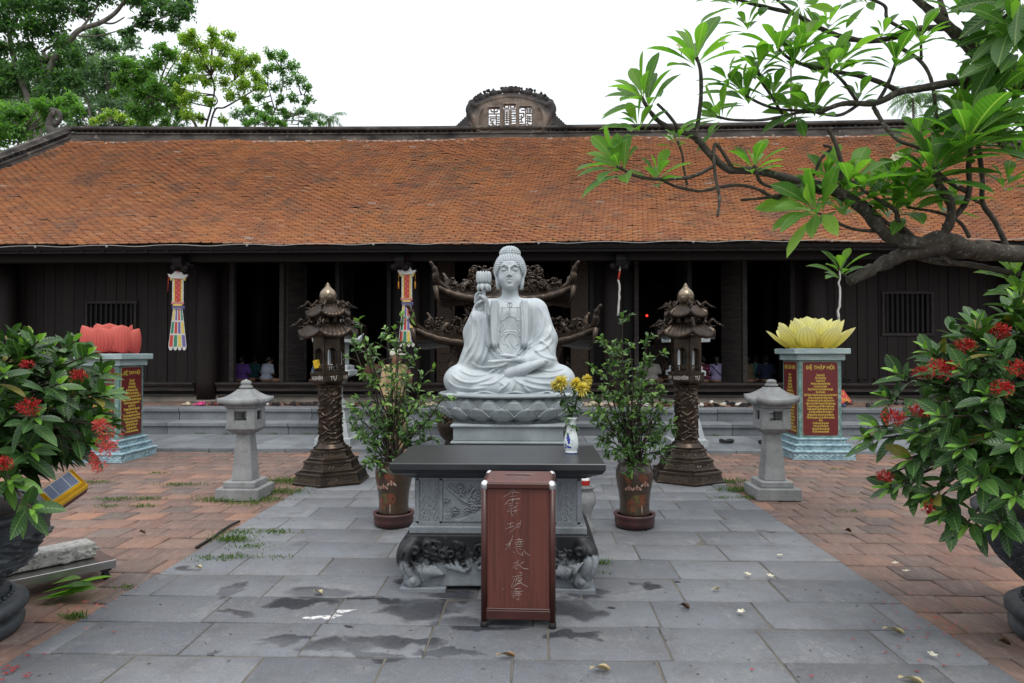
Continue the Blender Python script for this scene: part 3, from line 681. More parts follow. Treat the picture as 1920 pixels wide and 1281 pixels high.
c = t.ramp(t.attr(), [(0, (.25, .115, .07)), (.3, (.35, .145, .075)), (.6, (.40, .17, .085)), (.85, (.47, .215, .10)), (.985, (.42, .25, .16)), (1, (.46, .38, .33))])
f = t.ramp(t.noise(.8, 6, .7), [(.40, 0.0), (.62, 1.0)]); c = t.mix(t.math('MULTIPLY', f, .55), c, (.50, .22, .08))
f = t.ramp(t.noise(1.3, 6, .75, t.mapping(loc=(5, 3, 8))), [(.50, 0.0), (.66, 1.0)]); c = t.mix(t.math('MULTIPLY', f, .72), c, (.17, .115, .095))
f = t.ramp(t.noise(2.2, 6, .75, t.mapping(loc=(1, 13, 4))), [(.55, 0.0), (.68, .6)]); c = t.mix(f, c, (.17, .15, .10))
f = t.ramp(t.noise(.45, 7, .75, t.mapping((1, .5, .5), loc=(9, 1, 2))), [(.50, 0.0), (.66, .3)]); c = t.mix(f, c, (.24, .13, .085))
f = t.ramp(t.noise(28, 4, .7), [(.4, 0.0), (.7, .35)]); c = t.mix(f, c, (.13, .08, .06))
t.set(col=c, rough=.85, spec=.25); t.bump(t.noise(40, 4), .4, .006); tile_m = t.m
NR = 75; L_ = math.hypot(5.2, 3.66); ex = L_/NR; slope = math.atan2(3.66, 5.2)
tp = np.array([(-.099, .10, .004), (.099, .10, .004), (.097, .05, .024), (-.097, .05, .024), (-.058, 0, .042), (.058, 0, .042),
               (-.097, .05, .0), (.097, .05, .0), (-.058, 0, .012), (.058, 0, .012)])
tf = [(0, 3, 2, 1), (3, 4, 5, 2), (4, 8, 9, 5), (3, 6, 8, 4), (2, 5, 9, 7), (0, 6, 6, 3)]
tf = np.array([f[::-1] if i != 5 else f for i, f in enumerate(tf)][:5])
pv = []; rn = []
cs, sn = math.cos(slope), math.sin(slope)
base = np.stack([tp[:, 0], tp[:, 1]*cs-tp[:, 2]*sn, tp[:, 1]*sn+tp[:, 2]*cs], 1)
for r in range(NR):
    t_ = r/NR; y, z = rp(t_); xs = np.arange(XL(t_)+.05+((r*.38) % 1)*.2, XR(t_)-.05, .2)
    n = len(xs); o = np.stack([xs+RNG.normal(0, .004, n), y+RNG.normal(0, .0025, n), z+RNG.normal(0, .0018, n)+.014*np.sin(xs*1.7+r*.05)+.02*np.sin(xs*.6+r*.1)], 1)
    sc = 1+RNG.normal(0, .012, (n, 1, 1)); v = base[None]*sc+o[:, None]
    sl_ = RNG.random(n) < .012; v[sl_, :, 1] -= .035; v[sl_, :, 2] -= .02
    a = RNG.normal(0, .014, n)[:, None]; v[:, :, 2] += base[None, :, 0]*a
    pv.append(v); q_ = np.clip(.5+RNG.normal(0, .24, n), 0, .98); q_[RNG.random(n) < .0015] = 1; rn.append(q_)
pv = np.concatenate(pv); rn = np.concatenate(rn); n = len(pv)
me = npmesh('roof_tiles', pv.reshape(-1, 3), (tf[None]+(np.arange(n)*10)[:, None, None]).reshape(-1, 4), np.repeat(rn, len(tf)))
hpn(me, 'roof_tiles', tile_m)
# eave fascia and purlin
run([(12.9, 3.5), (12.9, 3.42), (12.94, 3.42), (12.94, 3.5)], 'fascia', wood_d, -15.2, 13.9)
run([(13.25, 3.52), (13.25, 3.3), (13.45, 3.3), (13.45, 3.52)], 'eave_beam', wood_r, -16, 15)
b = MB()
x = -15
while x < 13.8: b.add([(x, 12.88, 3.5), (x+.07, 12.88, 3.5), (x+.07, 14.5, 4.62), (x, 14.5, 4.62), (x, 12.88, 3.43), (x+.07, 12.88, 3.43), (x+.07, 14.5, 4.55), (x, 14.5, 4.55)], [(4, 5, 6, 7), (0, 1, 5, 4), (0, 4, 7, 3), (1, 2, 6, 5)]); x += .42
hp(b, 'rafters', wood_d)
# ridge line: mortar base, pierced course, rail
def ridge_run(pts, up=(0, 0, 1), s=1.0, name='ridge', hgt=(.0, .12, .205, .32), post=.15):
    b = MB(); n = len(pts)
    def band(h0, h1, w0, w1):
        rings = []
        for p in pts: rings.append([(p[0]-p[3]*w0, p[1]-p[4]*w0, p[2]+h0*s), (p[0]+p[3]*w0, p[1]+p[4]*w0, p[2]+h0*s), (p[0]+p[3]*w1, p[1]+p[4]*w1, p[2]+h1*s), (p[0]-p[3]*w1, p[1]-p[4]*w1, p[2]+h1*s)])
        b.ring_loft(rings, True, True, False)
    band(-.12, hgt[1]*.75, .14, .12); band(hgt[1]*.75, hgt[1], .15, .15); band(hgt[2], hgt[2]+.03, .13, .15); band(hgt[2]+.03, hgt[3], .085, .07)
    acc = 0
    for i in range(n-1):
        a, c = Vector(pts[i][:3]), Vector(pts[i+1][:3]); d = (c-a).length; k = int(d/post)
        for j in range(k):
            q = a.lerp(c, (j+.5)/k); b.box((q.x, q.y, q.z+(hgt[1]+hgt[2])/2*s), (.055, .1, (hgt[2]-hgt[1])*s+.01))
    return hp(b, name, ridge_m)
rid = [(x, 18.02, 7.2+.1*abs((x+.55)/12)**2.2, 0, 1) for x in np.linspace(-12.35, 11.35, 25)]
ridge_run(rid)
for X_, sg in ((XL, -1), (XR, 1)):
    pts = []
    for t_ in np.linspace(1.0, -.02, 12):
        y, z = rp(t_); pts.append((X_(t_), y, z+.04, 1, 0))
    ridge_run(pts, name='verge', s=1.15)
b = MB()
for x in np.arange(-12.3, 11.3, .16):
    b.box((x, 17.9-RNG.uniform(0, .05), 7.09+RNG.uniform(-.02, .02)), (.14, .12, .05), bev=.012)
hp(b, 'mortar_edge', simple('pale_mortar', (.42, .36, .32), (.25, .19, .16), sc=9, rough=.95, bump=.5, bsc=40))

t = NT('weathered_crest'); z_ = t.sep()[2]; x_ = t.math('ABSOLUTE', t.math('SUBTRACT', t.sep()[0], P(958, 250, 18.0).x-HX)); n_ = t.noise(3.5, 6, .7)
e_ = t.math('ADD', t.math('ADD', t.math('POWER', t.math('MULTIPLY', x_, .78), 2.0), t.math('POWER', t.math('MULTIPLY', t.math('SUBTRACT', z_, 6.95), .92), 2.0)), t.math('MULTIPLY', t.math('SUBTRACT', n_, .5), .5))
c = t.mix(t.ramp(e_, [(.55, 0.0), (.80, 1.0)]), t.mix(t.ramp(n_, [(.35, 0.0), (.65, 1.0)]), (.24, .19, .15), (.09, .075, .065)), t.mix(t.ramp(n_, [(.35, 0.0), (.7, 1.0)]), (.022, .022, .024), (.06, .055, .052)))
t.set(col=c, rough=.95); t.bump(t.noise(30, 5), .6, .01); crest_m2 = t.m
# crest in the middle of the ridge, modelled in picture-sized units, 1 unit = 14.06 mm
S = .01406
def cp(u, v): return (u-958, 250-v)
s = SDF((-112, -14, -4), (112, 14, 96), .75)
body = [cp(*q) for q in [(893, 252), (891, 236), (884, 222), (878, 208), (880, 196), (892, 192), (906, 184), (930, 176), (958, 173), (986, 176), (1012, 184), (1026, 192), (1037, 196), (1040, 208), (1034, 222), (1028, 236), (1026, 252)]]
s.poly(body, -4, 4)
for (u0, v0, u1, v1) in ((916, 198, 937, 233), (944, 192, 967, 232), (974, 197, 997, 233)):
    a = cp(u0, v1); c = cp(u1, v0); cx, cz = (a[0]+c[0])/2, (a[1]+c[1])/2; s.box((cx, 0, cz), ((c[0]-a[0])/2+2.2, 5.4, (c[1]-a[1])/2+2.2), 2); s.box((cx, 0, cz), ((c[0]-a[0])/2, 8, (c[1]-a[1])/2), 1, 0.5, 's')
arch = [cp(*q) for q in [(884, 196), (902, 187), (930, 178), (958, 175), (986, 178), (1014, 187), (1032, 196)]]
s.path([(x, 0, z+1.5) for x, z in arch], 3.4, 1); s.path([(x, -3, z-3) for x, z in arch], 2.0, 1)
for (x, z, w, h) in ((-74, 62, 7, 8), (-67, 68, 6, 6), (-55, 72, 9, 9), (-45, 76, 6, 6), (-32, 80, 9, 8), (-22, 82, 6, 5), (-9, 85, 9, 8), (0, 87, 8, 8), (9, 85, 9, 8), (22, 82, 6, 5), (32, 80, 9, 8), (45, 76, 6, 6), (55, 72, 9, 9), (67, 68, 6, 6), (74, 62, 7, 8)): s.ell((x, RNG.uniform(-1, 1), z), (w, 5, h*.8), 1.2)
for k in range(36):
    a = RNG.uniform(0, math.pi); x = -72*math.cos(a); z = 62+28*math.sin(a); s.ell((x, RNG.uniform(-3, 3), z), (2.4, 3.4, 2.8), .6)
for sg in (-1, 1):                            # scroll shoulders, stepped wings
    s.path([(sg*62, 0, 12), (sg*70, -2, 30), (sg*80, -2, 46), (sg*76, -2, 58), (sg*66, -2, 55)], [5, 5.5, 5, 4.5, 4], 2)
    s.path([(sg*62, -5, 10), (sg*62, -5, 34), (sg*54, -5, 50)], [3, 3.4, 3], 1)
    for k in range(7): s.ell((sg*(79+2*math.sin(k*2)), 0, 34+k*4.2), (4.4+RNG.uniform(-1, 1), 4.5, 3.4), 1.5)
    for k in range(9):
        x = 74+k*4.0; h = 42-k*3.8; s.box((sg*x, 0, h/2+2), (2.4, 3.5, h/2), .6, .6); s.ell((sg*x, 0, h+2.5), (3, 3.6, 2.4), 1)
    for (x, z) in ((78, 18), (83, 12), (90, 14), (88, 7), (78, 8), (97, 7)): s.ell((sg*x, 0, z), (2.3, 9, 2.0), .5, 's')
s.box((0, 0, 1), (104, 6, 3.2), 1, 1)
for k in range(-4, 5):                        # spiral clouds on the base panel
    q = [(k*12+4.2*math.cos(a)*(1-a/9), -4.6, 10+3.2*math.sin(a)*(1-a/9)) for a in np.linspace(0, 7.5, 9)]; s.path(q, .75, .4, per=2)
s.path([cp_ for cp_ in [(-56, -5, 16), (-60, -5, 8), (-48, -5, 4), (-38, -5, 8)]], 1.4, 1); s.path([(56, -5, 16), (60, -5, 8), (48, -5, 4), (38, -5, 8)], 1.4, 1)
GL = {  # seal-style openwork characters read right to left; strokes on a unit square
 'L': [((.15, .97), (.85, .97)), ((.5, .97), (.5, .66)), ((.2, .88), (.2, .8)), ((.2, .8), (.8, .8)), ((.8, .8), (.8, .88)), ((.0, .68), (1, .68)), ((.05, .52), (.95, .52)), ((.7, .62), (.7, .05)), ((.7, .05), (.45, .05)), ((.45, .05), (.45, .14)), ((.1, .42), (.55, .42)), ((.1, .42), (.1, .3)), ((.1, .3), (.5, .3)), ((.1, .18), (.4, .18)), ((.3, .3), (.3, .0)), ((.85, .4), (.98, .4)), ((.85, .28), (.98, .28)), ((.85, .16), (.98, .16))],
 'C': [((.05, .97), (.42, .97)), ((.58, .97), (.95, .97)), ((.05, .97), (.05, .84)), ((.42, .97), (.42, .84)), ((.58, .97), (.58, .84)), ((.95, .97), (.95, .84)), ((.05, .84), (.42, .84)), ((.58, .84), (.95, .84)), ((.0, .76), (1, .76)), ((.02, .76), (.02, .0)), ((.15, .66), (.5, .66)), ((.15, .56), (.5, .56)), ((.15, .46), (.5, .46)), ((.15, .36), (.5, .36)), ((.15, .26), (.5, .26)), ((.15, .14), (.5, .14)), ((.5, .7), (.5, .02)), ((.62, .7), (.62, .02)), ((.62, .66), (.98, .66)), ((.62, .54), (.98, .54)), ((.62, .42), (.98, .42)), ((.62, .3), (.98, .3)), ((.62, .18), (.98, .18)), ((.62, .06), (.98, .06)), ((.15, .02), (.5, .02)), ((.25, .66), (.25, .14))],
 'R': [((.35, .98), (.6, .9)), ((.15, .84), (.5, .84)), ((.5, .84), (.5, .04)), ((.5, .04), (.36, .1)), ((.0, .68), (.34, .68)), ((.34, .68), (.34, .5)), ((.34, .5), (.0, .36)), ((.14, .56), (.14, .3)), ((.0, .22), (.3, .22)), ((.0, .1), (.3, .1)), ((.66, .92), (.66, .7)), ((.82, .92), (.82, .7)), ((.96, .9), (.96, .74)), ((.6, .66), (1, .66)), ((.62, .54), (.95, .5)), ((.62, .42), (.98, .38)), ((.62, .28), (.98, .24)), ((.7, .54), (.7, .16)), ((.62, .12), (1, .04)), ((.88, .5), (.88, .22))]}
for key, (u0, v0, u1, v1) in (('L', (917, 198, 936, 233)), ('C', (945, 192, 966, 232)), ('R', (975, 197, 996, 233))):
    a = cp(u0, v1); c = cp(u1, v0); w, h = c[0]-a[0], c[1]-a[1]
    for p, q in GL[key]: s.cap((a[0]+p[0]*w, 0, a[1]+p[1]*h), (a[0]+q[0]*w, 0, a[1]+q[1]*h), 1.3, k=0.2)
    for fz in (.08, .5, .92): s.cap((a[0]-1.5, 0, a[1]+fz*h), (a[0]+2, 0, a[1]+fz*h), .8, k=0); s.cap((c[0]+1.5, 0, a[1]+fz*h), (c[0]-2, 0, a[1]+fz*h), .8, k=0)
hpn(s.mesh('crest', S, (P(958, 250, 18.0).x, 18.0, 7.27)), 'roof_crest', crest_m2)
# ridge-end beasts with curled tails
for sg, xx in ((1, -12.78), (-1, 11.6)):
    s = SDF((-36, -12, -26), (52, 12, 66), 1.0)
    s.path([(-8, 0, 0), (-16, 0, 20), (-14, 0, 40), (-4, 0, 56), (6, 0, 50), (7, 0, 36), (-2, 0, 24), (-6, 0, 34)], [10, 9, 7, 5, 5, 5, 4.5, 3], 1.5)
    s.path([(-4, 0, 56), (-12, 0, 60), (-18, 0, 56)], [5, 4, 2], 1)
    s.ell((12, 0, 2), (20, 9, 15), 4); s.ell((30, 0, -3), (13, 7, 9), 4); s.cap((28, 0, 6), (44, 0, -6), 4, 2, 2); s.ell((26, -7, 5), (4, 4, 4), 1); s.ell((38, 0, -12), (7, 5, 3), 2)
    for k in range(12): s.cap((-4+k*3.6, RNG.uniform(-5, 5), 10), (-8+k*4.2, RNG.uniform(-6, 6), 19+4*math.sin(k*1.7)), 3.2, 1.2, 1)
    s.ell((-2, 0, -12), (14, 9, 14), 3)
    me = s.mesh('beast', .0115, (0, 0, 0)); me.transform(Matrix.Diagonal((sg, 1, 1, 1)))
    if sg < 0: me.flip_normals()
    me.transform(Matrix.Translation((xx, 17.95, 7.38))); hpn(me, 'ridge_beast', ridge_m)
# thin cable strung along the eave
b = MB(); pts = []
for i, u in enumerate(range(-60, 2010, 45)):
    p = P(u, 462-.0075*u+(2.5 if i % 3 == 1 else 0), 12.72); pts.append(tuple(p))
b.tube(spline(pts, 3), .007, 5)
for u in (66, 200, 463, 700, 1010, 1300, 1560): q = P(u, 464-.0075*u, 12.72); b.ball(tuple(q), .022, 6, 5)
hp(b, 'eave_cable', cable_w)
# ================================================================== seated statue on its lotus pedestal
YS = 8.1; K = YS/1280; SX = P(956, 662, YS).x; SZ = 1.03
def body_sdf():
    s = SDF((-132, -92, -4), (132, 60, 186), 1.12)
    # lap and folded legs
    s.ell((0, -8, 14), (104, 52, 20), 4)
    for g_ in (-1, 1):
        s.cap((g_*40, 2, 26), (g_*88, -22, 26), 27, 27, 10)
        s.cap((g_*90, -30, 22), (g_*14, -62, 18), 22, 19, 10)
        s.ell((g_*93, -24, 24), (28, 34, 26), 8)
    s.ell((0, -60, 12), (64, 20, 13), 10)
    s.box((0, -14, -1), (112, 58, 3), 2, 5)
    # trunk
    s.ell((0, 8, 92), (56, 36, 74), 6); s.ell((0, 6, 138), (54, 31, 38), 12)
    s.cap((-44, 8, 158), (44, 8, 158), 19, 19, 12); s.cap((0, 9, 165), (0, 8, 188), 18, 15.5, 7)
    s.ell((0, 6, 60), (66, 40, 46), 12)
    # arm resting in the lap, with its wide sleeve
    s.cap((50, 8, 152), (64, 2, 100), 22, 24, 10); s.cap((64, 0, 100), (60, -10, 70), 24, 24, 8)
    s.cap((62, -14, 76), (30, -48, 58), 20, 12, 9); s.ell((58, -22, 56), (30, 30, 20), 9)
    s.cap((70, -8, 50), (92, -8, 38), 16, 8, 10)
    # raised arm, sleeve falling from the wrist to the knee
    s.cap((-50, 8, 152), (-64, 0, 112), 21, 24, 10); s.cap((-64, -8, 110), (-56, -34, 140), 20, 14, 9)
    s.cap((-60, -16, 118), (-68, -14, 60), 20, 21, 10); s.cap((-56, -34, 138), (-58, -36, 70), 13, 17, 9)
    s.cap((-72, -14, 70), (-88, -14, 42), 14, 10, 10); s.ell((-62, -22, 56), (28, 24, 26), 10)
    # open robe: chest and belly panel set back between the two lapels
    s.cap((-27, -22, 168), (-28, -30, 92), 6, 7, 6); s.cap((27, -22, 168), (28, -30, 92), 6, 7, 6)
    # folds, drawn in the front view
    Z = lambda v: 738-v
    def st(pts, w, a, ymax=-8): s.stroke([(u-956, Z(v)) for u, v in pts], w, a, ymax)
    for dx in (0, 5): st([(940-dx, 552), (938-dx, 600), (936-dx, 640), (943-dx, 662), (958, 668+dx*.6), (972+dx, 662), (980+dx, 640), (979+dx, 600), (974+dx, 552)], 1.2, 2.0)
    for pts in ([(920, 560), (914, 610), (918, 650), (932, 672)], [(925, 556), (922, 600), (926, 645), (938, 668)], [(998, 565), (1000, 610), (994, 645), (984, 664)], [(990, 556), (990, 600), (988, 636), (984, 652)],
                [(1010, 575), (1020, 600), (1012, 628), (992, 650)], [(1022, 590), (1034, 612), (1026, 634), (1002, 648), (990, 656)], [(1030, 620), (1034, 640), (1018, 656), (998, 660)], [(1010, 640), (1026, 650), (1036, 668)], [(1000, 654), (1016, 668), (1044, 676)],
                [(900, 600), (902, 630), (894, 660), (878, 684)], [(908, 598), (910, 630), (906, 662), (892, 686)], [(890, 590), (890, 620), (884, 650), (868, 684)], [(914, 604), (918, 640), (914, 668), (904, 688)], [(884, 600), (880, 640), (872, 668)], [(896, 596), (897, 620), (890, 645), (875, 670)]):
        st(pts, 2.6, 2.3)
    for pts in ([(850, 700), (870, 714), (895, 716), (925, 706), (944, 692)], [(862, 690), (885, 702), (912, 702), (936, 690)], [(900, 720), (930, 716), (950, 700), (958, 690)], [(845, 712), (860, 724), (890, 728), (920, 724)],
                [(1060, 698), (1035, 706), (1005, 706), (978, 700)], [(1066, 712), (1040, 718), (1005, 716), (975, 706)], [(1068, 722), (1040, 728), (1006, 726), (976, 716), (966, 706)], [(1000, 690), (1030, 696), (1056, 690)],
                [(958, 712), (950, 722), (938, 732)], [(968, 708), (966, 720), (958, 734)], [(978, 712), (984, 724), (996, 734)], [(940, 714), (950, 722), (944, 726)], [(886, 680), (905, 690), (940, 688), (955, 680)]):
        st(pts, 2.2, 2.2)
    st([(842+k*8, 735-2.2*math.sin(k*.9)) for k in range(29)], 1.8, 2.4)
    # inner garment: neckline, sash, knot and ribbons, necklace
    for pts in ([(939, 600), (944, 604), (950, 598), (958, 596), (966, 598), (971, 604), (977, 600)], [(936, 632), (948, 625), (958, 624), (968, 625), (980, 632)], [(936, 636), (948, 629), (958, 628), (968, 629), (980, 636)],
                [(956, 626), (948, 634), (950, 645), (958, 655)], [(958, 628), (958, 640), (963, 652), (968, 656)], [(954, 628), (944, 640), (948, 650)], [(962, 628), (972, 636), (972, 646), (966, 650)], [(940, 612), (938, 624)], [(944, 606), (946, 618), (940, 626)], [(972, 606), (970, 618), (976, 626)]):
        st(pts, .9, 1.5)
    for pts in ([(940, 563), (948, 567), (957, 569), (966, 567), (976, 563)], [(938, 577), (946, 579), (957, 578), (968, 579), (978, 577)]): st(pts, 1.0, 1.3)
    for k in range(6):
        for u, v0 in ((943, 580), (957, 570), (957, 584), (971, 580)): s.ell((u-956, -36 if v0 > 575 else -35, Z(v0+k*2.4)), (1.2, 4, 1.2), .4)
    for k in range(9): a = k*.7; s.ell((1+4.4*math.cos(a), -36, Z(576)+4.4*math.sin(a)), (1.3, 4, 1.3), .4)
    # neck creases
    for v in (548, 554): st([(944, v-2), (957, v+1), (970, v-2)], 1.1, -1.6, 0)
    # hand lying palm up in the lap: wrist, palm, four fingers, thumb
    s.cap((30, -50, 60), (18, -62, 62), 7.5, 6.5, 3); s.ell((8, -66, 62), (14, 9, 6), 2.5)
    for k, (y, x, z) in enumerate(((-60, -33, 60), (-64.5, -36, 59), (-69, -34, 58.5), (-73, -28, 58))): s.path([(4, y, 61), (-14, y-1, 60), (x, y, z)], [3.1, 2.9, 2.0], .6)
    s.path([(12, -70, 67), (0, -73, 69), (-14, -72, 70)], [3.4, 3.0, 2.2], 1.2)
    # upturned foot
    s.path([(0, -66, 38), (22, -68, 44), (46, -62, 53), (64, -54, 58)], [10, 10, 7, 5], 3); 
    for k in range(5): s.ell((64+1.5*k, -58+4*k, 60-k*.3), (4, 3.1, 3.2), 1)
    return s.mesh('statue_body', K)
def hand_sdf():
    s = SDF((-72, -62, 128), (-26, -14, 192), .62)
    s.cap((-55, -36, 138), (-54, -38, 152), 7.5, 7.5, 2); s.ell((-53, -39, 160), (9, 5.5, 12), 3, rot=(0, 8, 0))
    s.path([(-61, -41, 166), (-60, -44, 178), (-54, -47, 184), (-46, -46, 182)], [3, 2.7, 2.5, 2.0], .6)      # index arcs over the stem
    s.path([(-57, -42, 170), (-52, -50, 178), (-45, -51, 172), (-42, -49, 166)], [3, 2.7, 2.4, 2], .5)
    s.path([(-52, -42, 170), (-46, -50, 176), (-40, -49, 170), (-40, -47, 160)], [3, 2.7, 2.4, 2], .5)
    s.path([(-48, -41, 168), (-42, -47, 171), (-38, -46, 163), (-39, -45, 152), (-37, -45, 144)], [2.8, 2.5, 2.2, 2, 1.7], .5)
    s.path([(-60, -42, 158), (-56, -48, 164), (-50, -51, 168)], [3.4, 3, 2.3], 1)                          # thumb
    q = [(-54+11*math.cos(a), -36+9*math.sin(a), 143+1.5*math.cos(a)) for a in np.linspace(0, 6.283, 17)]
    s.path(q, 2.4, .4, per=2)                                                                             # bracelet
    return s.mesh('raised_hand', K)
def flower_sdf():
    s = SDF((-66, -66, 170), (-26, -26, 236), .7)
    s.cap((-46, -46, 150), (-46, -46, 200), 3.4, 3.8, 1)
    for k in range(7):
        a = k*.9; s.path([(-46+4*math.cos(a), -46+4*math.sin(a), 204), (-46+9*math.cos(a), -46+9*math.sin(a), 199), (-46+11*math.cos(a), -46+11*math.sin(a), 193)], [4.5, 4, 1.5], 1)
    s.ell((-46, -46, 216), (11.8, 11.8, 12.5), 1); s.ell((-46, -46, 231), (20, 20, 4.2), .6, 's'); s.ell((-46, -46, 226), (8.5, 8.5, 6), .6, 's')
    for k in range(14):
        a = k*math.pi/7; s.path([(-46+10.5*math.cos(a), -46+10.5*math.sin(a), 207), (-46+14.2*math.cos(a), -46+14.2*math.sin(a), 217), (-46+12.6*math.cos(a), -46+12.6*math.sin(a), 227)], [.55, .6, .5], .3, 's')
    for k in range(14):
        a = (k+.5)*math.pi/7; s.ell((-46+11*math.cos(a), -46+11*math.sin(a), 216), (3.3, 3.3, 11), .8)
    return s.mesh('flower', K, (0, 0, -5*K))
def head_sdf():
    s = SDF((-33, -34, 172), (33, 34, 262), .5)
    s.ell((0, 4, 232), (24.5, 27, 29), 2); s.ell((0, -3, 218), (21.8, 22, 27), 5); s.ell((0, -9, 203), (14, 14, 12), 6); s.cap((0, 9, 170), (0, 8, 205), 16.5, 14.5, 3)
    s.ell((0, -16.5, 198.5), (7.5, 7.5, 5.5), 3.5); s.ell((0, -14, 238), (17, 10, 12), 6)
    for g_ in (-1, 1):
        s.ell((g_*12, -13.5, 211), (7.5, 7, 8.5), 5)                               # cheeks
        s.ell((g_*9.5, -26.2, 227.0), (6.4, 4, 3.6), 2.2, 's')                # sockets
        s.ell((g_*9.6, -20.0, 228.4), (5.6, 4.6, 4.0), 1.0)                   # lowered lids
        s.path([(g_*4.6, -25.4, 226.6), (g_*9.6, -26.4, 224.8), (g_*14.6, -22.6, 226.4)], .55, .3, 's')
        s.path([(g_*3.2, -26, 232.5), (g_*9, -26, 237), (g_*16, -20, 233.5)], [.9, 1.0, .6], 2.0)   # brows
        s.path([(g_*24, 2, 234), (g_*27.5, 4, 236), (g_*27.5, 4, 226), (g_*24.5, 1, 216), (g_*22.6, 0, 204), (g_*21.5, 1, 196)], [3, 3, 3.2, 3, 3.8, 3], 1)   # ears, long lobes
        s.path([(g_*25, -1.6, 231), (g_*25.2, -1.8, 222)], 1.4, .8, 's')
        s.ell((g_*2.9, -26.4, 217.8), (2.2, 2.6, 2.0), 1.2)                     # wings of the nose
        s.ell((g_*1.8, -27.8, 215.7), (.7, .8, .6), .4, 's')
    s.path([(0, -24.5, 234), (0, -26.6, 226), (0, -28.4, 218.6)], [1.7, 1.6, 1.9], 1.6)
    s.path([(-7, -21.8, 209.9), (-3, -24.2, 210.4), (0, -24.4, 209.9), (3, -24.2, 210.4), (7, -21.8, 209.9)], [.6, 1.3, 1.2, 1.3, .6], .9)
    s.path([(-4.8, -22.4, 207.4), (0, -24.1, 206.2), (4.8, -22.4, 207.4)], [.8, 1.9, .8], 1.1)
    s.path([(-7.8, -24.2, 209.2), (-3, -26.3, 208.5), (0, -26.7, 208.6), (3, -26.3, 208.5), (7.8, -24.2, 209.2)], [.35, .45, .5, .45, .35], .5, 's')
    s.ell((0, -24.6, 200.6), (6, 1.4, 1.2), 1.2, 's'); s.ell((0, -27.2, 213), (1, 1.2, 2), .6, 's'); s.ell((0, -23.8, 241), (1.3, 1.3, 1.3), .4)
    return s.mesh('head', K)
st_ = thing('buddha_statue', 'large pale granite seated buddha holding up a lotus flower behind the altar table', 'statue', (SX, YS, SZ))
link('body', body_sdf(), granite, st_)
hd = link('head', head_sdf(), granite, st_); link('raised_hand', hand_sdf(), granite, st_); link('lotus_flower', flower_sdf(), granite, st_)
b = MB()                                            # snail-shell curls in rows over skull and topknot
def curls(c, r, rows, rad, zmin, skipface=True):
    for j in range(rows):
        ph = math.pi*(.04+j/(rows-1)*.62) if rows > 1 else .3; n = max(1, int(2*math.pi*math.sin(ph)*r[0]/(rad*1.75)))
        for i in range(n):
            a = 2*math.pi*(i+.5*(j % 2))/n; p = (c[0]+r[0]*math.sin(ph)*math.cos(a), c[1]+r[1]*math.sin(ph)*math.sin(a), c[2]+r[2]*math.cos(ph))
            if skipface and p[1] < 3 and p[2] < 246-(abs(p[0])/23)**4*24: continue
            b.ball(p, (rad, rad, rad*.95), 8, 6)
curls((0, 4, 233), (27.6, 28.5, 30), 17, 2.7, 0)
curls((0, 5, 261), (18, 18, 13), 8, 2.7, 0, False)
b.ball((0, 4, 233), (26.6, 27.6, 29.2), 24, 16); 
for i in range(len(b.v)-24*15-2, len(b.v)):
    q = b.v[i]
    if q[1] < 3 and q[2] < 246-(abs(q[0])/23)**4*24: b.v[i] = (q[0]*.7, 3, 232+(q[2]-232)*.6)
b.ball((0, 5, 261), (17, 17, 12.5), 18, 10)
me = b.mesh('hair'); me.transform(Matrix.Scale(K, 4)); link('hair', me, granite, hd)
st_.scale = (1, 1, 1)
# lotus pedestal
ped = thing('lotus_pedestal', 'grey granite lotus pedestal carrying the seated statue', 'pedestal', (SX, YS, 0))
def petal_w(t):
    t = np.clip(t, 0, 1); a = np.clip(1-np.abs((t-.42)/.42)**2.3, 0, 1)**.7; q = np.clip((t-.42)/.58, 0, 1); c = (1-q)**.8*(1+.35*q)
    return np.where(t < .42, np.maximum(a, .18), c)
NT_, NH_ = 540, 96
th = np.linspace(0, 2*math.pi, NT_, endpoint=False); hh = np.linspace(0, 1, NH_); TH, HH = np.meshgrid(th, hh, indexing='ij')
prof = np.interp(HH, [0, .08, .14, .3, .55, .8, .93, 1], [.70, .72, .735, .80, .855, .86, .83, .82])
D = np.zeros_like(TH); ed = np.zeros_like(TH)
def row(N, off, h0, h1, A, inv=False):
    global D
    ph = ((TH/(2*math.pi)*N+off) % 1)-.5; t_ = (HH-h0)/(h1-h0); t_ = 1-t_ if inv else t_
    w = petal_w(t_)*.5; x = np.abs(ph)/np.maximum(w, 1e-3); m = (t_ > 0) & (t_ < 1) & (x < 1)
    D = np.where(m, A*(.45+.55*np.sqrt(np.clip(1-x**2.2, 0, 1)))+(A*.25)*(x > .88), D)
row(18, .25, .30, .99, .022); row(18, .75, .22, .95, .062); row(18, .25, .08, .62, .105); row(18, .25, -.12, .13, .06, True)
ry = .86
RR = prof-.095+D
V = np.stack([RR*np.cos(TH), RR*np.sin(TH)*ry, .712+HH*.30], -1).reshape(-1, 3)
i, j = np.meshgrid(np.arange(NT_), np.arange(NH_-1), indexing='ij'); a = (i*NH_+j).ravel(); c_ = (((i+1) % NT_)*NH_+j).ravel()
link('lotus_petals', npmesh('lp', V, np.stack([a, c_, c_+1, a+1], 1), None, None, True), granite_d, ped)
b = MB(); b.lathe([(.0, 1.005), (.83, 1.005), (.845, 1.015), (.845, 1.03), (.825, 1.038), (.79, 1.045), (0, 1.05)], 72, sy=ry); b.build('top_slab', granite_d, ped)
b = MB(); b.box((0, 0, .606), (1.21, 1.21, .15), bev=.008); b.box((0, 0, .699), (1.27, 1.27, .036), bev=.012); b.box((0, 0, .516), (1.27, 1.27, .032), bev=.012); b.build('square_base', granite_d, ped)
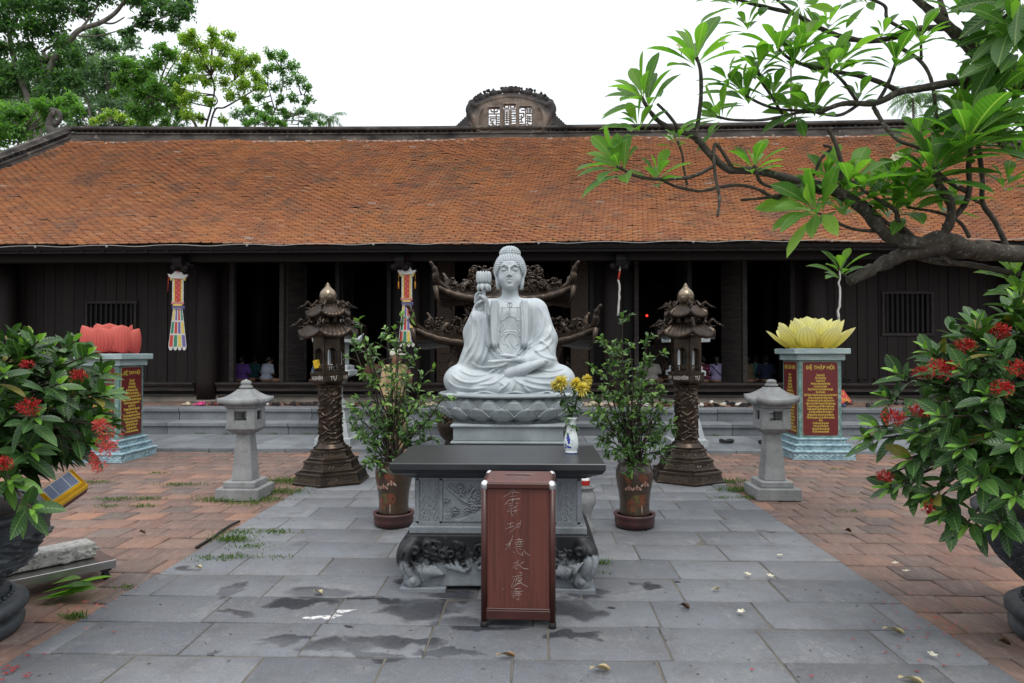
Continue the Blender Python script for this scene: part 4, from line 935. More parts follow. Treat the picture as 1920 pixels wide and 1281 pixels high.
for x in (-.5, .5):
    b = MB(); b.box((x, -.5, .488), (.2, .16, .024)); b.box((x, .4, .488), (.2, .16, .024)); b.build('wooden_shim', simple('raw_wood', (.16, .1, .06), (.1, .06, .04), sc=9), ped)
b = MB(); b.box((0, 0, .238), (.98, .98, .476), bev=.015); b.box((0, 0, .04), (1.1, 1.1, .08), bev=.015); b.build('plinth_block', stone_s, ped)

# ================================================================== altar table
TX = P(932, 800, 4.26).x; TY = 4.26
tab = thing('altar_table', 'carved stone altar table with a black slab top and soot-stained cabriole base', 'altar table', (TX, 4.68, 0))
b = MB()
r0 = [(-.67, -.42), (.67, -.42), (.67, .42), (-.67, .42)]
def rect_loft(b, lv):
    rings = []
    for (w, d, z) in lv: rings.append([(-w, -d, z), (w, -d, z), (w, d, z), (-w, d, z)])
    b.ring_loft(rings, True, True, False)
rect_loft(b, [(.555, .31, .70), (.60, .35, .722), (.655, .405, .745), (.672, .422, .768), (.675, .425, .772), (.675, .425, .806), (.671, .421, .811)]); b.build('table_top', black_st, tab)
stone_t = simple('table_stone', (.215, .24, .26), (.12, .135, .15), sc=4, rough=.75, bump=.4, bsc=110, fine=((.3, .32, .33), 150, .62))
b = MB(); b.box((0, 0, .548), (1.07, .60, .306), bev=.004); b.box((0, 0, .37), (1.13, .66, .054), bev=.008); b.box((0, 0, .402), (1.09, .62, .014), bev=.004)
for x in (-.515, -.365, .365, .515): b.box((x, -.303, .553), (.022, .012, .29), bev=.003)
b.box((0, -.303, .692), (1.05, .012, .018), bev=.002); b.box((0, -.303, .415), (1.05, .012, .018), bev=.002)
b.build('table_body', stone_t, tab)
def blossom(X, Z, cx, cz, r, n=5):
    a = np.arctan2(Z-cz, X-cx); d = np.hypot(X-cx, Z-cz)/r; H = np.zeros_like(X)
    for k in range(n):
        px, pz = cx+.58*r*math.cos(k*2*math.pi/n+.3), cz+.58*r*math.sin(k*2*math.pi/n+.3); q = np.hypot(X-px, Z-pz)/(r*.44); H = np.maximum(H, np.where(q < 1, .55+.45*np.abs(q)**2*1.0-.3*(q < .6), 0))
    q = np.hypot(X-cx, Z-cz)/(r*.25); return np.maximum(H, np.where(q < 1, 1.1*np.sqrt(np.clip(1-q*q, 0, 1)), 0))
def lf2(X, Z, x0, z0, ang, L, w):
    c_, s_ = math.cos(ang), math.sin(ang); u = ((X-x0)*c_+(Z-z0)*s_)/L; v = (-(X-x0)*s_+(Z-z0)*c_)/w; hw = np.sqrt(np.clip(np.sin(np.clip(u, 0, 1)*math.pi), 0, 1)); x = np.abs(v)/np.maximum(hw, 1e-3)
    return np.where((u > 0) & (u < 1) & (x < 1), .75-.35*(np.abs(v) < .1)+.15*np.sin(u*26+np.abs(v)*5), 0)
def center_panel(X, Z):
    n = vnoise(X+2, Z, 190, 1)*.35+vnoise(X+2, Z, 420, 2)*.3; H = np.maximum(n-.1, 0)*.9
    rr = np.random.default_rng(5); F = np.zeros_like(X)
    F = np.maximum(F, np.where(Z < .03+.05*np.exp(-((X+.03)/.09)**2)+.02*np.sin(X*31), .7, 0))
    br = [[(-.33, .22), (-.27, .17), (-.2, .12), (-.1, .1), (0, .14), (.1, .12), (.22, .16), (.33, .1)], [(0, .14), (.08, .2), (.16, .24)], [(-.2, .12), (-.16, .2), (-.1, .24)]]
    for q in br: d = dseg(X, Z, spline(q, 5)); F = np.maximum(F, np.where(d < .009, .8*np.sqrt(np.clip(1-(d/.009)**2, 0, 1)), 0))
    for k in range(34): F = np.maximum(F, lf2(X, Z, rr.uniform(-.32, .32), rr.uniform(.03, .22), rr.uniform(0, 6.28), rr.uniform(.04, .07), rr.uniform(.012, .018)))
    for k in range(20): F = np.maximum(F, blossom(X, Z, rr.uniform(-.3, .3), rr.uniform(.07, .23), rr.uniform(.022, .032))) if k > 0 else F
    return (H*.35+F)*.019
V, Fc = relief(.70, .262, 300, 120, center_panel); link('carved_panel', npmesh('cp', V, Fc, None, None, True), stone_t, tab, (0, -.3015, .424))
def side_panel(X, Z): 
    z = Z*60; return (np.maximum(vnoise(X+1, Z, 260, 3)-.35, 0)*.7+np.where(np.abs(np.sin(z+3*np.sin(X*70)))*np.abs(np.cos(X*90)) > .55, .6, 0))*.008
for x in (-.44, .44): V, Fc = relief(.11, .262, 60, 120, side_panel); link('carved_panel', npmesh('cs', V, Fc, None, None, True), stone_t, tab, (x, -.3015, .424))
# base: bulging apron, curled feet, cloud scrolls (centimetre units)
s = SDF((-66, -50, 0), (66, 44, 36), .62)
s.poly([(-57, 34.4), (57, 34.4), (60.5, 30), (62, 24), (60, 14), (58, 7), (58, 4), (56, 3.4), (46, 3.6), (36, 4.2), (18, 4.6), (0, 4.6), (-18, 4.6), (-36, 4.2), (-46, 3.6), (-56, 3.4), (-59, 4), (-58, 7), (-60, 14), (-62, 24), (-60.5, 30)], -37, 34, r=1.0)
s.box((0, 0, 33), (57, 34, 1.6), .6, 1)
for g_ in (-1, 1):
    s.path([(g_*52, -35, 31), (g_*57.5, -39.5, 25), (g_*57, -40.5, 16), (g_*53.5, -38, 9), (g_*54.5, -38.5, 5.5)], [3.5, 4.8, 4.2, 3.2, 2.4], 2)
    s.ell((g_*52.5, -39.5, 8), (5.6, 3.0, 5.0), 1.2); s.ell((g_*52.5, -43.6, 8), (3.8, 2.0, 3.4), .5, 's'); s.ell((g_*52.5, -42.3, 8), (2.2, 1.4, 2.2), .4)
    for k in range(7): s.path([(g_*(53-k*2.3), -44.5+k*.75, 21-k*.7), (g_*(48-k*2.2), -45+k*.8, 15-k*.5), (g_*(46-k*2.0), -42+k*.6, 8+k*.5)], [.5, 1.1, .8], .4)
    for k in range(4): s.path([(g_*(61-k*1.2), -37-k*2.6, 28-k), (g_*(62.5-k*1.3), -37.5-k*2.6, 20), (g_*(59.5-k), -37-k*2.2, 11)], .7, .4, 's')
    s.ell((g_*51, -42, 27), (3.6, 3, 3.6), .6); s.ell((g_*51, -45, 27), (1.9, 1.5, 1.9), .4, 's')
    s.path([(g_*60, -36, 20), (g_*59, -38, 12), (g_*54, -40, 4)], 1.5, .6)
rr = np.random.default_rng(11)
for k in range(60):
    x = rr.uniform(-46, 46); z = 30-rr.random()*(18 if abs(x) < 34 else 10); r0_ = rr.uniform(2.2, 4.6); a0 = rr.uniform(0, 6.28); sgn = rr.choice((-1, 1)); y = -38.6-rr.uniform(0, 1.6)
    s.path([(x+r0_*(1-a/8)*math.cos(a0+sgn*a), y, z+r0_*(1-a/8)*math.sin(a0+sgn*a)) for a in np.linspace(0, 6.6, 8)], [1.0, 1.1, 1.1, 1.0, .9, .8, .8, .9], .4, per=2)
for x0_ in (-34, 18): 
    for k in range(3): s.path([(x0_+k*4, -39, 22-k), (x0_+2+k*4, -40, 17-k), (x0_+6+k*4, -39, 15-k)], 1.2, .5)
t = NT('soot_stained_stone')
c = t.mix(t.ramp(t.noise(7, 5), [(.35, 0.0), (.65, 1.0)]), (.27, .30, .32), (.14, .155, .17))
mk = t.sep(); m1 = t.math('ADD', t.math('MULTIPLY', t.noise(4.2, 5, .65), 1.5), t.math('MULTIPLY', mk[2], 2.2))
mask = t.ramp(m1, [(.56, 0.0), (.70, 1.0)]); mask = t.mix(1.0, mask, t.ramp(m1, [(1.24, 1.0), (1.4, .8)]), 'MULTIPLY')
mask = t.ramp(t.math('ADD', t.noise(5.5, 6, .7), t.math('MULTIPLY', mk[2], 1.3)), [(.70, 0.0), (.78, 1.0)])
c = t.mix(mask, c, (.008, .009, .011)); c = t.mix(t.ramp(t.noise(13, 4, .6, t.mapping(loc=(3, 1, 2))), [(.6, 0.0), (.68, .5)]), c, (.05, .04, .032))
t.set(col=c, rough=t.mix(mask, .8, .5), spec=.4); t.bump(t.noise(70, 4), .3, .004); soot = t.m
link('carved_base', s.mesh('base', .01), soot, tab)
for x in (-.465, .465):
    for y in (-.3, .3): b = MB(); b.box((x, y, .0175), (.29, .24, .035), bev=.005); b.build('foot_slab', stone_t, tab)

# ================================================================== red-brown offertory box
t = NT('red_brown_laminate')
w = t.noise(3.2, 6, .65, t.mapping((11, 11, .45)), dist=.8); c = t.ramp(w, [(.3, (.125, .036, .024)), (.5, (.10, .028, .02)), (.62, (.07, .02, .015)), (.75, (.11, .032, .022))])
t.set(col=c, rough=.33, spec=.5); t.bump(w, .1, .002); lam = t.m
lam_d = simple('box_edge_trim', (.06, .018, .014), (.04, .012, .01), sc=5, rough=.35)
bx = thing('offertory_box', 'tall red-brown wooden offertory box with handwritten silver characters, standing before the altar table', 'offering box', (P(973, 1170, 3.72).x, 3.9, 0), R(-1.5))
W2, D2, HB = .2035, .175, .80
b = MB(); b.box((0, 0, .425), (2*W2-.035, 2*D2-.035, .67)); b.build('cabinet', lam, bx)
b = MB(); rect_loft(b, [(W2-.012, D2-.012, .757), (W2-.006, D2-.006, .775), (W2-.02, D2-.02, .797), (W2-.03, D2-.03, .802)]); b.build('lid', lam, bx)
for x in (-1, 1):
    for y in (-1, 1):
        b = MB(); b.lathe([(.0175, .03), (.0175, .765)], 14, (x*(W2-.0175), y*(D2-.0175), 0)); p = b.build('corner_post', lam_d, bx)
        b = MB(); b.lathe([(.021, 0), (.021, .036), (.018, .038)], 14, (x*(W2-.0175), y*(D2-.0175), 0)); b.build('foot_cap', rubber, p)
        b = MB(); b.ball((x*(W2-.02), y*(D2-.02), .775), (.0245, .0245, .029), 14, 10); b.build('corner_cap', chrome, p)
for y in (-1, 1):
    b = MB(); b.box((0, y*(D2-.012), .775), (2*W2-.05, .024, .036), bev=.008); b.build('rail', lam_d, bx); b = MB(); b.box((0, y*(D2-.014), .105), (2*W2-.05, .014, .012), bev=.003); b.box((0, y*(D2-.011), .075), (2*W2-.05, .01, .05), bev=.003); b.build('rail', lam_d, bx)
for x in (-1, 1): b = MB(); b.box((x*(W2-.012), 0, .775), (.024, 2*D2-.05, .036), bev=.008); b.build('rail', lam_d, bx); b = MB(); b.box((x*(W2-.012), 0, .09), (.01, 2*D2-.05, .07), bev=.003); b.build('rail', lam_d, bx)
b = MB(); b.box((-.01, .015, .8025), (.14, .012, .003)); b.build('coin_slot', black_p, bx)
STK = [[(262, 182), (240, 215), (185, 250)], [(262, 185), (270, 202), (312, 213)], [(238, 213), (308, 212)], [(264, 200), (256, 240)], [(235, 246), (288, 238)],
       [(235, 276), (315, 256)], [(205, 296), (240, 268), (318, 262)], [(192, 308), (215, 296)], [(262, 256), (252, 330)], [(225, 302), (250, 298)], [(275, 300), (305, 292)], [(222, 320), (262, 312)], [(264, 326), (300, 312)], [(230, 338), (294, 328)], [(248, 345), (250, 385), (264, 380)], [(215, 360), (235, 352)], [(240, 364), (302, 345)], [(285, 350), (275, 386)], [(262, 391), (266, 397)],
       [(215, 456), (270, 443)], [(243, 450), (238, 482)], [(198, 493), (270, 470)], [(325, 430), (290, 472), (230, 526)], [(285, 458), (320, 448), (306, 482), (290, 472)],
       [(262, 543), (235, 598), (205, 615)], [(258, 570), (225, 620), (200, 660)], [(240, 600), (232, 650)], [(275, 576), (340, 570)], [(308, 560), (305, 590)], [(280, 593), (345, 585)], [(280, 593), (278, 610)], [(300, 590), (300, 608)], [(320, 588), (320, 606)], [(278, 611), (342, 605)], [(272, 631), (335, 622)], [(268, 665), (275, 679)], [(290, 640), (302, 672), (340, 693), (334, 668)], [(315, 640), (326, 656)], [(345, 655), (370, 680), (398, 692)],
       [(262, 756), (300, 745)], [(302, 728), (292, 797), (278, 788)], [(346, 740), (302, 776)], [(300, 760), (340, 790), (384, 796)], [(258, 792), (288, 765)],
       [(310, 825), (332, 828), (325, 850)], [(255, 860), (330, 845)], [(275, 870), (262, 902), (248, 937)], [(285, 872), (322, 862)], [(290, 870), (280, 916)], [(268, 922), (330, 900)], [(332, 865), (300, 905), (255, 942)], [(300, 880), (335, 910), (380, 933)], [(300, 888), (330, 880)],
       [(262, 951), (320, 945)], [(240, 974), (342, 965)], [(285, 945), (285, 990)], [(250, 1003), (332, 992)], [(310, 975), (305, 1032), (290, 1022)], [(262, 1010), (275, 1023)], [(252, 986), (322, 980)], [(178, 955), (188, 950)]]
b = MB()
for q in STK:
    pts = [((x-303)*.000698, 0, (1250-y)*.000711) for x, y in q]; b.tube(spline(pts, 4) if len(pts) > 2 else pts, .0009, 5)
b.build('handwritten_characters', inscr, bx, (0, -(D2-.0178), 0))
for (cx, cy, n) in ((.02, .055, 9), (.0, -.05, 7)):
    b = MB()
    for k in range(n): x = cx-.04+k*.012; b.tube([(x, cy-.012+.01*math.sin(k*2), .8035), (x+.012, cy+.014*math.cos(k*1.7), .8035), (x+.018, cy-.004, .8035)], .0009, 4)
    b.build('handwritten_characters', inscr, bx)

# ================================================================== vase of chrysanthemums on the table
vp = Vector((P(1071, 850, 4.72).x, 4.72, .811))
t = NT('white_porcelain'); c = t.mix(t.ramp(t.noise(3, 3), [(.3, 0.0), (.7, 1.0)]), (.62, .68, .66), (.55, .61, .60)); t.set(col=c, rough=.12, spec=.6, coat=.4); porc = t.m
blue = simple('cobalt_glaze', (.012, .02, .22), (.03, .06, .4), sc=30, rough=.15)
va = thing('porcelain_vase', 'white porcelain vase with blue painted flowers on the altar table', 'vase', vp)
vprof = [(.0, .003), (.032, .003), (.0345, .0), (.036, .006), (.034, .014), (.033, .018), (.0385, .035), (.042, .06), (.0415, .085), (.036, .12), (.029, .155), (.0255, .185), (.0265, .21), (.031, .236), (.036, .246), (.033, .246), (.024, .21), (.022, .1)]
vprof = [(r*1.22, z) for r, z in vprof]
b = MB(); b.lathe(vprof, 40, cap=False); b.build('body', porc, va)
b = MB(); b.lathe([(.0437, .001), (.0447, .004), (.0447, .0065)], 40, cap=False); b.build('blue_foot_line', blue, va)
def vr(z): 
    p = vprof[4:14]; return np.interp(z, [q[1] for q in p], [q[0] for q in p])
b = MB()
def decal(a0, z0, ra, rz, n=9, seed=0):
    r = random.Random(seed); pts = []
    for k in range(n*2):
        a = 2*math.pi*k/(n*2); q = 1+.35*math.sin(k*2.6+seed); aa, zz = a0+ra*q*math.cos(a), z0+rz*q*math.sin(a); R_ = vr(zz)+.0006; pts.append((R_*math.cos(aa), R_*math.sin(aa), zz))
    R_ = vr(z0)+.0007; m = len(pts); b.add([(R_*math.cos(a0), R_*math.sin(a0), z0)]+pts, [(0, i+1, (i+1) % m+1) for i in range(m)])
for (a, z, ra, rz) in ((-2.2, .125, .22, .009), (-2.1, .108, .3, .012), (-1.98, .095, .26, .014), (-1.95, .078, .16, .011), (-2.45, .06, .2, .008), (-2.1, .05, .2, .007), (-1.85, .045, .22, .007), (-2.5, .042, .2, .007)): decal(a, z, ra, rz, seed=int(a*10+z*1000))
for k in range(9): decal(-1.45+.13*math.cos(k*.7), .08+.014*math.sin(k*.7), .04, .002, 4, k)
b.build('blue_painting', blue, va)
fl = thing('chrysanthemum_bunch', 'bunch of yellow chrysanthemums with dark leaves in the porcelain vase', 'flowers', (vp.x, vp.y, vp.z+.2))
pet = leaf_mat('yellow_petal', [(0, (.74, .56, .05)), (.5, (.85, .74, .13)), (1, (.88, .82, .35))], trans=.3, vein=(.8, .7, .2), tcol=(1, 1, .6))
stem_g = simple('green_stem', (.035, .07, .018), (.02, .045, .012), sc=20, rough=.6)
heads = [(1051, 717, .066, -.02), (1092, 728, .062, -.03), (1080, 718, .05, .04), (1101, 711, .044, .03), (1041, 722, .045, .01)]
lp, ld, ln_, ll, lr = [], [], [], [], []
for hi, (u, v, r_h, dy) in enumerate(heads):
    c = P(u, v, 4.72+dy)-fl.location; c = Vector(c)
    b = MB(); base = Vector((random.uniform(-.01, .01), random.uniform(-.01, .01), .0)); mid = base.lerp(c, .5)+Vector((-.01*(1 if c.x > 0 else -1), 0, .01))
    sp = spline([tuple(base+Vector((0, 0, -.12))), tuple(base), tuple(mid), tuple(c)], 5); b.tube(sp, .0028, 6); stem = b.build('stem', stem_g, fl)
    for k in range(34):
        q = Vector(sp[4+int(k*.9) % (len(sp)-5)]); lp.append(q); a = random.uniform(0, 6.28); ld.append((math.cos(a), math.sin(a)*.8, random.uniform(-.7, .5))); ln_.append((0, -.2, 1)); ll.append(random.uniform(.035, .07)); lr.append(random.uniform(0, .6))
    n = 190; d = RNG.normal(size=(n, 3)); d[:, 1] -= .45; d[:, 2] += .25; d /= np.linalg.norm(d, axis=1, keepdims=True); L = r_h*RNG.uniform(.7, 1.1, n)
    me = leaf_mesh('head', np.tile(np.array(c), (n, 1)), d, np.tile([0, .2, 1.0], (n, 1))+RNG.normal(0, .3, (n, 3)), L, r_h*.22, RNG.random(n), TP_S, droop=.15)
    link('flower_head', me, pet, stem)
me = leaf_mesh('lv', lp, ld, ln_, np.array(ll), np.array(ll)*.42, np.array(lr), TP_ELL, droop=.35); link('leaves', me, lf_kq, fl)
# bulbous stone jar with a red thing in it behind the table
jl = P(1098, 1009, 5.7); jp = G(1098, 1005)
b = MB(); b.lathe([(.085, 0), (.09, .02), (.075, .05), (.055, .09), (.05, .13), (.068, .19), (.09, .24), (.095, .29), (.08, .33), (.066, .345), (.078, .36), (.092, .375), (.085, .385), (.06, .38), (.05, .3)], 32, cap=False)
jar = thing('stone_jar', 'small grey stone jar on the paving just behind the right end of the altar table', 'jar', (jp.x+.0, jp.y+.09, .01)); b.build('body', stone_l, jar)
jr = thing('candle_cup', 'white and red candle cup standing in the stone jar behind the table', 'candle', (jp.x, jp.y+.09, .37))
b = MB(); b.lathe([(.03, 0), (.04, .03), (.042, .08), (.036, .085)], 20); b.build('cup', white_m, jr); b = MB(); b.lathe([(.0425, .03), (.0435, .035), (.0435, .065), (.0425, .07)], 20, cap=False); b.build('band', simple('red_glaze', (.5, .02, .02), rough=.3), jr)
# ================================================================== bronze hexagonal lanterns
def hexring(r, z, a0=90): return [(r*math.cos(R(a0+60*i)), r*math.sin(R(a0+60*i)), z) for i in range(6)]
def little_dragon(b, L, h, seed=0):
    """dragon lying along +x from the origin: looping body, legs, maned head, whisker"""
    r = random.Random(seed); pts = []
    for k in range(13):
        t_ = k/12; pts.append((L*t_*.9, .012*math.sin(t_*9), h*(.25+.42*math.sin(t_*11)*(1-.3*t_))+h*.12))
    sp = spline(pts, 3); n = len(sp); b.tube(sp, [h*(.10+.12*math.sin(math.pi*min(1, (i+2)/n*1.1))) for i in range(n)], 6)
    for k in range(2, n-2, 2): p = sp[k]; b.tube([p, (p[0]-h*.1, p[1], p[2]+h*.38)], [h*.1, h*.012], 4)
    hx, hz = sp[-1][0], sp[-1][2]
    b.ball((hx+h*.18, 0, hz+h*.02), (h*.3, h*.17, h*.19), 8, 6); b.tube([(hx+h*.3, 0, hz), (hx+h*.62, 0, hz-h*.12)], [h*.13, h*.07], 6)
    for s_ in (-1, 1):
        b.tube([(hx+h*.1, s_*h*.1, hz+h*.12), (hx-h*.25, s_*h*.2, hz+h*.5)], [h*.06, h*.01], 5)
        b.tube([(hx+h*.45, s_*h*.06, hz), (hx+h*.8, s_*h*.12, hz-h*.05), (hx+h*1.05, s_*h*.12, hz-h*.35)], [h*.04, h*.03, h*.01], 5)
        for q in (.25, .55, .8):
            p = sp[int(q*(n-1))]; b.tube([p, (p[0]+h*.1, s_*h*.28, p[2]-h*.1), (p[0]+h*.28, s_*h*.3, p[2]-h*.42)], [h*.09, h*.07, h*.04], 5)
    for k in range(7): b.tube([(hx, r.uniform(-.1, .1)*h, hz), (hx-h*.3, r.uniform(-.3, .3)*h, hz+r.uniform(.1, .4)*h)], [h*.06, h*.01], 4)
def bell_roof(name, r0, z0, r1, z1, sag, parent, mat, dragon_h, seed):
    """six bellied roof faces with scale tiles, lifted corners, a dragon on each hip"""
    root = None; NU, NV = 26, 14; V = []; Fc = []
    for f in range(6):
        a0, a1 = R(90+60*f), R(150+60*f); base = len(V)
        for j in range(NV+1):
            t_ = j/NV; r = r0+(r1-r0)*(t_**.9); z = z0+(z1-z0)*(t_**1.25)
            for i in range(NU+1):
                u = i/NU*2-1; c0 = Vector((math.cos(a0), math.sin(a0), 0)); c1 = Vector((math.cos(a1), math.sin(a1), 0)); p = (c0*(1-i/NU)+c1*(i/NU))*r
                n = (c0+c1).normalized(); bulge = (1-u*u)*sag*t_
                sc_ = .0075*abs(math.sin(i*.785+(j % 2)*.785))*(1 if 0 < j < NV else 0); p = p+n*(bulge*.75+sc_)
                V.append((p.x, p.y, z-bulge*.95+.035*abs(u)**5*t_*r1*2.2+sc_))
        for j in range(NV):
            for i in range(NU): q = base+j*(NU+1)+i; Fc.append((q, q+NU+1, q+NU+2, q+1))
        # soffit
        b2 = len(V)
        for i in range(NU+1):
            q = V[base+NV*(NU+1)+i]; V.append((q[0]*.985, q[1]*.985, q[2]-.03)); 
        for i in range(NU+1): q = V[b2+i]; V.append((q[0]*.5, q[1]*.5, z1-.0))
        for i in range(NU):
            e = base+NV*(NU+1)+i; Fc.append((e, b2+i, b2+i+1, e+1)); Fc.append((b2+i, b2+NU+1+i, b2+NU+2+i, b2+i+1))
    o = link(name, npmesh(name, V, Fc, np.full(len(Fc), .5), None, True), mat, parent)
    for f in range(6):
        b = MB(); L = (r1-r0)*1.28; little_dragon(b, L, dragon_h, seed+f)
        b.tube([(0, 0, -.005), (L*.5, 0, -.03), (L*.78, 0, -.015)], [.012, .012, .01], 6)
        me = b.mesh('dragon'); link('hip_dragon', me, mat, o, (r0*math.cos(R(90+60*f)), r0*math.sin(R(90+60*f)), z0-.005), (0, R(math.degrees(math.atan2(z0-z1-.05, r1-r0))*.35), R(90+60*f)))
    return o
def bronze_lantern(label, loc, rz, lean=0):
    L = thing('bronze_lantern', label, 'lantern', loc, rz, 'bronze pagoda lanterns')
    L.rotation_euler = (0, R(lean), R(rz)); L.scale = (1, 1, 1.018)
    zz = 0
    for k, (r0, r1, h) in enumerate(((.435, .40, .135), (.34, .305, .125), (.26, .225, .115))):
        b = MB(); b.ring_loft([hexring(r0+.012, zz), hexring(r0+.012, zz+.02), hexring(r0-.005, zz+.03), hexring(r1+.005, zz+h-.03), hexring(r1+.02, zz+h-.022), hexring(r1+.016, zz+h-.006), hexring(r1, zz+h)], True, True, False)
        ti = b.build('base_tier', bronze, L)
        for f in range(6):   # relief panel in every face
            am = R(120+60*f); r = (r0+r1)/2*math.cos(R(30)); w = r1*.72; hh = h-.066
            def fn(X, Z, k=k, f=f):
                n = np.sin(X*70+3*np.sin(Z*60+f)+k)*np.cos(Z*95+2.4*np.sin(X*38+f*2)); e = np.minimum(np.minimum(w/2-np.abs(X), Z), hh-Z); return np.where(e < .006, .006, np.maximum(n-.1, 0)*.010)
            V, Fc = relief(w, hh, 56, 26, fn); me = npmesh('rp', V, Fc, np.full(len(Fc), .5), None, True)
            tilt = math.atan2(r0-r1, h); p_ = link('relief_panel', me, bronze, ti, ((r0-.012)*math.cos(R(30))*math.cos(am)+.0*am, (r0-.012)*math.cos(R(30))*math.sin(am), zz+.034), (-tilt*.87, 0, am+R(90)))
        zz += h
    b = MB(); b.lathe([(.2, zz), (.2, zz+.02), (.17, zz+.035), (.165, zz+.05), (.15, zz+.065)], 36); b.build('column_foot', bronze, L)
    z0c = zz+.06; z1c = 1.10; nt, nz_ = 150, 170; TH_, ZZ_ = np.meshgrid(np.linspace(0, 2*math.pi, nt, endpoint=False), np.linspace(0, 1, nz_), indexing='ij')
    Hc = ZZ_*(z1c-z0c); ph = Hc*115+1.5*np.sin(TH_*4+1)+1.3*np.sin(TH_*7+Hc*25)+.9*np.sin(TH_*3-Hc*38); f1 = np.maximum(np.sin(ph), 0)**2.5*np.clip(.5+.9*np.sin(TH_*6+Hc*34+1.4*np.sin(TH_*3+Hc*20)), 0, 1)
    f2 = np.maximum(np.sin(TH_*6-Hc*40+2*np.sin(Hc*30)), 0)**6*.6; D_ = .017*np.maximum(f1, f2); Rr = np.interp(ZZ_, [0, .05, .95, 1], [.142, .134, .126, .15])+D_
    V = np.stack([Rr*np.cos(TH_), Rr*np.sin(TH_), z0c+Hc], -1).reshape(-1, 3); i_, j_ = np.meshgrid(np.arange(nt), np.arange(nz_-1), indexing='ij'); a_ = (i_*nz_+j_).ravel(); c2 = (((i_+1) % nt)*nz_+j_).ravel()
    link('dragon_column', npmesh('col', V, np.stack([a_, c2, c2+1, a_+1], 1), np.full(len(a_), .5), None, True), bronze, L)
    b = MB(); b.ring_loft([hexring(.15, 1.07), hexring(.16, 1.10), hexring(.205, 1.135), hexring(.215, 1.145), hexring(.215, 1.215), hexring(.222, 1.22), hexring(.222, 1.243), hexring(.20, 1.25)], True, True, False); co = b.build('name_collar', bronze, L)
    for ang, w_ in ((180, 'VĨNH'), (-120, 'NGHIÊM'), (-60, 'TỰ'), (0, 'CHÙA')):
        a = R(ang); text(w_, .058, inscr, co, (.188*math.cos(a), .188*math.sin(a), 1.18), (R(90), 0, a+R(90)), name='lettering', ext=.002, bold=.0015, maxw=.17)
    # chamber: six walls with arched openings and a little balustrade
    ch = MB(); rw = .175; s_ = rw; ap = rw*math.cos(R(30)); z0, z1 = 1.25, 1.66
    for f in range(6):
        am = R(120+60*f); ch.at((ap*math.cos(am), ap*math.sin(am), 0), (0, 0, am+R(90))); hw = rw/2; ow = .056
        ch.prism([(-hw, z0), (-ow, z0), (-ow, z1), (-hw, z1)], -.008, .008); ch.prism([(ow, z0), (hw, z0), (hw, z1), (ow, z1)], -.008, .008)
        arc = [(ow*math.cos(a), z0+.215+.058*math.sin(a)) for a in np.linspace(0, math.pi, 11)]; ch.prism([(ow, z1), (ow, z0+.215)]+arc[1:-1]+[(-ow, z0+.215), (-ow, z1)], -.008, .008)
        ch.prism([(-ow, z0), (ow, z0), (ow, z0+.016), (-ow, z0+.016)], -.007, .007); ch.prism([(-ow, z0+.062), (ow, z0+.062), (ow, z0+.074), (-ow, z0+.074)], -.009, .007)
        for k in range(5): x = -ow+.0+(k+.5)*2*ow/5; ch.lathe([(.004, z0+.014), (.0075, z0+.035), (.004, z0+.064)], 6, (x, 0, 0))
    ch.at(); ch.ring_loft([hexring(.17, 1.248), hexring(.17, 1.258)], True, True, False); ch.ring_loft([hexring(.18, 1.655), hexring(.18, 1.67)], True, True, False); ch.build('light_chamber', bronze, L)
    bell_roof('lower_roof', .160, 1.815, .350, 1.695, .042, L, bronze, .075, 3)
    nk = MB(); ap = .13*math.cos(R(30))
    for f in range(6):
        am = R(120+60*f); nk.at((ap*math.cos(am), ap*math.sin(am), 0), (0, 0, am+R(90))); hw = .066; z0, z1, zc, rr_ = 1.79, 1.90, 1.842, .03
        up = [(rr_*math.cos(a), zc+rr_*math.sin(a)) for a in np.linspace(0, math.pi, 9)]; dn = [(rr_*math.cos(a), zc+rr_*math.sin(a)) for a in np.linspace(math.pi, 2*math.pi, 9)]
        nk.prism([(hw, z0), (hw, zc), up[0]]+up[1:]+[(-hw, zc), (-hw, z1), (hw, z1), (hw, zc+.001)][0:0]+[(-hw, zc), (-hw, z0)][0:0]+[(-hw, zc), (-hw, z1), (hw, z1)], -.006, .006) if False else None
        nk.prism([(hw, z1), (hw, zc)]+up+[(-hw, zc), (-hw, z1)], -.006, .006); nk.prism([(-hw, z0), (-hw, zc)]+dn+[(hw, zc), (hw, z0)], -.006, .006)
    nk.at(); nk.build('pierced_neck', bronze, L)
    bell_roof('upper_roof', .10, 2.015, .262, 1.92, .032, L, bronze, .066, 13)
    b = MB(); b.lathe([(.09, 1.98), (.1, 2.0), (.085, 2.02), (.07, 2.03)], 24); b.build('bud_seat', bronze, L)
    s = SDF((-.115, -.115, 2.02), (.115, .115, 2.29), .0045)
    s.ell((0, 0, 2.115), (.098, .098, .105), .01); s.cap((0, 0, 2.14), (0, 0, 2.235), .088, .026, .015); s.cap((0, 0, 2.22), (0, 0, 2.272), .026, .008, .02)
    for rr_, zc, n, w in ((.088, 2.05, 6, .9), (.086, 2.115, 6, .95), (.06, 2.175, 6, 1.0)):
        for k in range(n):
            a = (k+(.5 if zc > 2.1 and zc < 2.15 else 0))*2*math.pi/n
            for s_ in (-1, 1):
                q = []
                for t_ in np.linspace(0, 1, 6):
                    aa = a+s_*(math.pi/n)*(1-t_**1.5); z_ = zc+t_*.085; rad = np.interp(z_, [2.03, 2.07, 2.105, 2.15, 2.2, 2.235, 2.262], [.068, .088, .098, .096, .072, .05, .02]); q.append((rad*math.cos(aa), rad*math.sin(aa), z_))
                s.path(q, .0036, .002, 's', per=2)
    link('lotus_bud', s.mesh('bud'), bronze_p, L)
    return L
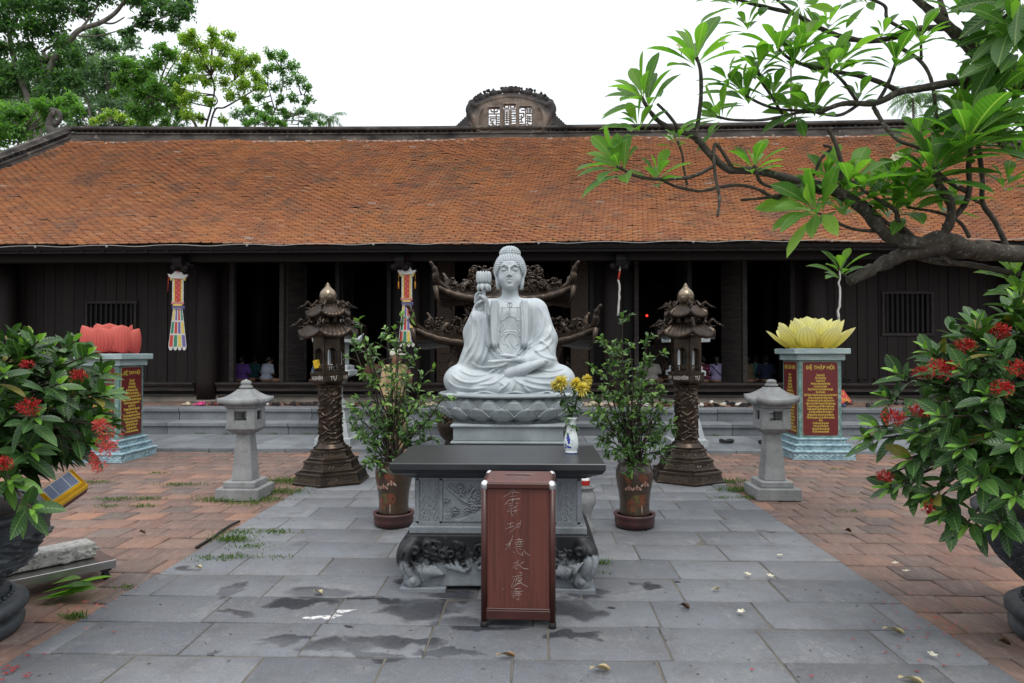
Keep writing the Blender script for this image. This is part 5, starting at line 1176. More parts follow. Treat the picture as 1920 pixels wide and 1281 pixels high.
pl = P(622, 890, 7.93); pr = P(1287, 884, 8.12)
lanL = bronze_lantern('bronze pagoda lantern left of the statue, with snack packets in its chamber', (pl.x, 7.93, .008), 0, -1.4)
lanR = bronze_lantern('bronze pagoda lantern right of the statue, behind the right kumquat pot', (pr.x, 8.12, .008), 0, 0)
yel = simple('yellow_wrapper', (.75, .52, .02), (.6, .35, .02), sc=30, rough=.3); org = simple('orange_wrapper', (.6, .2, .04), (.7, .4, .2), sc=40, rough=.3)
for (nm, lab, u, v, dy, m, sz) in (('snack_packet', 'yellow snack packet leaning out of the left bronze lantern chamber', 594, 683, -.13, yel, (.075, .03, .1)), ('snack_packet', 'orange wrapped packet inside the left bronze lantern chamber', 612, 688, -.03, org, (.06, .05, .08)), ('snack_packet', 'crinkled clear and white packet inside the left bronze lantern chamber', 622, 691, -.03, white_m, (.04, .05, .05))):
    p = P(u, v, 7.93+dy); s = SDF((-.06, -.05, -.08), (.06, .05, .08), .006); s.box((0, 0, 0), (sz[0]/2, sz[1]/2, sz[2]/2), .012)
    for k in range(8): s.ell((RNG.uniform(-.03, .03), RNG.choice((-1, 1))*sz[1]*.5, RNG.uniform(-.04, .04)), (.014, .006, .014), .006, RNG.choice(('u', 's')))
    tag(link(nm, s.mesh('pk'), m, None, (p.x, p.y, 1.325 if dy > -.1 else 1.37), (0, R(-12) if dy < -.1 else 0, .3)), lab, 'packet', 'offerings in the lantern')
b = MB(); b.lathe([(.03, 0), (.045, .03), (.05, .09), (.03, .15), (.035, .17)], 16); tag(b.build('offering_jar', black_p, None, (pr.x, 8.12, 1.258)), 'small dark jar inside the right bronze lantern chamber', 'jar')

# ================================================================== squat stone lanterns
def stone_lantern(label, loc, style):
    L = thing('stone_lantern', label, 'stone lantern', loc, 0, 'small stone garden lanterns')
    b = MB(); b.cur = .3; b.box((0, 0, .06), (.445, .445, .12), bev=.008); b.build('base_slab', stone_l, L)
    b = MB(); b.cur = .6; b.box((0, 0, .152), (.33, .33, .064), bev=.008); b.build('base_step', stone_l, L)
    b = MB(); b.cur = .5; b.box((0, 0, .425), (.215, .215, .485), taper=.68, bev=.007); b.build('post', stone_l, L)
    b = MB(); b.cur = .4; rect_loft(b, [(.09, .09, .665), (.14, .14, .71), (.148, .148, .72), (.148, .148, .785)]); b.build('tray', stone_l, L)
    b = MB(); b.cur = .55
    for sx in (-1, 1):
        for sy in (-1, 1): b.box((sx*.105, sy*.105, .855), (.08, .08, .146), bev=.004)
    for sx in (-1, 1):
        for zc, hh in ((.795, .022), (.915, .03)): b.box((0, sx*.113, zc), (.24, .05, hh)); b.box((sx*.1132, 0, zc), (.05, .24, hh))
    b.build('light_box', stone_l, L)
    b = MB()
    for sx in (-1, 1):
        for k in range(5): b.box((sx*.12, -.05+k*.025, .855), (.006, .006, .12))
    b.build('lattice', black_p, L)
    b = MB(); b.cur = .4; rect_loft(b, [(.13, .13, .925), (.155, .155, .94), (.155, .155, .985)]); b.build('cornice', stone_l, L)
    # hipped roof, concave slopes, lifted corners
    n = 22; hw = .20 if style == 0 else .207; V = []; Fc = []
    for f in range(4):
        M_ = Matrix.Rotation(R(90*f), 3, 'Z'); base = len(V)
        for j in range(n//2+1):
            t_ = j/(n//2); w = hw*(1-t_)+.062*t_; z = 1.0+.045+(.105 if style == 0 else .125)*(t_**(1.5 if style == 0 else 1.2))
            for i in range(n+1):
                u = i/n*2-1; lift = (.02 if style == 0 else .042)*abs(u)**4*(1-t_)**2; e_ = .012*(abs(u)**4)*(1-t_); V.append(tuple(M_ @ Vector((u*w+math.copysign(e_, u), -w-e_, z+lift))))
        for j in range(n//2):
            for i in range(n): q = base+j*(n+1)+i; Fc.append((q, q+1, q+n+2, q+n+1))
        b2 = len(V)
        for i in range(n+1): q = V[base+i]; V.append((q[0]*.985, q[1]*.985, q[2]-.05))
        for i in range(n+1): q = V[b2+i]; V.append((q[0]*.6, q[1]*.6, 1.0-.015))
        for i in range(n): Fc.append((b2+i, b2+i+1, base+i+1, base+i)); Fc.append((b2+n+1+i, b2+n+2+i, b2+i+1, b2+i))
    link('roof', npmesh('roof', V, Fc, np.full(len(Fc), .6)), stone_l, L, (0, 0, -.025))
    z = 1.12 if style == 0 else 1.145
    b = MB(); b.cur = .5; b.lathe([(.05, z), (.066, z+.012), (.068, z+.028), (.05, z+.042), (.045, z+.046), (.055, z+.06), (.052, z+.08), (.03, z+.094), (.012, z+.098), (.012, z+.106), (.0, z+.108)] if style == 0 else [(.05, z), (.066, z+.01), (.066, z+.026), (.045, z+.04), (.052, z+.048), (.052, z+.062), (.03, z+.076), (0, z+.08)], 24); b.build('finial', stone_l, L)
q = G(460, 932); stone_lantern('grey stone lantern with a flat-edged roof, on the bricks left of the bronze lantern', (q.x, 7.06, .0), 0)
q = G(1438, 926); stone_lantern('grey stone lantern with upturned roof corners, in front of the yellow lotus pillar', (q.x, 7.22, .0), 1)

# ================================================================== tall white stone lanterns behind the bronze ones
def white_lantern(label, loc):
    L = thing('white_stone_lantern', label, 'stone lantern', loc, 0, 'tall white stone lanterns')
    b = MB(); rect_loft(b, [(.33, .33, 0), (.33, .33, .1), (.29, .29, .12), (.27, .27, .17), (.17, .17, .56), (.2, .2, .58), (.2, .2, .62)]); b.build('pedestal', stone_w, L)
    L.scale = (.86, .86, 1)
    b = MB(); b.lathe([(.15, .62), (.18, .66), (.13, .70), (.1, .74), (.095, 1.0), (.12, 1.03), (.1, 1.05)], 20); b.build('stem', stone_w, L)
    b = MB(); rect_loft(b, [(.12, .12, 1.04), (.3, .3, 1.1), (.3, .3, 1.17), (.25, .25, 1.18), (.25, .25, 1.24), (.2, .2, 1.26)]); b.build('tray', stone_w, L)
    b = MB()
    for sx in (-1, 1):
        for sy in (-1, 1): b.box((sx*.14, sy*.14, 1.42), (.06, .06, .36), bev=.006)
    b.box((0, 0, 1.6), (.36, .36, .05)); b.build('light_chamber', stone_w, L)
    b = MB(); rect_loft(b, [(.36, .36, 1.62), (.37, .37, 1.67), (.3, .3, 1.7), (.24, .24, 1.78), (.15, .15, 1.84)]); 
    for sx in (-1, 1):
        for sy in (-1, 1): b.add([(sx*.36, sy*.36, 1.66), (sx*.24, sy*.34, 1.68), (sx*.34, sy*.24, 1.68), (sx*.40, sy*.40, 1.78)], [(0, 1, 3), (0, 3, 2), (1, 2, 3)])
    b.build('roof', stone_w, L)
    b = MB(); b.lathe([(.1, 1.84), (.12, 1.88), (.07, 1.92), (.1, 1.98), (.11, 2.04), (.05, 2.1), (.0, 2.14)], 16); b.build('finial', stone_w, L)
white_lantern('tall white stone lantern half hidden behind the left bronze lantern', (P(633, 700, 10.9).x, 10.9, .05))
white_lantern('tall white stone lantern hidden behind the right bronze lantern', (P(1285, 700, 10.9).x, 10.9, .05))

# ================================================================== double-roofed bronze incense shrine behind the statue
def big_dragon(b, L, h, seed, mat=None):
    r = random.Random(seed); pts = []
    for k in range(15):
        t_ = k/14; pts.append((L*t_, .05*math.sin(t_*13), h*(.30+.30*math.sin(t_*14+1))))
    sp = spline(pts, 4); n = len(sp); b.tube(sp, [h*(.10+.10*math.sin(math.pi*(i+1)/n)) for i in range(n)], 9)
    for k in range(1, n-1, 2): p = sp[k]; b.tube([p, (p[0]-h*.08, p[1]-.01, p[2]+h*.3)], [h*.07, h*.01], 4)
    for k in range(40):
        x = r.uniform(0, L); z = r.uniform(0, h*.75); y = r.uniform(-.12, .05); a0 = r.uniform(0, 6.28); rr_ = r.uniform(.05, .10)*min(1, h/.3)
        b.tube([(x+rr_*(1-a/8)*math.cos(a0+a), y, z+rr_*(1-a/8)*math.sin(a0+a)) for a in np.linspace(0, 5, 7)], [.015*(1-.1*q_) for q_ in range(7)], 5)
    for k in range(10): x = r.uniform(0, L); b.ball((x, r.uniform(-.1, .05), h*r.uniform(.5, .95)), (.034, .03, .024), 7, 5)
    hx, hy, hz = sp[-1]; b.ball((hx+h*.1, hy, hz+h*.1), (h*.26, h*.18, h*.2), 10, 7); b.tube([(hx+h*.25, hy, hz+h*.08), (hx+h*.55, hy, hz-h*.02)], [h*.14, h*.08], 7)
    for s_ in (-1, 1): b.tube([(hx, hy+s_*.04, hz+h*.25), (hx-h*.2, hy+s_*.08, hz+h*.55), (hx-h*.4, hy+s_*.08, hz+h*.6)], [h*.06, h*.04, h*.01], 5); b.tube([(hx+h*.5, hy+s_*.03, hz+h*.05), (hx+h*.8, hy+s_*.06, hz+h*.3)], [h*.03, h*.008], 4)
    for k in range(9): a = r.uniform(-.6, 1.6); b.tube([(hx, hy, hz+h*.1), (hx-h*.5*math.cos(a), hy+r.uniform(-.1, .1), hz+h*.1+h*.5*math.sin(a))], [h*.06, h*.01], 4)
BY = 10.35; BX = P(949, 640, BY).x
sh = thing('bronze_incense_shrine', 'large bronze incense shrine with two dragon-decked upturned roofs behind the statue', 'incense burner', (BX, BY, .05))
def shrine_roof(name, a1, b1, a0, b0, z1, z0, lift, tipr, tiph, seed):
    """rect roof: eave half sizes a1,b1 at z1, top a0,b0 at z0; corners sweep up into horns"""
    NU, NV = 60, 18; V = []; Fc = []
    for (dx, dy) in ((0, -1), (1, 0), (0, 1), (-1, 0)):
        base = len(V)
        for j in range(NV+1):
            t_ = j/NV; A = a0+(a1-a0)*t_; B_ = b0+(b1-b0)*t_; z = z0+(z1-z0)*t_**.62
            for i in range(NU+1):
                u = i/NU*2-1; ribs = .010*abs(math.sin(i*.5*math.pi*.5))+.008*((j*1.0) % 2); l = lift*(t_**2)*abs(u)**3.4
                p = (u*A, dy*B_) if dx == 0 else (dx*A, u*B_)
                V.append((p[0], p[1], z+l+ribs))
        for j in range(NV):
            for i in range(NU): q = base+j*(NU+1)+i; Fc.append((q, q+1, q+NU+2, q+NU+1))
        b2 = len(V)
        for i in range(NU+1): q = V[base+NV*(NU+1)+i]; V.append((q[0]*.985, q[1]*.985, q[2]-.10))
        for i in range(NU+1): q = V[b2+i]; V.append((q[0]*.4, q[1]*.4, z1-.0))
        for i in range(NU): e = base+NV*(NU+1)+i; Fc.append((e, e+1, b2+i+1, b2+i)); Fc.append((b2+i, b2+i+1, b2+NU+2+i, b2+NU+1+i))
    o = link(name, npmesh(name, V, Fc, np.full(len(Fc), .4), None, True), bronze, sh)
    for sx in (-1, 1):
        for sy in (-1, 1):
            b = MB(); x, y, z = sx*a1, sy*b1, z1+lift
            b.tube(spline([(x-sx*.38*tipr, y-sy*.28*tipr, z-lift*.62), (x-sx*.12, y-sy*.08, z-lift*.22), (x-sx*.01, y+sy*.0, z+tiph*.2), (x+sx*.0, y+sy*.01, z+tiph*.5), (x+sx*.03, y+sy*.03, z+tiph*.78), (x+sx*.08, y+sy*.05, z+tiph)], 4), [.035]*4+[.045]*4+[.055]*4+[.042]*4+[.024]*4+[.008], 10)
            b.tube([(x, y, z-.02), (x-sx*.02, y, z-.2), (x-sx*.08, y, z-.3)], [.05, .03, .006], 6); b.build('corner_horn', bronze, o)
            if sy < 0:
                b = MB(); big_dragon(b, (a1-a0 if a1-a0 > .5 else .6)*.92, (z0-z1)*.62+.10, seed+sx+3*sy)
                me = b.mesh('dg')
                if sx > 0: me.transform(Matrix.Diagonal((-1, 1, 1, 1))); me.flip_normals()
                link('roof_dragon', me, bronze, o, (sx*(a1-.17), sy*(b1*.5+b0*.5)+.05, (z1+z0)/2-.06+lift*.1))
    return o
shrine_roof('lower_roof', 1.27, .88, .62, .35, 1.60, 1.88, .22, 1, .30, 5)
shrine_roof('upper_roof', .98, .66, .42, .24, 2.24, 2.47, .19, .8, .32, 11)
b = MB(); b.box((0, 0, 2.50), (.95, .5, .07), bev=.01); b.build('ridge', bronze, sh)
b = MB(); big_dragon(b, .42, .24, 21); me = b.mesh('dg'); link('ridge_dragon', me, bronze, sh, (-.52, -.1, 2.52)); me2 = me.copy(); me2.transform(Matrix.Diagonal((-1, 1, 1, 1))); me2.flip_normals(); link('ridge_dragon', me2, bronze, sh, (.52, -.1, 2.52))
def relief_col(x, y, z0, z1, r, parent=sh):
    nt, nz_ = 60, 120; T2, Z2 = np.meshgrid(np.linspace(0, 2*math.pi, nt, endpoint=False), np.linspace(0, 1, nz_), indexing='ij'); H2 = Z2*(z1-z0)
    D2_ = .028*np.maximum(np.sin(T2+H2*14), 0)**2+.012*np.maximum(np.sin(T2*6+3*np.sin(H2*22))*np.sin(H2*48+2*np.sin(T2*3)), 0); Rr = r+D2_
    V = np.stack([x+Rr*np.cos(T2), y+Rr*np.sin(T2), z0+H2], -1).reshape(-1, 3); i_, j_ = np.meshgrid(np.arange(nt), np.arange(nz_-1), indexing='ij'); a_ = (i_*nz_+j_).ravel(); c2 = (((i_+1) % nt)*nz_+j_).ravel()
    link('dragon_column', npmesh('col', V, np.stack([a_, c2, c2+1, a_+1], 1), np.full(len(a_), .5), None, True), bronze, parent)
for sx in (-1, 1):
    for sy in (-1, 1): relief_col(sx*.70, sy*.48, .5, 1.70, .095); relief_col(sx*.52, sy*.3, 1.8, 2.32, .06)
b = MB(); b.box((0, 0, .25), (1.7, 1.25, .5), bev=.02); b.box((0, 0, .52), (1.8, 1.35, .06), bev=.02); b.build('base', bronze, sh)
b = MB(); b.lathe([(.2, .55), (.3, .62), (.42, .8), (.5, 1.0), (.46, 1.15), (.5, 1.2), (.44, 1.2), (.38, 1.0)], 32, cap=False); b.build('bowl', bronze, sh)
# small cauldron beside the pedestal
cp_ = P(858, 800, 9.3)
cd = thing('bronze_cauldron', 'round brown bronze cauldron with scroll rim on the paving left behind the pedestal', 'cauldron', (cp_.x, 9.3, .01))
b = MB(); b.lathe([(.16, .02), (.17, .05), (.09, .12), (.08, .2), (.14, .27), (.235, .36), (.275, .46), (.28, .54), (.265, .58), (.22, .58), (.2, .5)], 36, cap=False); b.build('bowl', bronze, cd)
b = MB()
for k in range(20):
    a = k*2*math.pi/20; b.tube([(.27*math.cos(a)+.03*math.cos(q_)*-math.sin(a), .27*math.sin(a)+.03*math.cos(q_)*math.cos(a), .6+.03*math.sin(q_)+.008*q_) for q_ in np.linspace(0, 5, 7)], .013, 5)
for k in range(30): a = RNG.uniform(0, 6.28); b.ball((.26*math.cos(a), .26*math.sin(a), RNG.uniform(.55, .64)), .028, 6, 5)
b.build('scroll_rim', bronze, cd)

# ================================================================== lotus pillars with poem panels
t = NT('green_marble'); c = t.ramp(t.noise(9, 7, .75, dist=1.2), [(.3, (.05, .115, .10)), (.5, (.12, .23, .21)), (.68, (.30, .42, .40)), (.8, (.10, .19, .17))]); t.set(col=c, rough=.4); marble = t.m
t = NT('light_marble'); c = t.ramp(t.noise(7, 7, .75, dist=1.0, co=t.mapping((.4, .4, 3))), [(.3, (.18, .26, .27)), (.55, (.33, .42, .42)), (.75, (.46, .54, .54))]); t.set(col=c, rough=.45); marble_l = t.m
t = NT('moulded_blue_stone'); c = t.mix(t.ramp(t.noise(14, 5), [(.4, 0.0), (.6, 1.0)]), (.36, .50, .54), (.17, .28, .33)); t.set(col=c, rough=.55); t.bump(t.noise(50, 4), .5, .006); bstone = t.m
maroon = simple('maroon_panel', (.135, .018, .018), (.11, .015, .016), sc=3, rough=.4); gold = simple('gold_lettering', (.62, .47, .08), (.5, .36, .06), sc=20, rough=.5); gold_l = simple('panel_border', (.5, .42, .3), rough=.5)
T10 = "Tượng chúng ấy\nCốc một chân không\nDùng đòi căn khí\nNhân lòng ta vướng chấp khôn thông\nHá cơ tổ nay còn thửa bí\nChúng Tiểu thừa cốc hay chửa đến, Bụt sá ngăn\nBảo sở Hóa thành\nĐấng Thượng sĩ chứng thực mà nên, ai ghẽ có sơn lâm thành thị\nNúi hoang rừng quạnh, ấy là nơi dật sĩ tiêu dao\nChiền vắng am thanh, chỉn thực cảnh đạo nhân du hí\nNgựa cao tán cả, Diêm Vương nào kể đứa nghênh ngang\nGác ngọc lầu vàng, ngục tốt thiếu chi người yêu quý\nChuộng công danh, lồng nhân ngã, thực ấy phàm ngu\nSay đạo đức, dời thân tâm, định nên thánh trí\nMày ngang mũi dọc, tướng tuy lạ xem ắt bằng nhau\nMặt thánh lòng phàm, thực cách nhẫn vàn vàn thiên lý\nKệ vân\nCư trần lạc đạo thả tùy duyên\nCơ tắc xan hề khốn tắc miên\nGia trung hữu bảo hưu tầm mịch\nĐối cảnh vô tâm mạc vấn thiền"
T3 = "Nếu mà cốc\nTội ắt đã không\nPhép học lại thông\nGìn tính sáng, mựa lạc tà đạo\nSửa mình học, cho phải chính tông\nChỉn Bụt là lòng, sá ướm hỏi đòi cơ Mã Tổ\nVong tài đối sắc, ắt tìm cho phải thói Bàng công\nÁng tư tài tính sáng chẳng tham, há vì ở\ncánh diều Yên Tử\nRăn thanh sắc niềm đình chẳng chuyển\nlọ chi ngồi am Sạn non Đông\nTrần tục mà nên, phúc ấy càng yêu hết tấc\nSơn lâm chẳng cốc, họa kia thực cả đồ công\nNguyền mong thân cận minh sư\nquả Bồ đề một đêm mà chín\nPhúc gặp tình cờ tri thức\nhoa Ưu đàm mấy kiếp đâm bông"
T9 = "Vậy cho hay\nCơ quan tổ giáo\nTuy khác nhiều đàng\nChẳng cách mấy gang\nChỉn sá nói từ sau Mã Tổ\nẮt đã quên thuở trước Tiêu Hoàng\nCông đức toàn vô, tính chấp si càng thêm lỗi\nKhuếch nhiên bất thức, tai ngu mắng ắt còn vang\nSinh Thiên Trúc, chết Thiếu Lâm, chôn dối chân non Hùng Nhĩ\nThân bồ đề, lòng minh kính, bài giơ mặt vách hành lang\nVương lão chém mèo, lạt trẩy lòng ngừa thủ tọa\nThầy Hồ khua chó, trỏ xem trí nhẹ con giàng\nChợ Lư Lăng gạo mắc quá ư, chẳng cho mà cả\nSở Thạch Đầu đá trơn hết tấc, khôn đến thưa đang\nPhá Táo cất cờ, đạp xuống dấu thiêng thần miếu\nCâu Chi giơ ngón, dùng đòi nếp cũ ông ang\nLưỡi gươm Lâm Tế, nạng Bí Ma, trước nạp tăng no dầu tự tại\nSư tử ông Đoan, trâu thầy Hựu, răn đàn việt hượm xá nghênh ngang"
T2 = "Biết vậy\nMiễn được lòng rồi\nChẳng còn phép khác\nGìn tính sáng tính mới hầu an\nNén niềm vọng niềm dừng chẳng thác\nDứt trừ nhân ngã thì ra tướng thực kim cương\nDừng hết tham sân mới làu lòng mầu viên giác\nTịnh độ là lòng trong sạch, chớ còn hỏi đến Tây phương\nDi Đà là tính sáng soi, mựa phải nhọc tìm về Cực lạc\nXét thân tâm, rèn tính thức, há rằng mong quả báo phô khoe\nCầm giới hạnh, địch vô thường, nào có sá cầu danh bán chác\nĂn rau ăn trái, nghiệp miệng chẳng hiềm thửa đắng cay\nVận giấy vận sồi, thân căn có ngại chi đen bạc\nNhược chỉn vui bề đạo đức, nửa gian lều quý nữa thiên cung"
def poem_panel(parent, w, h, loc, rz, title, body, lines):
    fr = MB(); k = .022
    def oct_(w, h, k): return [(-w/2+k, 0), (w/2-k, 0), (w/2, k), (w/2, h-k), (w/2-k, h), (-w/2+k, h), (-w/2, h-k), (-w/2, k)]
    fr.prism(oct_(w, h, k), -.004, .004); o = fr.build('panel', gold_l, parent, loc, (0, 0, rz))
    q = MB(); q.prism([(x, z+.004) for x, z in oct_(w-.008, h-.008, k)], -.007, -.0045); q.build('panel_field', maroon, o)
    tt = text(title.replace('Đ', 'D'), .07, gold, o, (0, -.0085, h-.085), name='title', ext=.001, bold=.0012, maxw=w*.78)
    x0_ = min(v.co.x for v in tt.data.vertices); bb = MB(); bb.box((x0_+.006, -.0085, h-.0865), (.026, .002, .006)); bb.build('title', gold, o)
    ls = body.split('\n'); n = len(ls); pitch = (h-.19)/n; widths = {}
    mx = max(len(l) for l in ls)
    V_ = []; F_ = []
    full = text('\n'.join(ls), .031, gold, o, (0, -.0085, .03+(h-.19)/2), name='poem', ext=.0005, bold=.0009)
    me = full.data; co = np.array([v.co for v in me.vertices]); W_ = co[:, 0].max()-co[:, 0].min(); H_ = co[:, 1].max()-co[:, 1].min(); sx = (w*.93)/W_; sy = (h-.20)/H_
    cx, cy = (co[:, 0].max()+co[:, 0].min())/2, (co[:, 1].max()+co[:, 1].min())/2
    for v in me.vertices: v.co.x = (v.co.x-cx)*sx; v.co.y = (v.co.y-cy)*sy
    return o
t = NT('red_petal'); uv = t.sep(t.tc.outputs['UV']); vn = t.math('SINE', t.math('MULTIPLY', uv[1], 58)); c = t.mix(t.ramp(vn, [(.3, 0.0), (1, .6)]), (.62, .085, .075), (.33, .03, .03)); c = t.mix(t.ramp(uv[0], [(0, .0), (.95, .35)]), c, (.7, .25, .17)); t.set(col=c, rough=.65); redp = t.m
tr = t.n.new('ShaderNodeBsdfTranslucent'); mx = t.n.new('ShaderNodeMixShader'); mx.inputs[0].default_value = .25; t.l.new(c, tr.inputs[0]); t.l.new(t.b.outputs[0], mx.inputs[1]); t.l.new(tr.outputs[0], mx.inputs[2]); t.l.new(mx.outputs[0], t.out.inputs[0])
t = NT('yellow_petal_cloth'); uv = t.sep(t.tc.outputs['UV']); vn = t.math('SINE', t.math('MULTIPLY', uv[1], 40)); c = t.mix(t.ramp(vn, [(.90, 0.0), (.98, .6)]), t.ramp(uv[0], [(0, (.74, .60, .05)), (.5, (.82, .76, .20)), (1, (.84, .83, .42))]), (.3, .2, .03)); t.set(col=c, rough=.6); yelp = t.m
tr = t.n.new('ShaderNodeBsdfTranslucent'); mx = t.n.new('ShaderNodeMixShader'); mx.inputs[0].default_value = .35; t.l.new(c, tr.inputs[0]); t.l.new(t.b.outputs[0], mx.inputs[1]); t.l.new(tr.outputs[0], mx.inputs[2]); t.l.new(mx.outputs[0], t.out.inputs[0])
def cloth_petal(L, w, out0, out1, cup):
    """petal rising from the origin, leaning outward (+x)"""
    NU, NV = 14, 9; V = []; UV = []; Fc = []
    for i in range(NU+1):
        t_ = i/NU; hw = w/2*(math.sin(math.pi*(t_**.85))**.42 if 0 < t_ < 1 else 0)+.04*w*(1-t_); a = R(out0+(out1-out0)*t_)
        cx = L*t_*math.sin(R(out0+(out1-out0)*t_*.6)); cz = L*t_*math.cos(R(out0+(out1-out0)*t_*.6))
        for j in range(NV+1):
            s_ = j/NV*2-1; V.append((cx-cup*w*(s_*s_)*(hw/(w/2)), s_*hw, cz))
    for i in range(NU):
        for j in range(NV): q = i*(NV+1)+j; Fc.append((q, q+1, q+NV+2, q+NV+1)); UV += [(i/NU, j/NV), (i/NU, (j+1)/NV), ((i+1)/NU, (j+1)/NV), ((i+1)/NU, j/NV)]
    return npmesh('petal', V, Fc, np.full(len(Fc), .5), UV, True)
def lotus_pillar(label, loc, zcap, panels):
    L = thing('lotus_pillar', label, 'pillar', loc, 0, 'marble pillars with poem panels')
    z = 0
    for k, (w, h) in enumerate(((.90, .125), (.80, .085), (.72, .085))):
        b = MB(); rect_loft(b, [(w/2-.012, w/2-.012, z), (w/2-.02, w/2-.02, z+.01), (w/2-.02, w/2-.02, z+h-.035), (w/2, w/2, z+h-.02), (w/2, w/2, z+h-.006), (w/2-.008, w/2-.008, z+h)]); tr_ = b.build('base_tier', bstone, L)
        for f in range(4):
            a = R(90*f); hh = h-.04; ww = w-.05
            def fn(X, Z, hh=hh, k=k): 
                u = (X/.075) % 1-.5; v = Z/hh; d = np.hypot(u*1.25, (v-.2)*.9); return np.where((v > .06) & (v < .94), .010*(.5+.5*np.cos(d*15)), .002)
            V, Fc = relief(ww, hh, 150, 14, fn); link('carved_frieze', npmesh('fz', V, Fc, np.full(len(Fc), .5), None, True), bstone, tr_, (math.sin(a)*(w/2-.019), -math.cos(a)*(w/2-.019), z+.006), (0, 0, a))
        z += h
    zb = z; hs = zcap-.17-zb
    b = MB(); b.box((0, 0, zb+hs/2), (.60, .60, hs), bev=.004); b.build('shaft', marble, L)
    b = MB(); b.box((0, 0, zcap-.125), (.68, .68, .09), bev=.006); b.build('cornice', marble_l, L); b = MB(); b.box((0, 0, zcap-.04), (.79, .79, .08), bev=.008); b.build('cap_slab', marble_l, L)
    for (ang, title, body) in panels:
        a = R(ang); poem_panel(L, .50, hs-.05, (.303*math.sin(a), -.303*math.cos(a), zb+.03), a, title, body, 0)
    return L
zc1 = 1.49; zc2 = 1.565
LPL = lotus_pillar('green marble pillar with maroon poem panels, under the red lotus at the left', (-6.02, 9.62, 0), zc1, [(0, 'ĐỆ NHỊ HỘI', T2), (90, 'ĐỆ TAM HỘI', T3)])
q = P(1546, 850, 9.72); LPR = lotus_pillar('green marble pillar with maroon poem panels, under the yellow lotus at the right', (q.x, 10.15, 0), zc2, [(0, 'ĐỆ THẬP HỘI', T10), (-90, 'ĐỆ CỬU HỘI', T9)])
def lotus(name, label, loc, rings, mat):
    o = thing(name, label, 'lotus flower', loc)
    for (n, r, L, w, o0, o1, cup, off) in rings:
        me = cloth_petal(L, w, o0, o1, cup)
        for k in range(n):
            a = 2*math.pi*(k+off)/n; link('petal', me, mat if k else mat, o, (r*math.cos(a), r*math.sin(a), .0+.002*k), (0, R(RNG.uniform(-4, 4)), a), (1, 1, 1+RNG.uniform(-.08, .06)))
    b = MB(); b.lathe([(.16, 0), (.18, .05), (.15, .1), (.0, .1)], 20); b.build('heart', mat, o)
    return o
lotus('red_lotus', 'big red cloth lotus with closed upright petals on the left pillar', (-6.02, 9.62, zc1), [(8, .37, .37, .40, 12, -8, .25, .2), (8, .26, .40, .36, 6, -6, .2, .6), (5, .12, .36, .26, 4, 0, .2, .1)], redp)
lotus('yellow_lotus', 'big pale yellow cloth lotus with open petals on the right pillar', (q.x, 10.15, zc2), [(9, .34, .40, .34, 52, 34, .22, .05), (9, .30, .42, .34, 34, 14, .22, .55), (8, .2, .45, .30, 20, 4, .22, .25)], yelp)
# ================================================================== potted kumquats
t = NT('glazed_pot'); w = t.noise(2, 5, .7, t.mapping((.6, .6, 16))); c = t.ramp(w, [(.35, (.038, .020, .013)), (.5, (.052, .033, .02)), (.65, (.024, .017, .012))]); t.set(col=c, rough=.3, coat=.2); t.bump(w, .2, .003); potm = t.m
t = NT('saucer_clay'); c = t.mix(t.ramp(t.noise(4, 5), [(.4, 0.0), (.6, 1.0)]), (.085, .028, .026), (.045, .018, .018)); t.set(col=c, rough=.45); saum = t.m
pk1 = simple('painted_lotus_pink', (.17, .055, .028), (.10, .035, .02), sc=20, rough=.4); pk2 = simple('painted_lotus_white', (.42, .33, .27), (.3, .16, .11), sc=40, rough=.4); pk3 = simple('painted_leaf_olive', (.12, .10, .03), (.08, .06, .025), sc=20, rough=.4)
kum = simple('green_kumquat', (.05, .12, .02), (.08, .16, .02), sc=40, rough=.3)
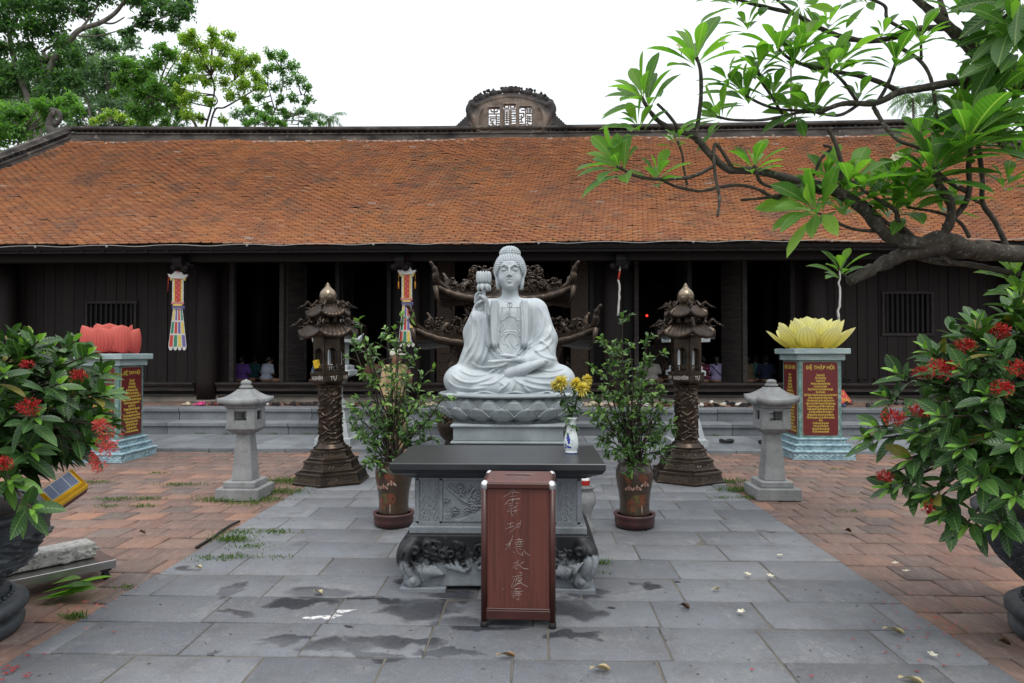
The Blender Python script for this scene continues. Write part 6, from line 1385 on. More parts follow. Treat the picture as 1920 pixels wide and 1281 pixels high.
def kumquat(label, loc, tips, seed, pot_label=None):
    r = random.Random(seed); L = thing('potted_kumquat', label, 'potted plant', loc, 0, 'kumquat plants in lotus-painted pots'); lo = Vector(loc)
    b = MB(); b.lathe([(.14, 0), (.165, .01), (.172, .05), (.168, .08), (.178, .095), (.178, .112), (.165, .115), (.15, .1)], 40, cap=False); b.lathe([(.0, .02), (.15, .02)], 40, cap=False); b.build('saucer', saum, L)
    pp = [(.10, .09), (.128, .095), (.130, .12), (.127, .17), (.127, .22), (.135, .29), (.15, .36), (.158, .42), (.158, .47), (.148, .51), (.135, .53), (.14, .545), (.15, .555), (.145, .562), (.13, .555), (.125, .5)]
    b = MB(); b.lathe(pp, 44, cap=False); pot = b.build('pot', potm, L)
    b = MB(); b.lathe([(.0, .53), (.128, .53)], 24, cap=False); b.build('soil', soil, L)
    zr = [q[1] for q in pp[:11]]; rr_ = [q[0] for q in pp[:11]]
    def dec(a0, z0, ra, rz, m, rot=0, lift=.0012, tip=0.0):
        N = 18; pts = []
        for k in range(N):
            a = 2*math.pi*k/N; x, z = ra*math.cos(a)*(1-.35*tip*math.sin(a)), rz*math.sin(a); x, z = x*math.cos(rot)-z*math.sin(rot), x*math.sin(rot)+z*math.cos(rot)
            aa = a0+x/.14; R_ = np.interp(z0+z, zr, rr_)+lift; pts.append((R_*math.cos(aa), R_*math.sin(aa), z0+z))
        R_ = np.interp(z0, zr, rr_)+lift+.0012; bb = MB(); bb.add([(R_*math.cos(a0), R_*math.sin(a0), z0)]+pts, [(0, i+1, (i+1) % N+1) for i in range(N)]); bb.build('painted_lotus', m, pot)
    A = -math.pi/2-.35 if seed % 2 else -math.pi/2+.05
    for (da, z, ra, rz, m, rot) in ((-.35, .2, .05, .055, pk1, .3), (.3, .24, .05, .06, pk1, -.5), (-.05, .25, .055, .042, pk3, .1), (-.55, .42, .02, .045, pk1, .5), (.3, .43, .05, .03, pk1, -.7)): dec(A+da, z, ra, rz, m, rot, .0010)
    for (da, z) in ((-.05, .345), (.42, .375), (-.5, .34)):
        for k in range(5): dec(A+da+(k-2)*.07, z+.012-abs(k-2)*.004, .009, .024, pk2 if k % 2 == 0 else pk1, (k-2)*.4, .002+.0004*k, .8)
    for (da, z) in ((-.1, .16), (.3, .17), (-.42, .17)): dec(A+da, z, .0045, .045, pk2 if da > 0 else pk3, 0, .0018)
    # stems, twigs, leaves
    st = MB(); lp, ld, ln_, ll, lr = [], [], [], [], []; fruit = []
    def leafspray(p, d, n, sz):
        for k in range(n):
            q = Vector((r.gauss(0, 1), r.gauss(0, 1), r.gauss(0, .8))).normalized(); v = (d*.75+q).normalized(); lp.append(tuple(p+d*(-.012*k))); ld.append(tuple(v)); ln_.append((r.gauss(0, .5), r.gauss(0, .5)-.3, 1)); ll.append(sz*r.uniform(.65, 1.15)); lr.append(min(1, max(0, r.gauss(.5, .22)+(.35 if p.z > .95 and k < 3 else 0))))
    for (u, v, dy) in tips:
        e = P(u, v, lo.y+dy)-lo; b0 = Vector((r.uniform(-.05, .05), r.uniform(-.05, .05), .53)); m1 = b0.lerp(e, .35)+Vector((r.uniform(-.03, .03), r.uniform(-.03, .03), .05)); m2 = b0.lerp(e, .7)+Vector((r.uniform(-.03, .03), r.uniform(-.03, .03), .02))
        sp = [Vector(q) for q in spline([tuple(b0), tuple(m1), tuple(m2), tuple(e)], 6)]; n = len(sp); Ln = (e-b0).length
        st.tube(sp, [.009*(1-.75*i/n)*min(1.2, .5+Ln) for i in range(n)], 5)
        leafspray(sp[-1], (sp[-1]-sp[-2]).normalized(), 10, .068)
        for i in range(int(n*.28), n-1):
            for _ in range(1 if r.random() < .66 else 0):
                d = (sp[i+1]-sp[i]).normalized(); sd = Vector((r.gauss(0, 1), r.gauss(0, 1), r.gauss(.1, .5))).normalized(); tl = r.uniform(.05, .15); q = sp[i]+(d*.5+sd).normalized()*tl
                st.tube([sp[i], sp[i].lerp(q, .5)+Vector((0, 0, .008)), q], [.003, .0025, .0018], 4); leafspray(q, (q-sp[i]).normalized(), r.randint(4, 6), .064)
                if r.random() < .09: fruit.append(q+Vector((0, 0, -.02)))
    st.build('stems', bark_d, L)
    link('foliage', leaf_mesh('kf', lp, ld, ln_, np.array(ll), np.array(ll)*.47, np.array(lr), TP_L, droop=.12), lf_kq, L)
    for q in fruit: b = MB(); b.ball(tuple(q), .013, 8, 6); b.build('fruit', kum, L)
    return L
tl = [(672, 600, 0), (660, 640, .1), (690, 640, -.1), (700, 690, 0), (722, 615, .1), (755, 590, 0), (745, 640, .1), (770, 672, 0), (790, 700, -.1), (788, 745, .1), (822, 765, 0), (812, 822, .1), (780, 800, -.15), (700, 770, .1), (668, 745, 0), (655, 760, .1), (672, 815, -.1), (660, 800, .15), (800, 780, .15), (735, 700, -.1), (752, 760, .1), (720, 800, -.1), (690, 860, -.15), (682, 700, 0), (735, 740, .15), (712, 870, -.2), (768, 705, -.15), (830, 745, 0)]
tr_ = [(1168, 588, 0), (1150, 640, .1), (1128, 632, 0), (1140, 680, -.1), (1160, 660, .1), (1178, 640, -.1), (1215, 630, 0), (1222, 670, .1), (1200, 690, 0), (1118, 690, 0), (1112, 740, .1), (1130, 730, -.1), (1105, 775, 0), (1140, 790, .15), (1225, 740, -.1), (1240, 770, 0), (1252, 800, .1), (1232, 830, -.1), (1200, 760, 0), (1180, 720, .15), (1215, 790, .1), (1150, 840, -.15), (1170, 800, .1), (1250, 845, 0), (1190, 850, -.2), (1130, 820, 0), (1160, 745, -.15), (1245, 730, .1), (1185, 880, -.24), (1205, 720, -.15)]
pL = G(739, 985); pR = G(1187, 984)
kumquat('potted kumquat left of the altar table, tall open stems in a brown lotus-painted pot', (pL.x, 5.92, .012), tl, 3)
kumquat('potted kumquat right of the altar table, bushier, in a dark red-brown lotus-painted pot', (pR.x, 5.93, .012), tr_, 4)

# ================================================================== big stone planters with ixora
t = NT('dark_carved_stone'); c = t.mix(t.ramp(t.noise(6, 5), [(.38, 0.0), (.62, 1.0)]), (.06, .07, .08), (.022, .026, .03)); t.set(col=c, rough=.5, spec=.45); t.bump(t.noise(40, 5), .35, .005); dst = t.m
redf = leaf_mat('ixora_red', [(0, (.16, .006, .008)), (.5, (.42, .012, .012)), (1, (.62, .04, .03))], trans=.2, vein=(.5, .02, .02), tcol=(1, .8, .8)); pinkf = leaf_mat('ixora_pink', [(0, (.45, .03, .03)), (.5, (.68, .07, .07)), (1, (.8, .16, .14))], trans=.25, vein=(.7, .1, .1), tcol=(1, .9, .9))
def planter(L, key):
    nt, nz_ = 300, 130; Tt, Zt = np.meshgrid(np.linspace(0, 2*math.pi, nt, endpoint=False), np.linspace(0, 1, nz_), indexing='ij'); zz = .235+Zt*.40
    rr0 = np.interp(zz, [.235, .3, .4, .5, .58, .63], [.30, .40, .50, .555, .575, .58]); band = np.clip(np.minimum((zz-.27)/.03, (.545-zz)/.02), 0, 1)
    if key:   # fine key-fret relief
        u = Tt*44; D_ = .006*(np.sign(np.sin(u)*np.sin(zz*150))+np.sign(np.sin(u*2+1.5*np.sign(np.sin(zz*75)))*.5))*band
    else:     # rolling dragon and cloud relief
        D_ = .03*band*np.maximum(np.sin(Tt*9+3*np.sin(zz*24)+2*np.sin(Tt*4))*np.cos(zz*48+2.5*np.sin(Tt*7)), -.2)+.012*band*np.sin(Tt*31+4*np.sin(zz*40))*np.sin(zz*90+Tt*5)
    Rr = rr0+D_; V = np.stack([Rr*np.cos(Tt), Rr*np.sin(Tt), zz], -1).reshape(-1, 3); i_, j_ = np.meshgrid(np.arange(nt), np.arange(nz_-1), indexing='ij'); a_ = (i_*nz_+j_).ravel(); c2 = (((i_+1) % nt)*nz_+j_).ravel()
    link('bowl', npmesh('bowl', V, np.stack([a_, c2, c2+1, a_+1], 1), None, None, True), dst, L)
    b = MB(); b.lathe([(.5, .60), (.585, .625), (.60, .635), (.625, .65), (.625, .668), (.60, .675), (.53, .672), (.5, .64)], 72, cap=False); b.build('rim', dst, L)
    b = MB(); b.lathe([(.0, .64), (.51, .64)], 40, cap=False); b.build('soil', soil, L)
    b = MB(); b.lathe([(.44, .0), (.455, .02), (.46, .05), (.44, .075), (.41, .085), (.44, .095), (.475, .12), (.475, .15), (.44, .175), (.385, .185), (.38, .195), (.385, .21), (.36, .235), (.30, .25)], 72)
    for k in range(56): a = k*2*math.pi/56; b.ball((.398*math.cos(a), .398*math.sin(a), .187), .014, 6, 5)
    b.build('foot', dst, L)
def ixora(label, loc, cpx, rad, ntip, shoots, flowers, key, seed, cat='potted plant'):
    L = thing('ixora_planter', label, cat, loc, 0, 'ixora bushes in carved stone planters'); planter(L, key); r = random.Random(seed); lo = Vector(loc)
    C_ = P(cpx[0], cpx[1], cpx[2])-lo; st = MB(); lp, ld, ln_, ll, lw, lr = [], [], [], [], [], []
    def lf(p, d, n, sz, q, w=.36): lp.append(tuple(p)); ld.append(tuple(d)); ln_.append(n); ll.append(sz); lw.append(sz*w); lr.append(q)
    def rosette(p, d, sz, fresh, n=8):
        d = d.normalized(); _, s1, s2 = frame_from(d)
        for k in range(n):
            a = k*2.4+r.uniform(-.3, .3); tilt = .35+.85*k/n; v = d*math.cos(tilt)+(s1*math.cos(a)+s2*math.sin(a))*math.sin(tilt)*1.1; up = d+Vector((0, 0, .6))
            young = fresh and k < 3
            lf(p-d*(.012*k), v, tuple(up+Vector((r.gauss(0, .15), r.gauss(0, .15), 0))), sz*(.55 if young else r.uniform(.8, 1.15)), r.uniform(.86, 1) if young else min(.84, max(0, r.gauss(.38, .2))), .3 if young else .38)
    for k in range(ntip):
        v = Vector((r.gauss(0, 1), r.gauss(0, 1), r.gauss(.25, 1))).normalized()
        if v.z < -.45: v.z = -.45
        q = r.uniform(.78, 1.06); p = C_+Vector((v.x*rad[0]*q, v.y*rad[1]*q, v.z*rad[2]*q))
        if p.z < .62: p.z = .62+r.uniform(0, .1)
        if key == 0 and p.x > .35 and p.z < .98 and p.y < .25: continue
        b0 = Vector((r.uniform(-.12, .12), r.uniform(-.12, .12), .62)); m = b0.lerp(p, .55)+Vector((0, 0, .08)); st.tube(spline([tuple(b0), tuple(m), tuple(p)], 4), [.008, .008, .007, .006, .006, .005, .005, .004, .004], 5)
        d = (v*1.0+Vector((0, -.1, .75))).normalized(); rosette(p, d, r.uniform(.12, .17), r.random() < .33, r.randint(7, 10))
        for j in range(6): q2 = r.uniform(.55, .92); p2 = b0.lerp(p, q2); a = Vector((r.gauss(0, 1), r.gauss(0, 1), r.gauss(0, .5))).normalized(); lf(p2, (a+v*.6).normalized(), (r.gauss(0, .4), r.gauss(0, .4), 1), r.uniform(.11, .16), r.uniform(0, .35))
    for (u, v_, dy, n) in shoots:
        p = P(u, v_, lo.y+dy)-lo; b0 = C_.lerp(p, .35); st.tube(spline([tuple(b0), tuple(b0.lerp(p, .6)+Vector((0, 0, -.01))), tuple(p)], 4), .005, 5); d = (p-b0).normalized()
        rosette(p, (d+Vector((0, 0, .5))).normalized(), .145, True, n)
        for j in range(5): q2 = .45+.1*j; a = Vector((r.gauss(0, 1), r.gauss(0, 1), r.gauss(-.1, .6))).normalized(); lf(b0.lerp(p, q2), (a+d*.6).normalized(), (0, -.3, 1), .15, r.uniform(.15, .7))
    st.build('stems', bark_d, L)
    link('foliage', leaf_mesh('if', lp, ld, ln_, np.array(ll), np.array(lw), np.array(lr), TP_ELL, droop=.22), lf_ix, L)
    for (u, v_, dy, rr_, m, dn) in flowers:
        p = P(u, v_, lo.y+dy)-lo; rr_ *= 1.22; n = int(120*(rr_/.05)**1.3); dd = RNG.normal(size=(n, 3))+np.array([0, -.6, .3 if not dn else -.5]); dd /= np.linalg.norm(dd, axis=1, keepdims=True)
        base = np.array(p)[None]+dd*rr_*RNG.uniform(.35, .95, (n, 1))*np.array([[1, 1, .75 if not dn else 1.5]]); 
        v2 = []; d2 = []; l2 = []
        for i in range(n):
            if RNG.random() < .55: 
                for _ in range(4): v2.append(base[i]); q = dd[i]*.4+RNG.normal(size=3)*.7; d2.append(q/np.linalg.norm(q)); l2.append(.013)
            else: v2.append(base[i]-dd[i]*.01); d2.append(dd[i]); l2.append(.02)
        l2 = np.array(l2); link('flower_cluster', leaf_mesh('fc', v2, d2, RNG.normal(size=(len(v2), 3)), l2, l2*.32, RNG.random(len(v2)), TP_X), m, L)
        st2 = MB(); st2.tube([tuple(C_.lerp(p, .5)), tuple(p)], .004, 5); st2.build('flower_stalk', bark_d, L)
    return L
zx = lambda x, y: (x*.609+1580, y*.609+500)
ixora('dark stone planter with an ixora bush, carved with dragons, at the left edge', (P(-150, 900, 3.5).x, 3.5, 0), (-85, 765, 3.45), (.72, .56, .42), 175,
      [(72, 640, -.15, 8), (38, 650, -.2, 8), (165, 665, -.1, 8), (195, 735, -.15, 9), (215, 740, .1, 7), (140, 640, .1, 7), (175, 790, -.2, 8), (110, 720, -.35, 9), (60, 845, -.45, 9), (20, 900, -.5, 8), (195, 700, 0, 7), (5, 700, -.45, 9), (70, 780, -.5, 9), (60, 955, -.56, 8), (170, 830, -.2, 8)],
      [(57, 763, -.52, .045, redf, 0), (149, 704, -.25, .036, redf, 0), (204, 822, -.25, .05, pinkf, 1), (190, 797, -.25, .035, pinkf, 0), (186, 860, -.25, .04, pinkf, 1), (51, 683, -.35, .025, redf, 0), (5, 870, -.6, .04, redf, 0)], 0, 21)
ixora('dark key-fret stone planter with a broad ixora bush of deep red flowers, right edge', (P(2092, 900, 3.6).x, 3.6, 0), (1968, 765, 3.55), (.64, .6, .5), 185,
      [(1640, 800, -.25, 7), (1625, 825, -.2, 6), (1680, 700, -.2, 8), (1660, 745, -.2, 7), (1735, 655, -.1, 8), (1840, 600, -.1, 8), (1700, 860, -.3, 8), (1690, 905, -.25, 8), (1665, 915, -.2, 7), (1740, 930, -.35, 8), (1770, 960, -.4, 9), (1800, 840, -.5, 9), (1830, 900, -.55, 9), (1760, 780, -.45, 9), (1850, 740, -.5, 9), (1900, 560, -.1, 8), (1905, 830, -.6, 9), (1800, 690, -.35, 9), (1720, 810, -.35, 8), (1860, 650, -.35, 8), (1870, 985, -.55, 8), (1810, 985, -.45, 8), (1900, 930, -.62, 9)],
      [(1674, 783, -.3, .05, redf, 0), (1766, 692, -.3, .062, redf, 0), (1724, 771, -.35, .04, redf, 0), (1659, 893, -.25, .035, redf, 0), (1811, 649, -.2, .045, redf, 0), (1872, 622, -.2, .05, redf, 0), (1912, 692, -.5, .05, redf, 0), (1878, 728, -.5, .045, redf, 0), (1741, 950, -.38, .025, redf, 1), (1726, 701, -.15, .04, redf, 0)], 1, 33)

# solar lamp on the planter rim
sl = P(118, 916, 3.28); t = NT('solar_cell'); sp_ = t.sep(); c = t.mix(t.ramp(t.math('SINE', t.math('MULTIPLY', sp_[0], 520)), [(.4, 0.0), (.8, 1.0)]), (.13, .16, .25), (.26, .31, .42)); t.set(col=c, rough=.18, coat=.5); cell = t.m
ly = simple('yellow_plastic', (.72, .40, .01), (.6, .32, .01), sc=8, rough=.35); lred = simple('dark_red_reflector', (.12, .005, .008), rough=.2)
LM = thing('solar_lamp', 'yellow solar lamp with a small panel leaning on the left planter rim', 'solar lamp', (sl.x, sl.y, sl.z)); LM.rotation_euler = (R(38), R(24), R(-28))
b = MB(); rect_loft(b, [(.062, .078, -.035), (.07, .086, -.012), (.058, .074, .018), (.055, .071, .018)]); 
for k in range(17): y = -.076+k*.0095; b.box((.0655, y, .0), (.004, .004, .036)); b.box((-.0655, y, .0), (.004, .004, .036))
for k in range(13): x = -.057+k*.0095; b.box((x, -.081, .0), (.004, .004, .036)); b.box((x, .081, .0), (.004, .004, .036))
b.build('housing', ly, LM); b = MB(); b.box((0, 0, .020), (.10, .132, .004)); b.build('solar_panel', cell, LM)
b = MB()
for y in (-.066, -.03, .028, .066): b.box((0, y, .0228), (.104, .002, .0012))
for x in (-.051, .051): b.box((x, 0, .0228), (.002, .134, .0012))
b.build('panel_grid', white_m, LM); b = MB(); rect_loft(b, [(.05, .062, -.065), (.062, .078, -.036)]); b.build('lens', lred, LM)

# steel trolley with a granite block
tp_ = G(86, 1108); TR = thing('steel_trolley', 'low stainless steel trolley on castors beside the left planter', 'trolley', (tp_.x-.02, tp_.y+.1, 0), R(50))
b = MB(); b.box((0, 0, .105), (.62, .34, .055), bev=.003); b.build('platform', steel, TR)
for sx in (-1, 1):
    for sy in (-1, 1):
        b = MB(); b.box((sx*.26, sy*.12, .068), (.06, .05, .018)); b.box((sx*.26, sy*.12-.016, .045), (.03, .004, .04)); b.box((sx*.26, sy*.12+.016, .045), (.03, .004, .04)); c_ = b.build('castor', black_p, TR)
        b = MB(); rings = []; b.at((sx*.26, sy*.12, .026), (R(90), 0, 0)); b.lathe([(.012, -.011), (.026, -.009), (.026, .009), (.012, .011)], 18); b.build('wheel', rubber, c_)
gb = simple('rough_granite', (.48, .46, .42), (.28, .27, .25), sc=18, rough=.95, bump=.8, bsc=55, fine=((.1, .1, .1), 70, .6))
s = SDF((-.3, -.12, 0), (.3, .12, .125), .007); s.box((0, 0, .055), (.27, .085, .05), .012)
for k in range(90): s.ell((RNG.uniform(-.28, .28), RNG.choice((-1, 1))*.09, RNG.uniform(.01, .1)), (RNG.uniform(.01, .03), .008, RNG.uniform(.008, .02)), .006, RNG.choice(('u', 's')))
M_ = Matrix.Rotation(R(50), 3, 'Z') @ Vector((-.04, .04, .1325)); tag(link('granite_block', s.mesh('gb'), gb, None, (TR.location.x+M_.x, TR.location.y+M_.y, M_.z), (0, 0, R(52))), 'rough pale granite block lying on the steel trolley', 'stone block')

# ================================================================== people
skin = simple('skin', (.42, .24, .16), (.36, .2, .13), sc=12, rough=.55); skin2 = simple('tanned_skin', (.3, .155, .1), (.25, .13, .08), sc=12, rough=.55); hairm = simple('black_hair', (.008, .007, .007), (.016, .013, .012), sc=60, rough=.45)
def face(s, c, k=1.0, yaw=0):
    """face features facing -y around head centre c (metres)"""
    x, y, z = c
    s.ell((x, y-.09*k, z-.012*k), (.016*k, .022*k, .024*k), .012); s.ell((x, y-.088*k, z-.052*k), (.024*k, .012*k, .008*k), .008)
    for g_ in (-1, 1): s.ell((x+g_*.032*k, y-.088*k, z+.016*k), (.017*k, .012*k, .009*k), .006, 's'); s.ell((x+g_*.077*k, y+.005, z), (.012*k, .02*k, .03*k), .004); s.ell((x+g_*.032*k, y-.074*k, z+.015*k), (.014*k, .011*k, .009*k), .002)
def fingers(s, w, d, side, curl=.5, r=.0085):
    """five fingers from a palm centre w pointing along d"""
    w = Vector(w); d = Vector(d).normalized(); sd = Vector(side).normalized(); n = d.cross(sd)
    s.ell(tuple(w), (.028, .028, .034), .012)
    for k in range(4):
        o = w+sd*(.012*(k-1.5))+d*.028; ln = (.062, .07, .066, .052)[k]; a = o+d*ln*.5+n*.006; e = a+(d*math.cos(curl*2)+n*math.sin(curl*2))*ln*.5; s.path([tuple(o), tuple(a), tuple(e)], [r, r*.93, r*.75], .003, per=2)
    o = w-sd*.026; s.path([tuple(o), tuple(o+d*.03-sd*.014+n*.01), tuple(o+d*.05+n*.02-sd*.006)], [r*1.15, r, r*.8], .006, per=2)
sp0 = P(745, 800, 9.75)
PS = thing('person', 'person in beige with a pale cap and black bag, standing behind the left kumquat', 'person', (sp0.x-.02, 9.75, .052), R(52))
s = SDF((-.32, -.3, -.01), (.34, .22, 1.56), .0095)
s.ell((0, -.01, 1.40), (.078, .093, .112), .01); s.ell((0, -.03, 1.345), (.055, .07, .06), .03); face(s, (0, -.01, 1.395)); s.cap((0, .02, 1.2), (0, .01, 1.32), .052, .047, .03)
s.cap((-.15, .02, 1.22), (.15, .02, 1.22), .045, .045, .04); s.ell((0, .02, 1.08), (.15, .095, .2), .04); s.ell((0, .02, .82), (.155, .11, .12), .04)
for g_ in (-1, 1): s.cap((g_*.085, .02, .78), (g_*.09, .0, .42), .075, .052, .03); s.cap((g_*.09, 0, .42), (g_*.09, .02, .09), .05, .034, .02); s.path([(g_*.09, .03, .04), (g_*.095, -.05, .03), (g_*.1, -.14, .022)], [.038, .036, .026], .02)
s.cap((-.17, .02, 1.21), (-.215, .03, .96), .042, .036, .02); s.cap((-.215, .03, .96), (-.2, -.05, .76), .034, .025, .015); fingers(s, (-.198, -.06, .73), (0, -.1, -1), (0, 1, 0))
s.cap((.17, .02, 1.21), (.215, -.02, 1.0), .042, .036, .02); s.cap((.215, -.02, 1.0), (.105, -.17, 1.12), .034, .025, .015); fingers(s, (.09, -.185, 1.15), (-.3, -.1, 1), (1, 0, .3))
link('body', s.mesh('pb'), skin2, PS)
beige = simple('beige_cloth', (.46, .33, .19), (.36, .25, .14), sc=9, rough=.9, bump=.3, bsc=60)
s = SDF((-.34, -.3, .68), (.34, .24, 1.31), .0095)
s.cap((-.15, .02, 1.225), (.15, .02, 1.225), .055, .055, .05); s.ell((0, .02, 1.08), (.172, .118, .22), .05); s.ell((0, .02, .86), (.172, .13, .16), .06); s.cap((0, .015, 1.24), (0, .01, 1.285), .062, .058, .02)
s.cap((-.17, .02, 1.21), (-.222, .03, .95), .056, .05, .03); s.cap((-.222, .03, .95), (-.203, -.035, .80), .05, .042, .02); s.cap((.17, .02, 1.21), (.222, -.02, 1.0), .056, .05, .03); s.cap((.222, -.02, 1.0), (.13, -.14, 1.09), .05, .042, .02)
s.ell((0, .01, 1.31), (.052, .055, .04), .004, 's')
for pts in ([(-.1, 1.2), (-.12, 1.0), (-.08, .82)], [(.1, 1.2), (.13, 1.0), (.1, .85)], [(0, 1.27), (.005, 1.0), (0, .72)], [(-.14, .95), (-.05, .9), (.06, .92)], [(.14, 1.02), (.06, .98), (-.02, .99)]): s.stroke(pts, .012, .006, 0)
link('shirt', s.mesh('shirt'), beige, PS)
s = SDF((-.2, -.16, .06), (.2, .18, .9), .0095); s.ell((0, .02, .80), (.165, .122, .1), .03)
for g_ in (-1, 1): s.cap((g_*.085, .02, .78), (g_*.092, .0, .42), .09, .075, .03); s.cap((g_*.092, 0, .42), (g_*.092, .015, .10), .075, .068, .02); s.stroke([(g_*.1, .7), (g_*.08, .4), (g_*.1, .14)], .012, .008, 0)
link('trousers', s.mesh('trs'), beige, PS)
s = SDF((-.12, -.22, 1.36), (.12, .12, 1.56), .007); s.ell((0, 0, 1.425), (.089, .103, .098), .01); s.box((0, 0, 1.36), (.2, .2, .05), 0, .004, 's'); s.ell((0, -.115, 1.425), (.078, .075, .012), .01); s.ell((0, -.02, 1.395), (.079, .09, .09), .003, 's')
t = NT('cap_cloth'); z_ = t.sep()[2]; c = t.mix(t.ramp(z_, [(.0, (.62, .6, .52)), (1, (.62, .6, .52))]), (.62, .6, .52), (.5, .48, .4)); t.set(col=c, rough=.9)
cp3 = link('cap', s.mesh('cap'), simple('cap_cloth_pale', (.6, .58, .5), (.45, .43, .36), sc=30, rough=.9), PS); text('SN', .055, simple('cap_print', (.03, .04, .035), rough=.8), cp3, (0, -.099, 1.462), (R(72), 0, 0), name='cap_lettering', ext=.003, bold=.001)
s = SDF((-.1, -.1, 1.26), (.1, .14, 1.5), .008); s.ell((0, .022, 1.40), (.084, .09, .1), .01); s.ell((0, -.06, 1.38), (.085, .07, .12), .005, 's'); link('hair', s.mesh('hr'), hairm, PS)
bgp = thing('handbag', 'black rectangular bag hanging in front of the person in beige', 'bag', (sp0.x+.13, 9.53, .77)); b = MB(); b.box((0, 0, 0), (.14, .05, .15), bev=.012); b.box((0, -.027, .03), (.13, .006, .07), bev=.002); b.build('body', black_p, bgp)
b = MB(); b.tube(spline([(-.06, 0, .07), (-.05, .05, .22), (.0, .11, .45), (.05, .06, .22), (.06, 0, .07)], 5), .006, 5); b.build('strap', black_p, bgp)

# seated worshippers inside the hall, seen mostly from behind
def seat_meshes(lean, turn):
    s = SDF((-.3, -.35, 0), (.3, .35, .88), .013); hx, hy = .02*turn, .07*lean
    s.ell((hx, hy, .745), (.076, .09, .108), .01); s.cap((0, hy*.6, .58), (hx, hy, .68), .05, .045, .02); s.cap((-.13, hy*.4, .555), (.13, hy*.4, .555), .05, .05, .03); s.ell((0, 0, .38), (.14, .1, .2), .03); s.ell((0, .0, .12), (.18, .16, .11), .03)
    for g_ in (-1, 1): s.cap((g_*.15, hy*.4, .54), (g_*.2, .03, .32), .042, .036, .02); s.cap((g_*.2, .03, .32), (g_*.1, .2, .25), .034, .026, .01); s.cap((g_*.1, .05, .1), (g_*.24, .22, .09), .075, .06, .03); s.cap((g_*.24, .22, .09), (g_*-.05, .28, .06), .05, .04, .02)
    fingers(s, (.07, .23, .25), (-1, .2, -.1), (0, .2, 1)); fingers(s, (-.07, .23, .25), (1, .2, -.1), (0, .2, -1))
    for g_ in (-1, 1): s.ell((hx+g_*.075, hy, .74), (.012, .02, .028), .004)
    s.ell((hx+.0, hy+.09, .735), (.016, .02, .02), .01); body = s.mesh('sb')
    s = SDF((-.3, -.2, .06), (.3, .3, .66), .013); s.cap((-.13, hy*.4, .555), (.13, hy*.4, .555), .062, .062, .04); s.ell((0, 0, .38), (.16, .125, .23), .04); s.ell((0, 0, .16), (.19, .16, .12), .05)
    for g_ in (-1, 1): s.cap((g_*.15, hy*.4, .54), (g_*.205, .03, .34), .056, .05, .03)
    for pts in ([(-.1, .55), (-.05, .4), (-.09, .2)], [(.1, .55), (.06, .38), (.1, .2)], [(-.12, .35), (0, .3), (.12, .36)]): s.stroke(pts, .014, .009, .1)
    shirt = s.mesh('ss')
    s = SDF((-.14, -.2, .45), (.14, .2, .9), .01); s.ell((hx, hy-.012, .765), (.087, .096, .105), .01); s.ell((hx, hy-.085, .70), (.045, .04, .06), .03)
    if turn >= 0: s.ell((hx, hy-.1, .74), (.045, .035, .045), .01)
    else: s.cap((hx, hy-.09, .72), (hx, hy-.1, .55), .04, .02, .02)
    hr = s.mesh('sh'); return body, shirt, hr
SEAT = [seat_meshes(a, b_) for a, b_ in ((.3, 0), (1.2, 1), (.6, -1))]
def cloth(n, c): return simple(n, c, tuple(x*.75 for x in c), sc=10, rough=.9)
ppl = [(452, 701, 15.3, 0, 8, 'purple_shirt', (.13, .06, .28), 'person in a purple shirt seated inside the first doorway, seen from behind'),
       (474, 712, 16.4, 1, -10, 'teal_shirt', (.04, .13, .15), 'person in a teal shirt seated in shadow between purple and white shirts'),
       (500, 704, 15.4, 1, -30, 'pale_blue_shirt', (.42, .48, .55), 'person in a pale blue-white shirt bending forward inside the first doorway'),
       (602, 706, 15.3, 0, 20, 'light_blue_shirt', (.30, .42, .62), 'person in a light blue shirt seated just left of the left bronze lantern'),
       (648, 688, 15.5, 1, 175, 'dark_shirt', (.03, .03, .04), 'person facing the yard beside the white stone lantern inside the doorway'),
       (700, 690, 15.3, 2, 10, 'peach_shirt', (.45, .22, .16), 'person in a peach top seated inside behind the left kumquat'),
       (718, 706, 15.4, 0, -20, 'slate_shirt', (.13, .14, .19), 'person in a slate grey top seated next to the peach top'),
       (1066, 704, 15.8, 0, 5, 'black_shirt', (.035, .033, .04), 'person in black seated in the centre bay right of the statue'),
       (1100, 706, 15.4, 2, 12, 'magenta_shirt', (.36, .03, .16), 'person in a magenta top seated in the centre bay behind the flowers'),
       (1192, 705, 15.3, 1, 25, 'white_shirt', (.6, .62, .64), 'person in a white shirt seated at the left post of the right doorway'),
       (1222, 704, 15.4, 0, -8, 'cream_shirt', (.5, .47, .42), 'person in a cream shirt seated behind the right kumquat'),
       (1255, 700, 16.2, 2, 4, 'brown_shirt', (.07, .04, .03), 'person in dark brown seated deep inside, left of the right bronze lantern'),
       (1318, 704, 15.3, 0, 15, 'floral_shirt', (.10, .02, .045), 'person in a dark red floral top seated right of the right bronze lantern'),
       (1345, 702, 15.3, 2, -12, 'lavender_shirt', (.38, .34, .58), 'person in a lavender shirt with a strap across the back, seated in the right doorway'),
       (1403, 704, 15.4, 1, 35, 'olive_shirt', (.12, .09, .05), 'person in olive brown seated at the left of the last doorway'),
       (1437, 700, 15.6, 0, -5, 'navy_shirt', (.02, .03, .07), 'person in navy blue seated in the middle of the last doorway'),
       (1418, 706, 16.0, 1, 0, 'turquoise_shirt', (.08, .22, .24), 'person in a turquoise top seated in shadow in the last doorway')]
trou = simple('dark_trousers', (.02, .02, .025), rough=.9)
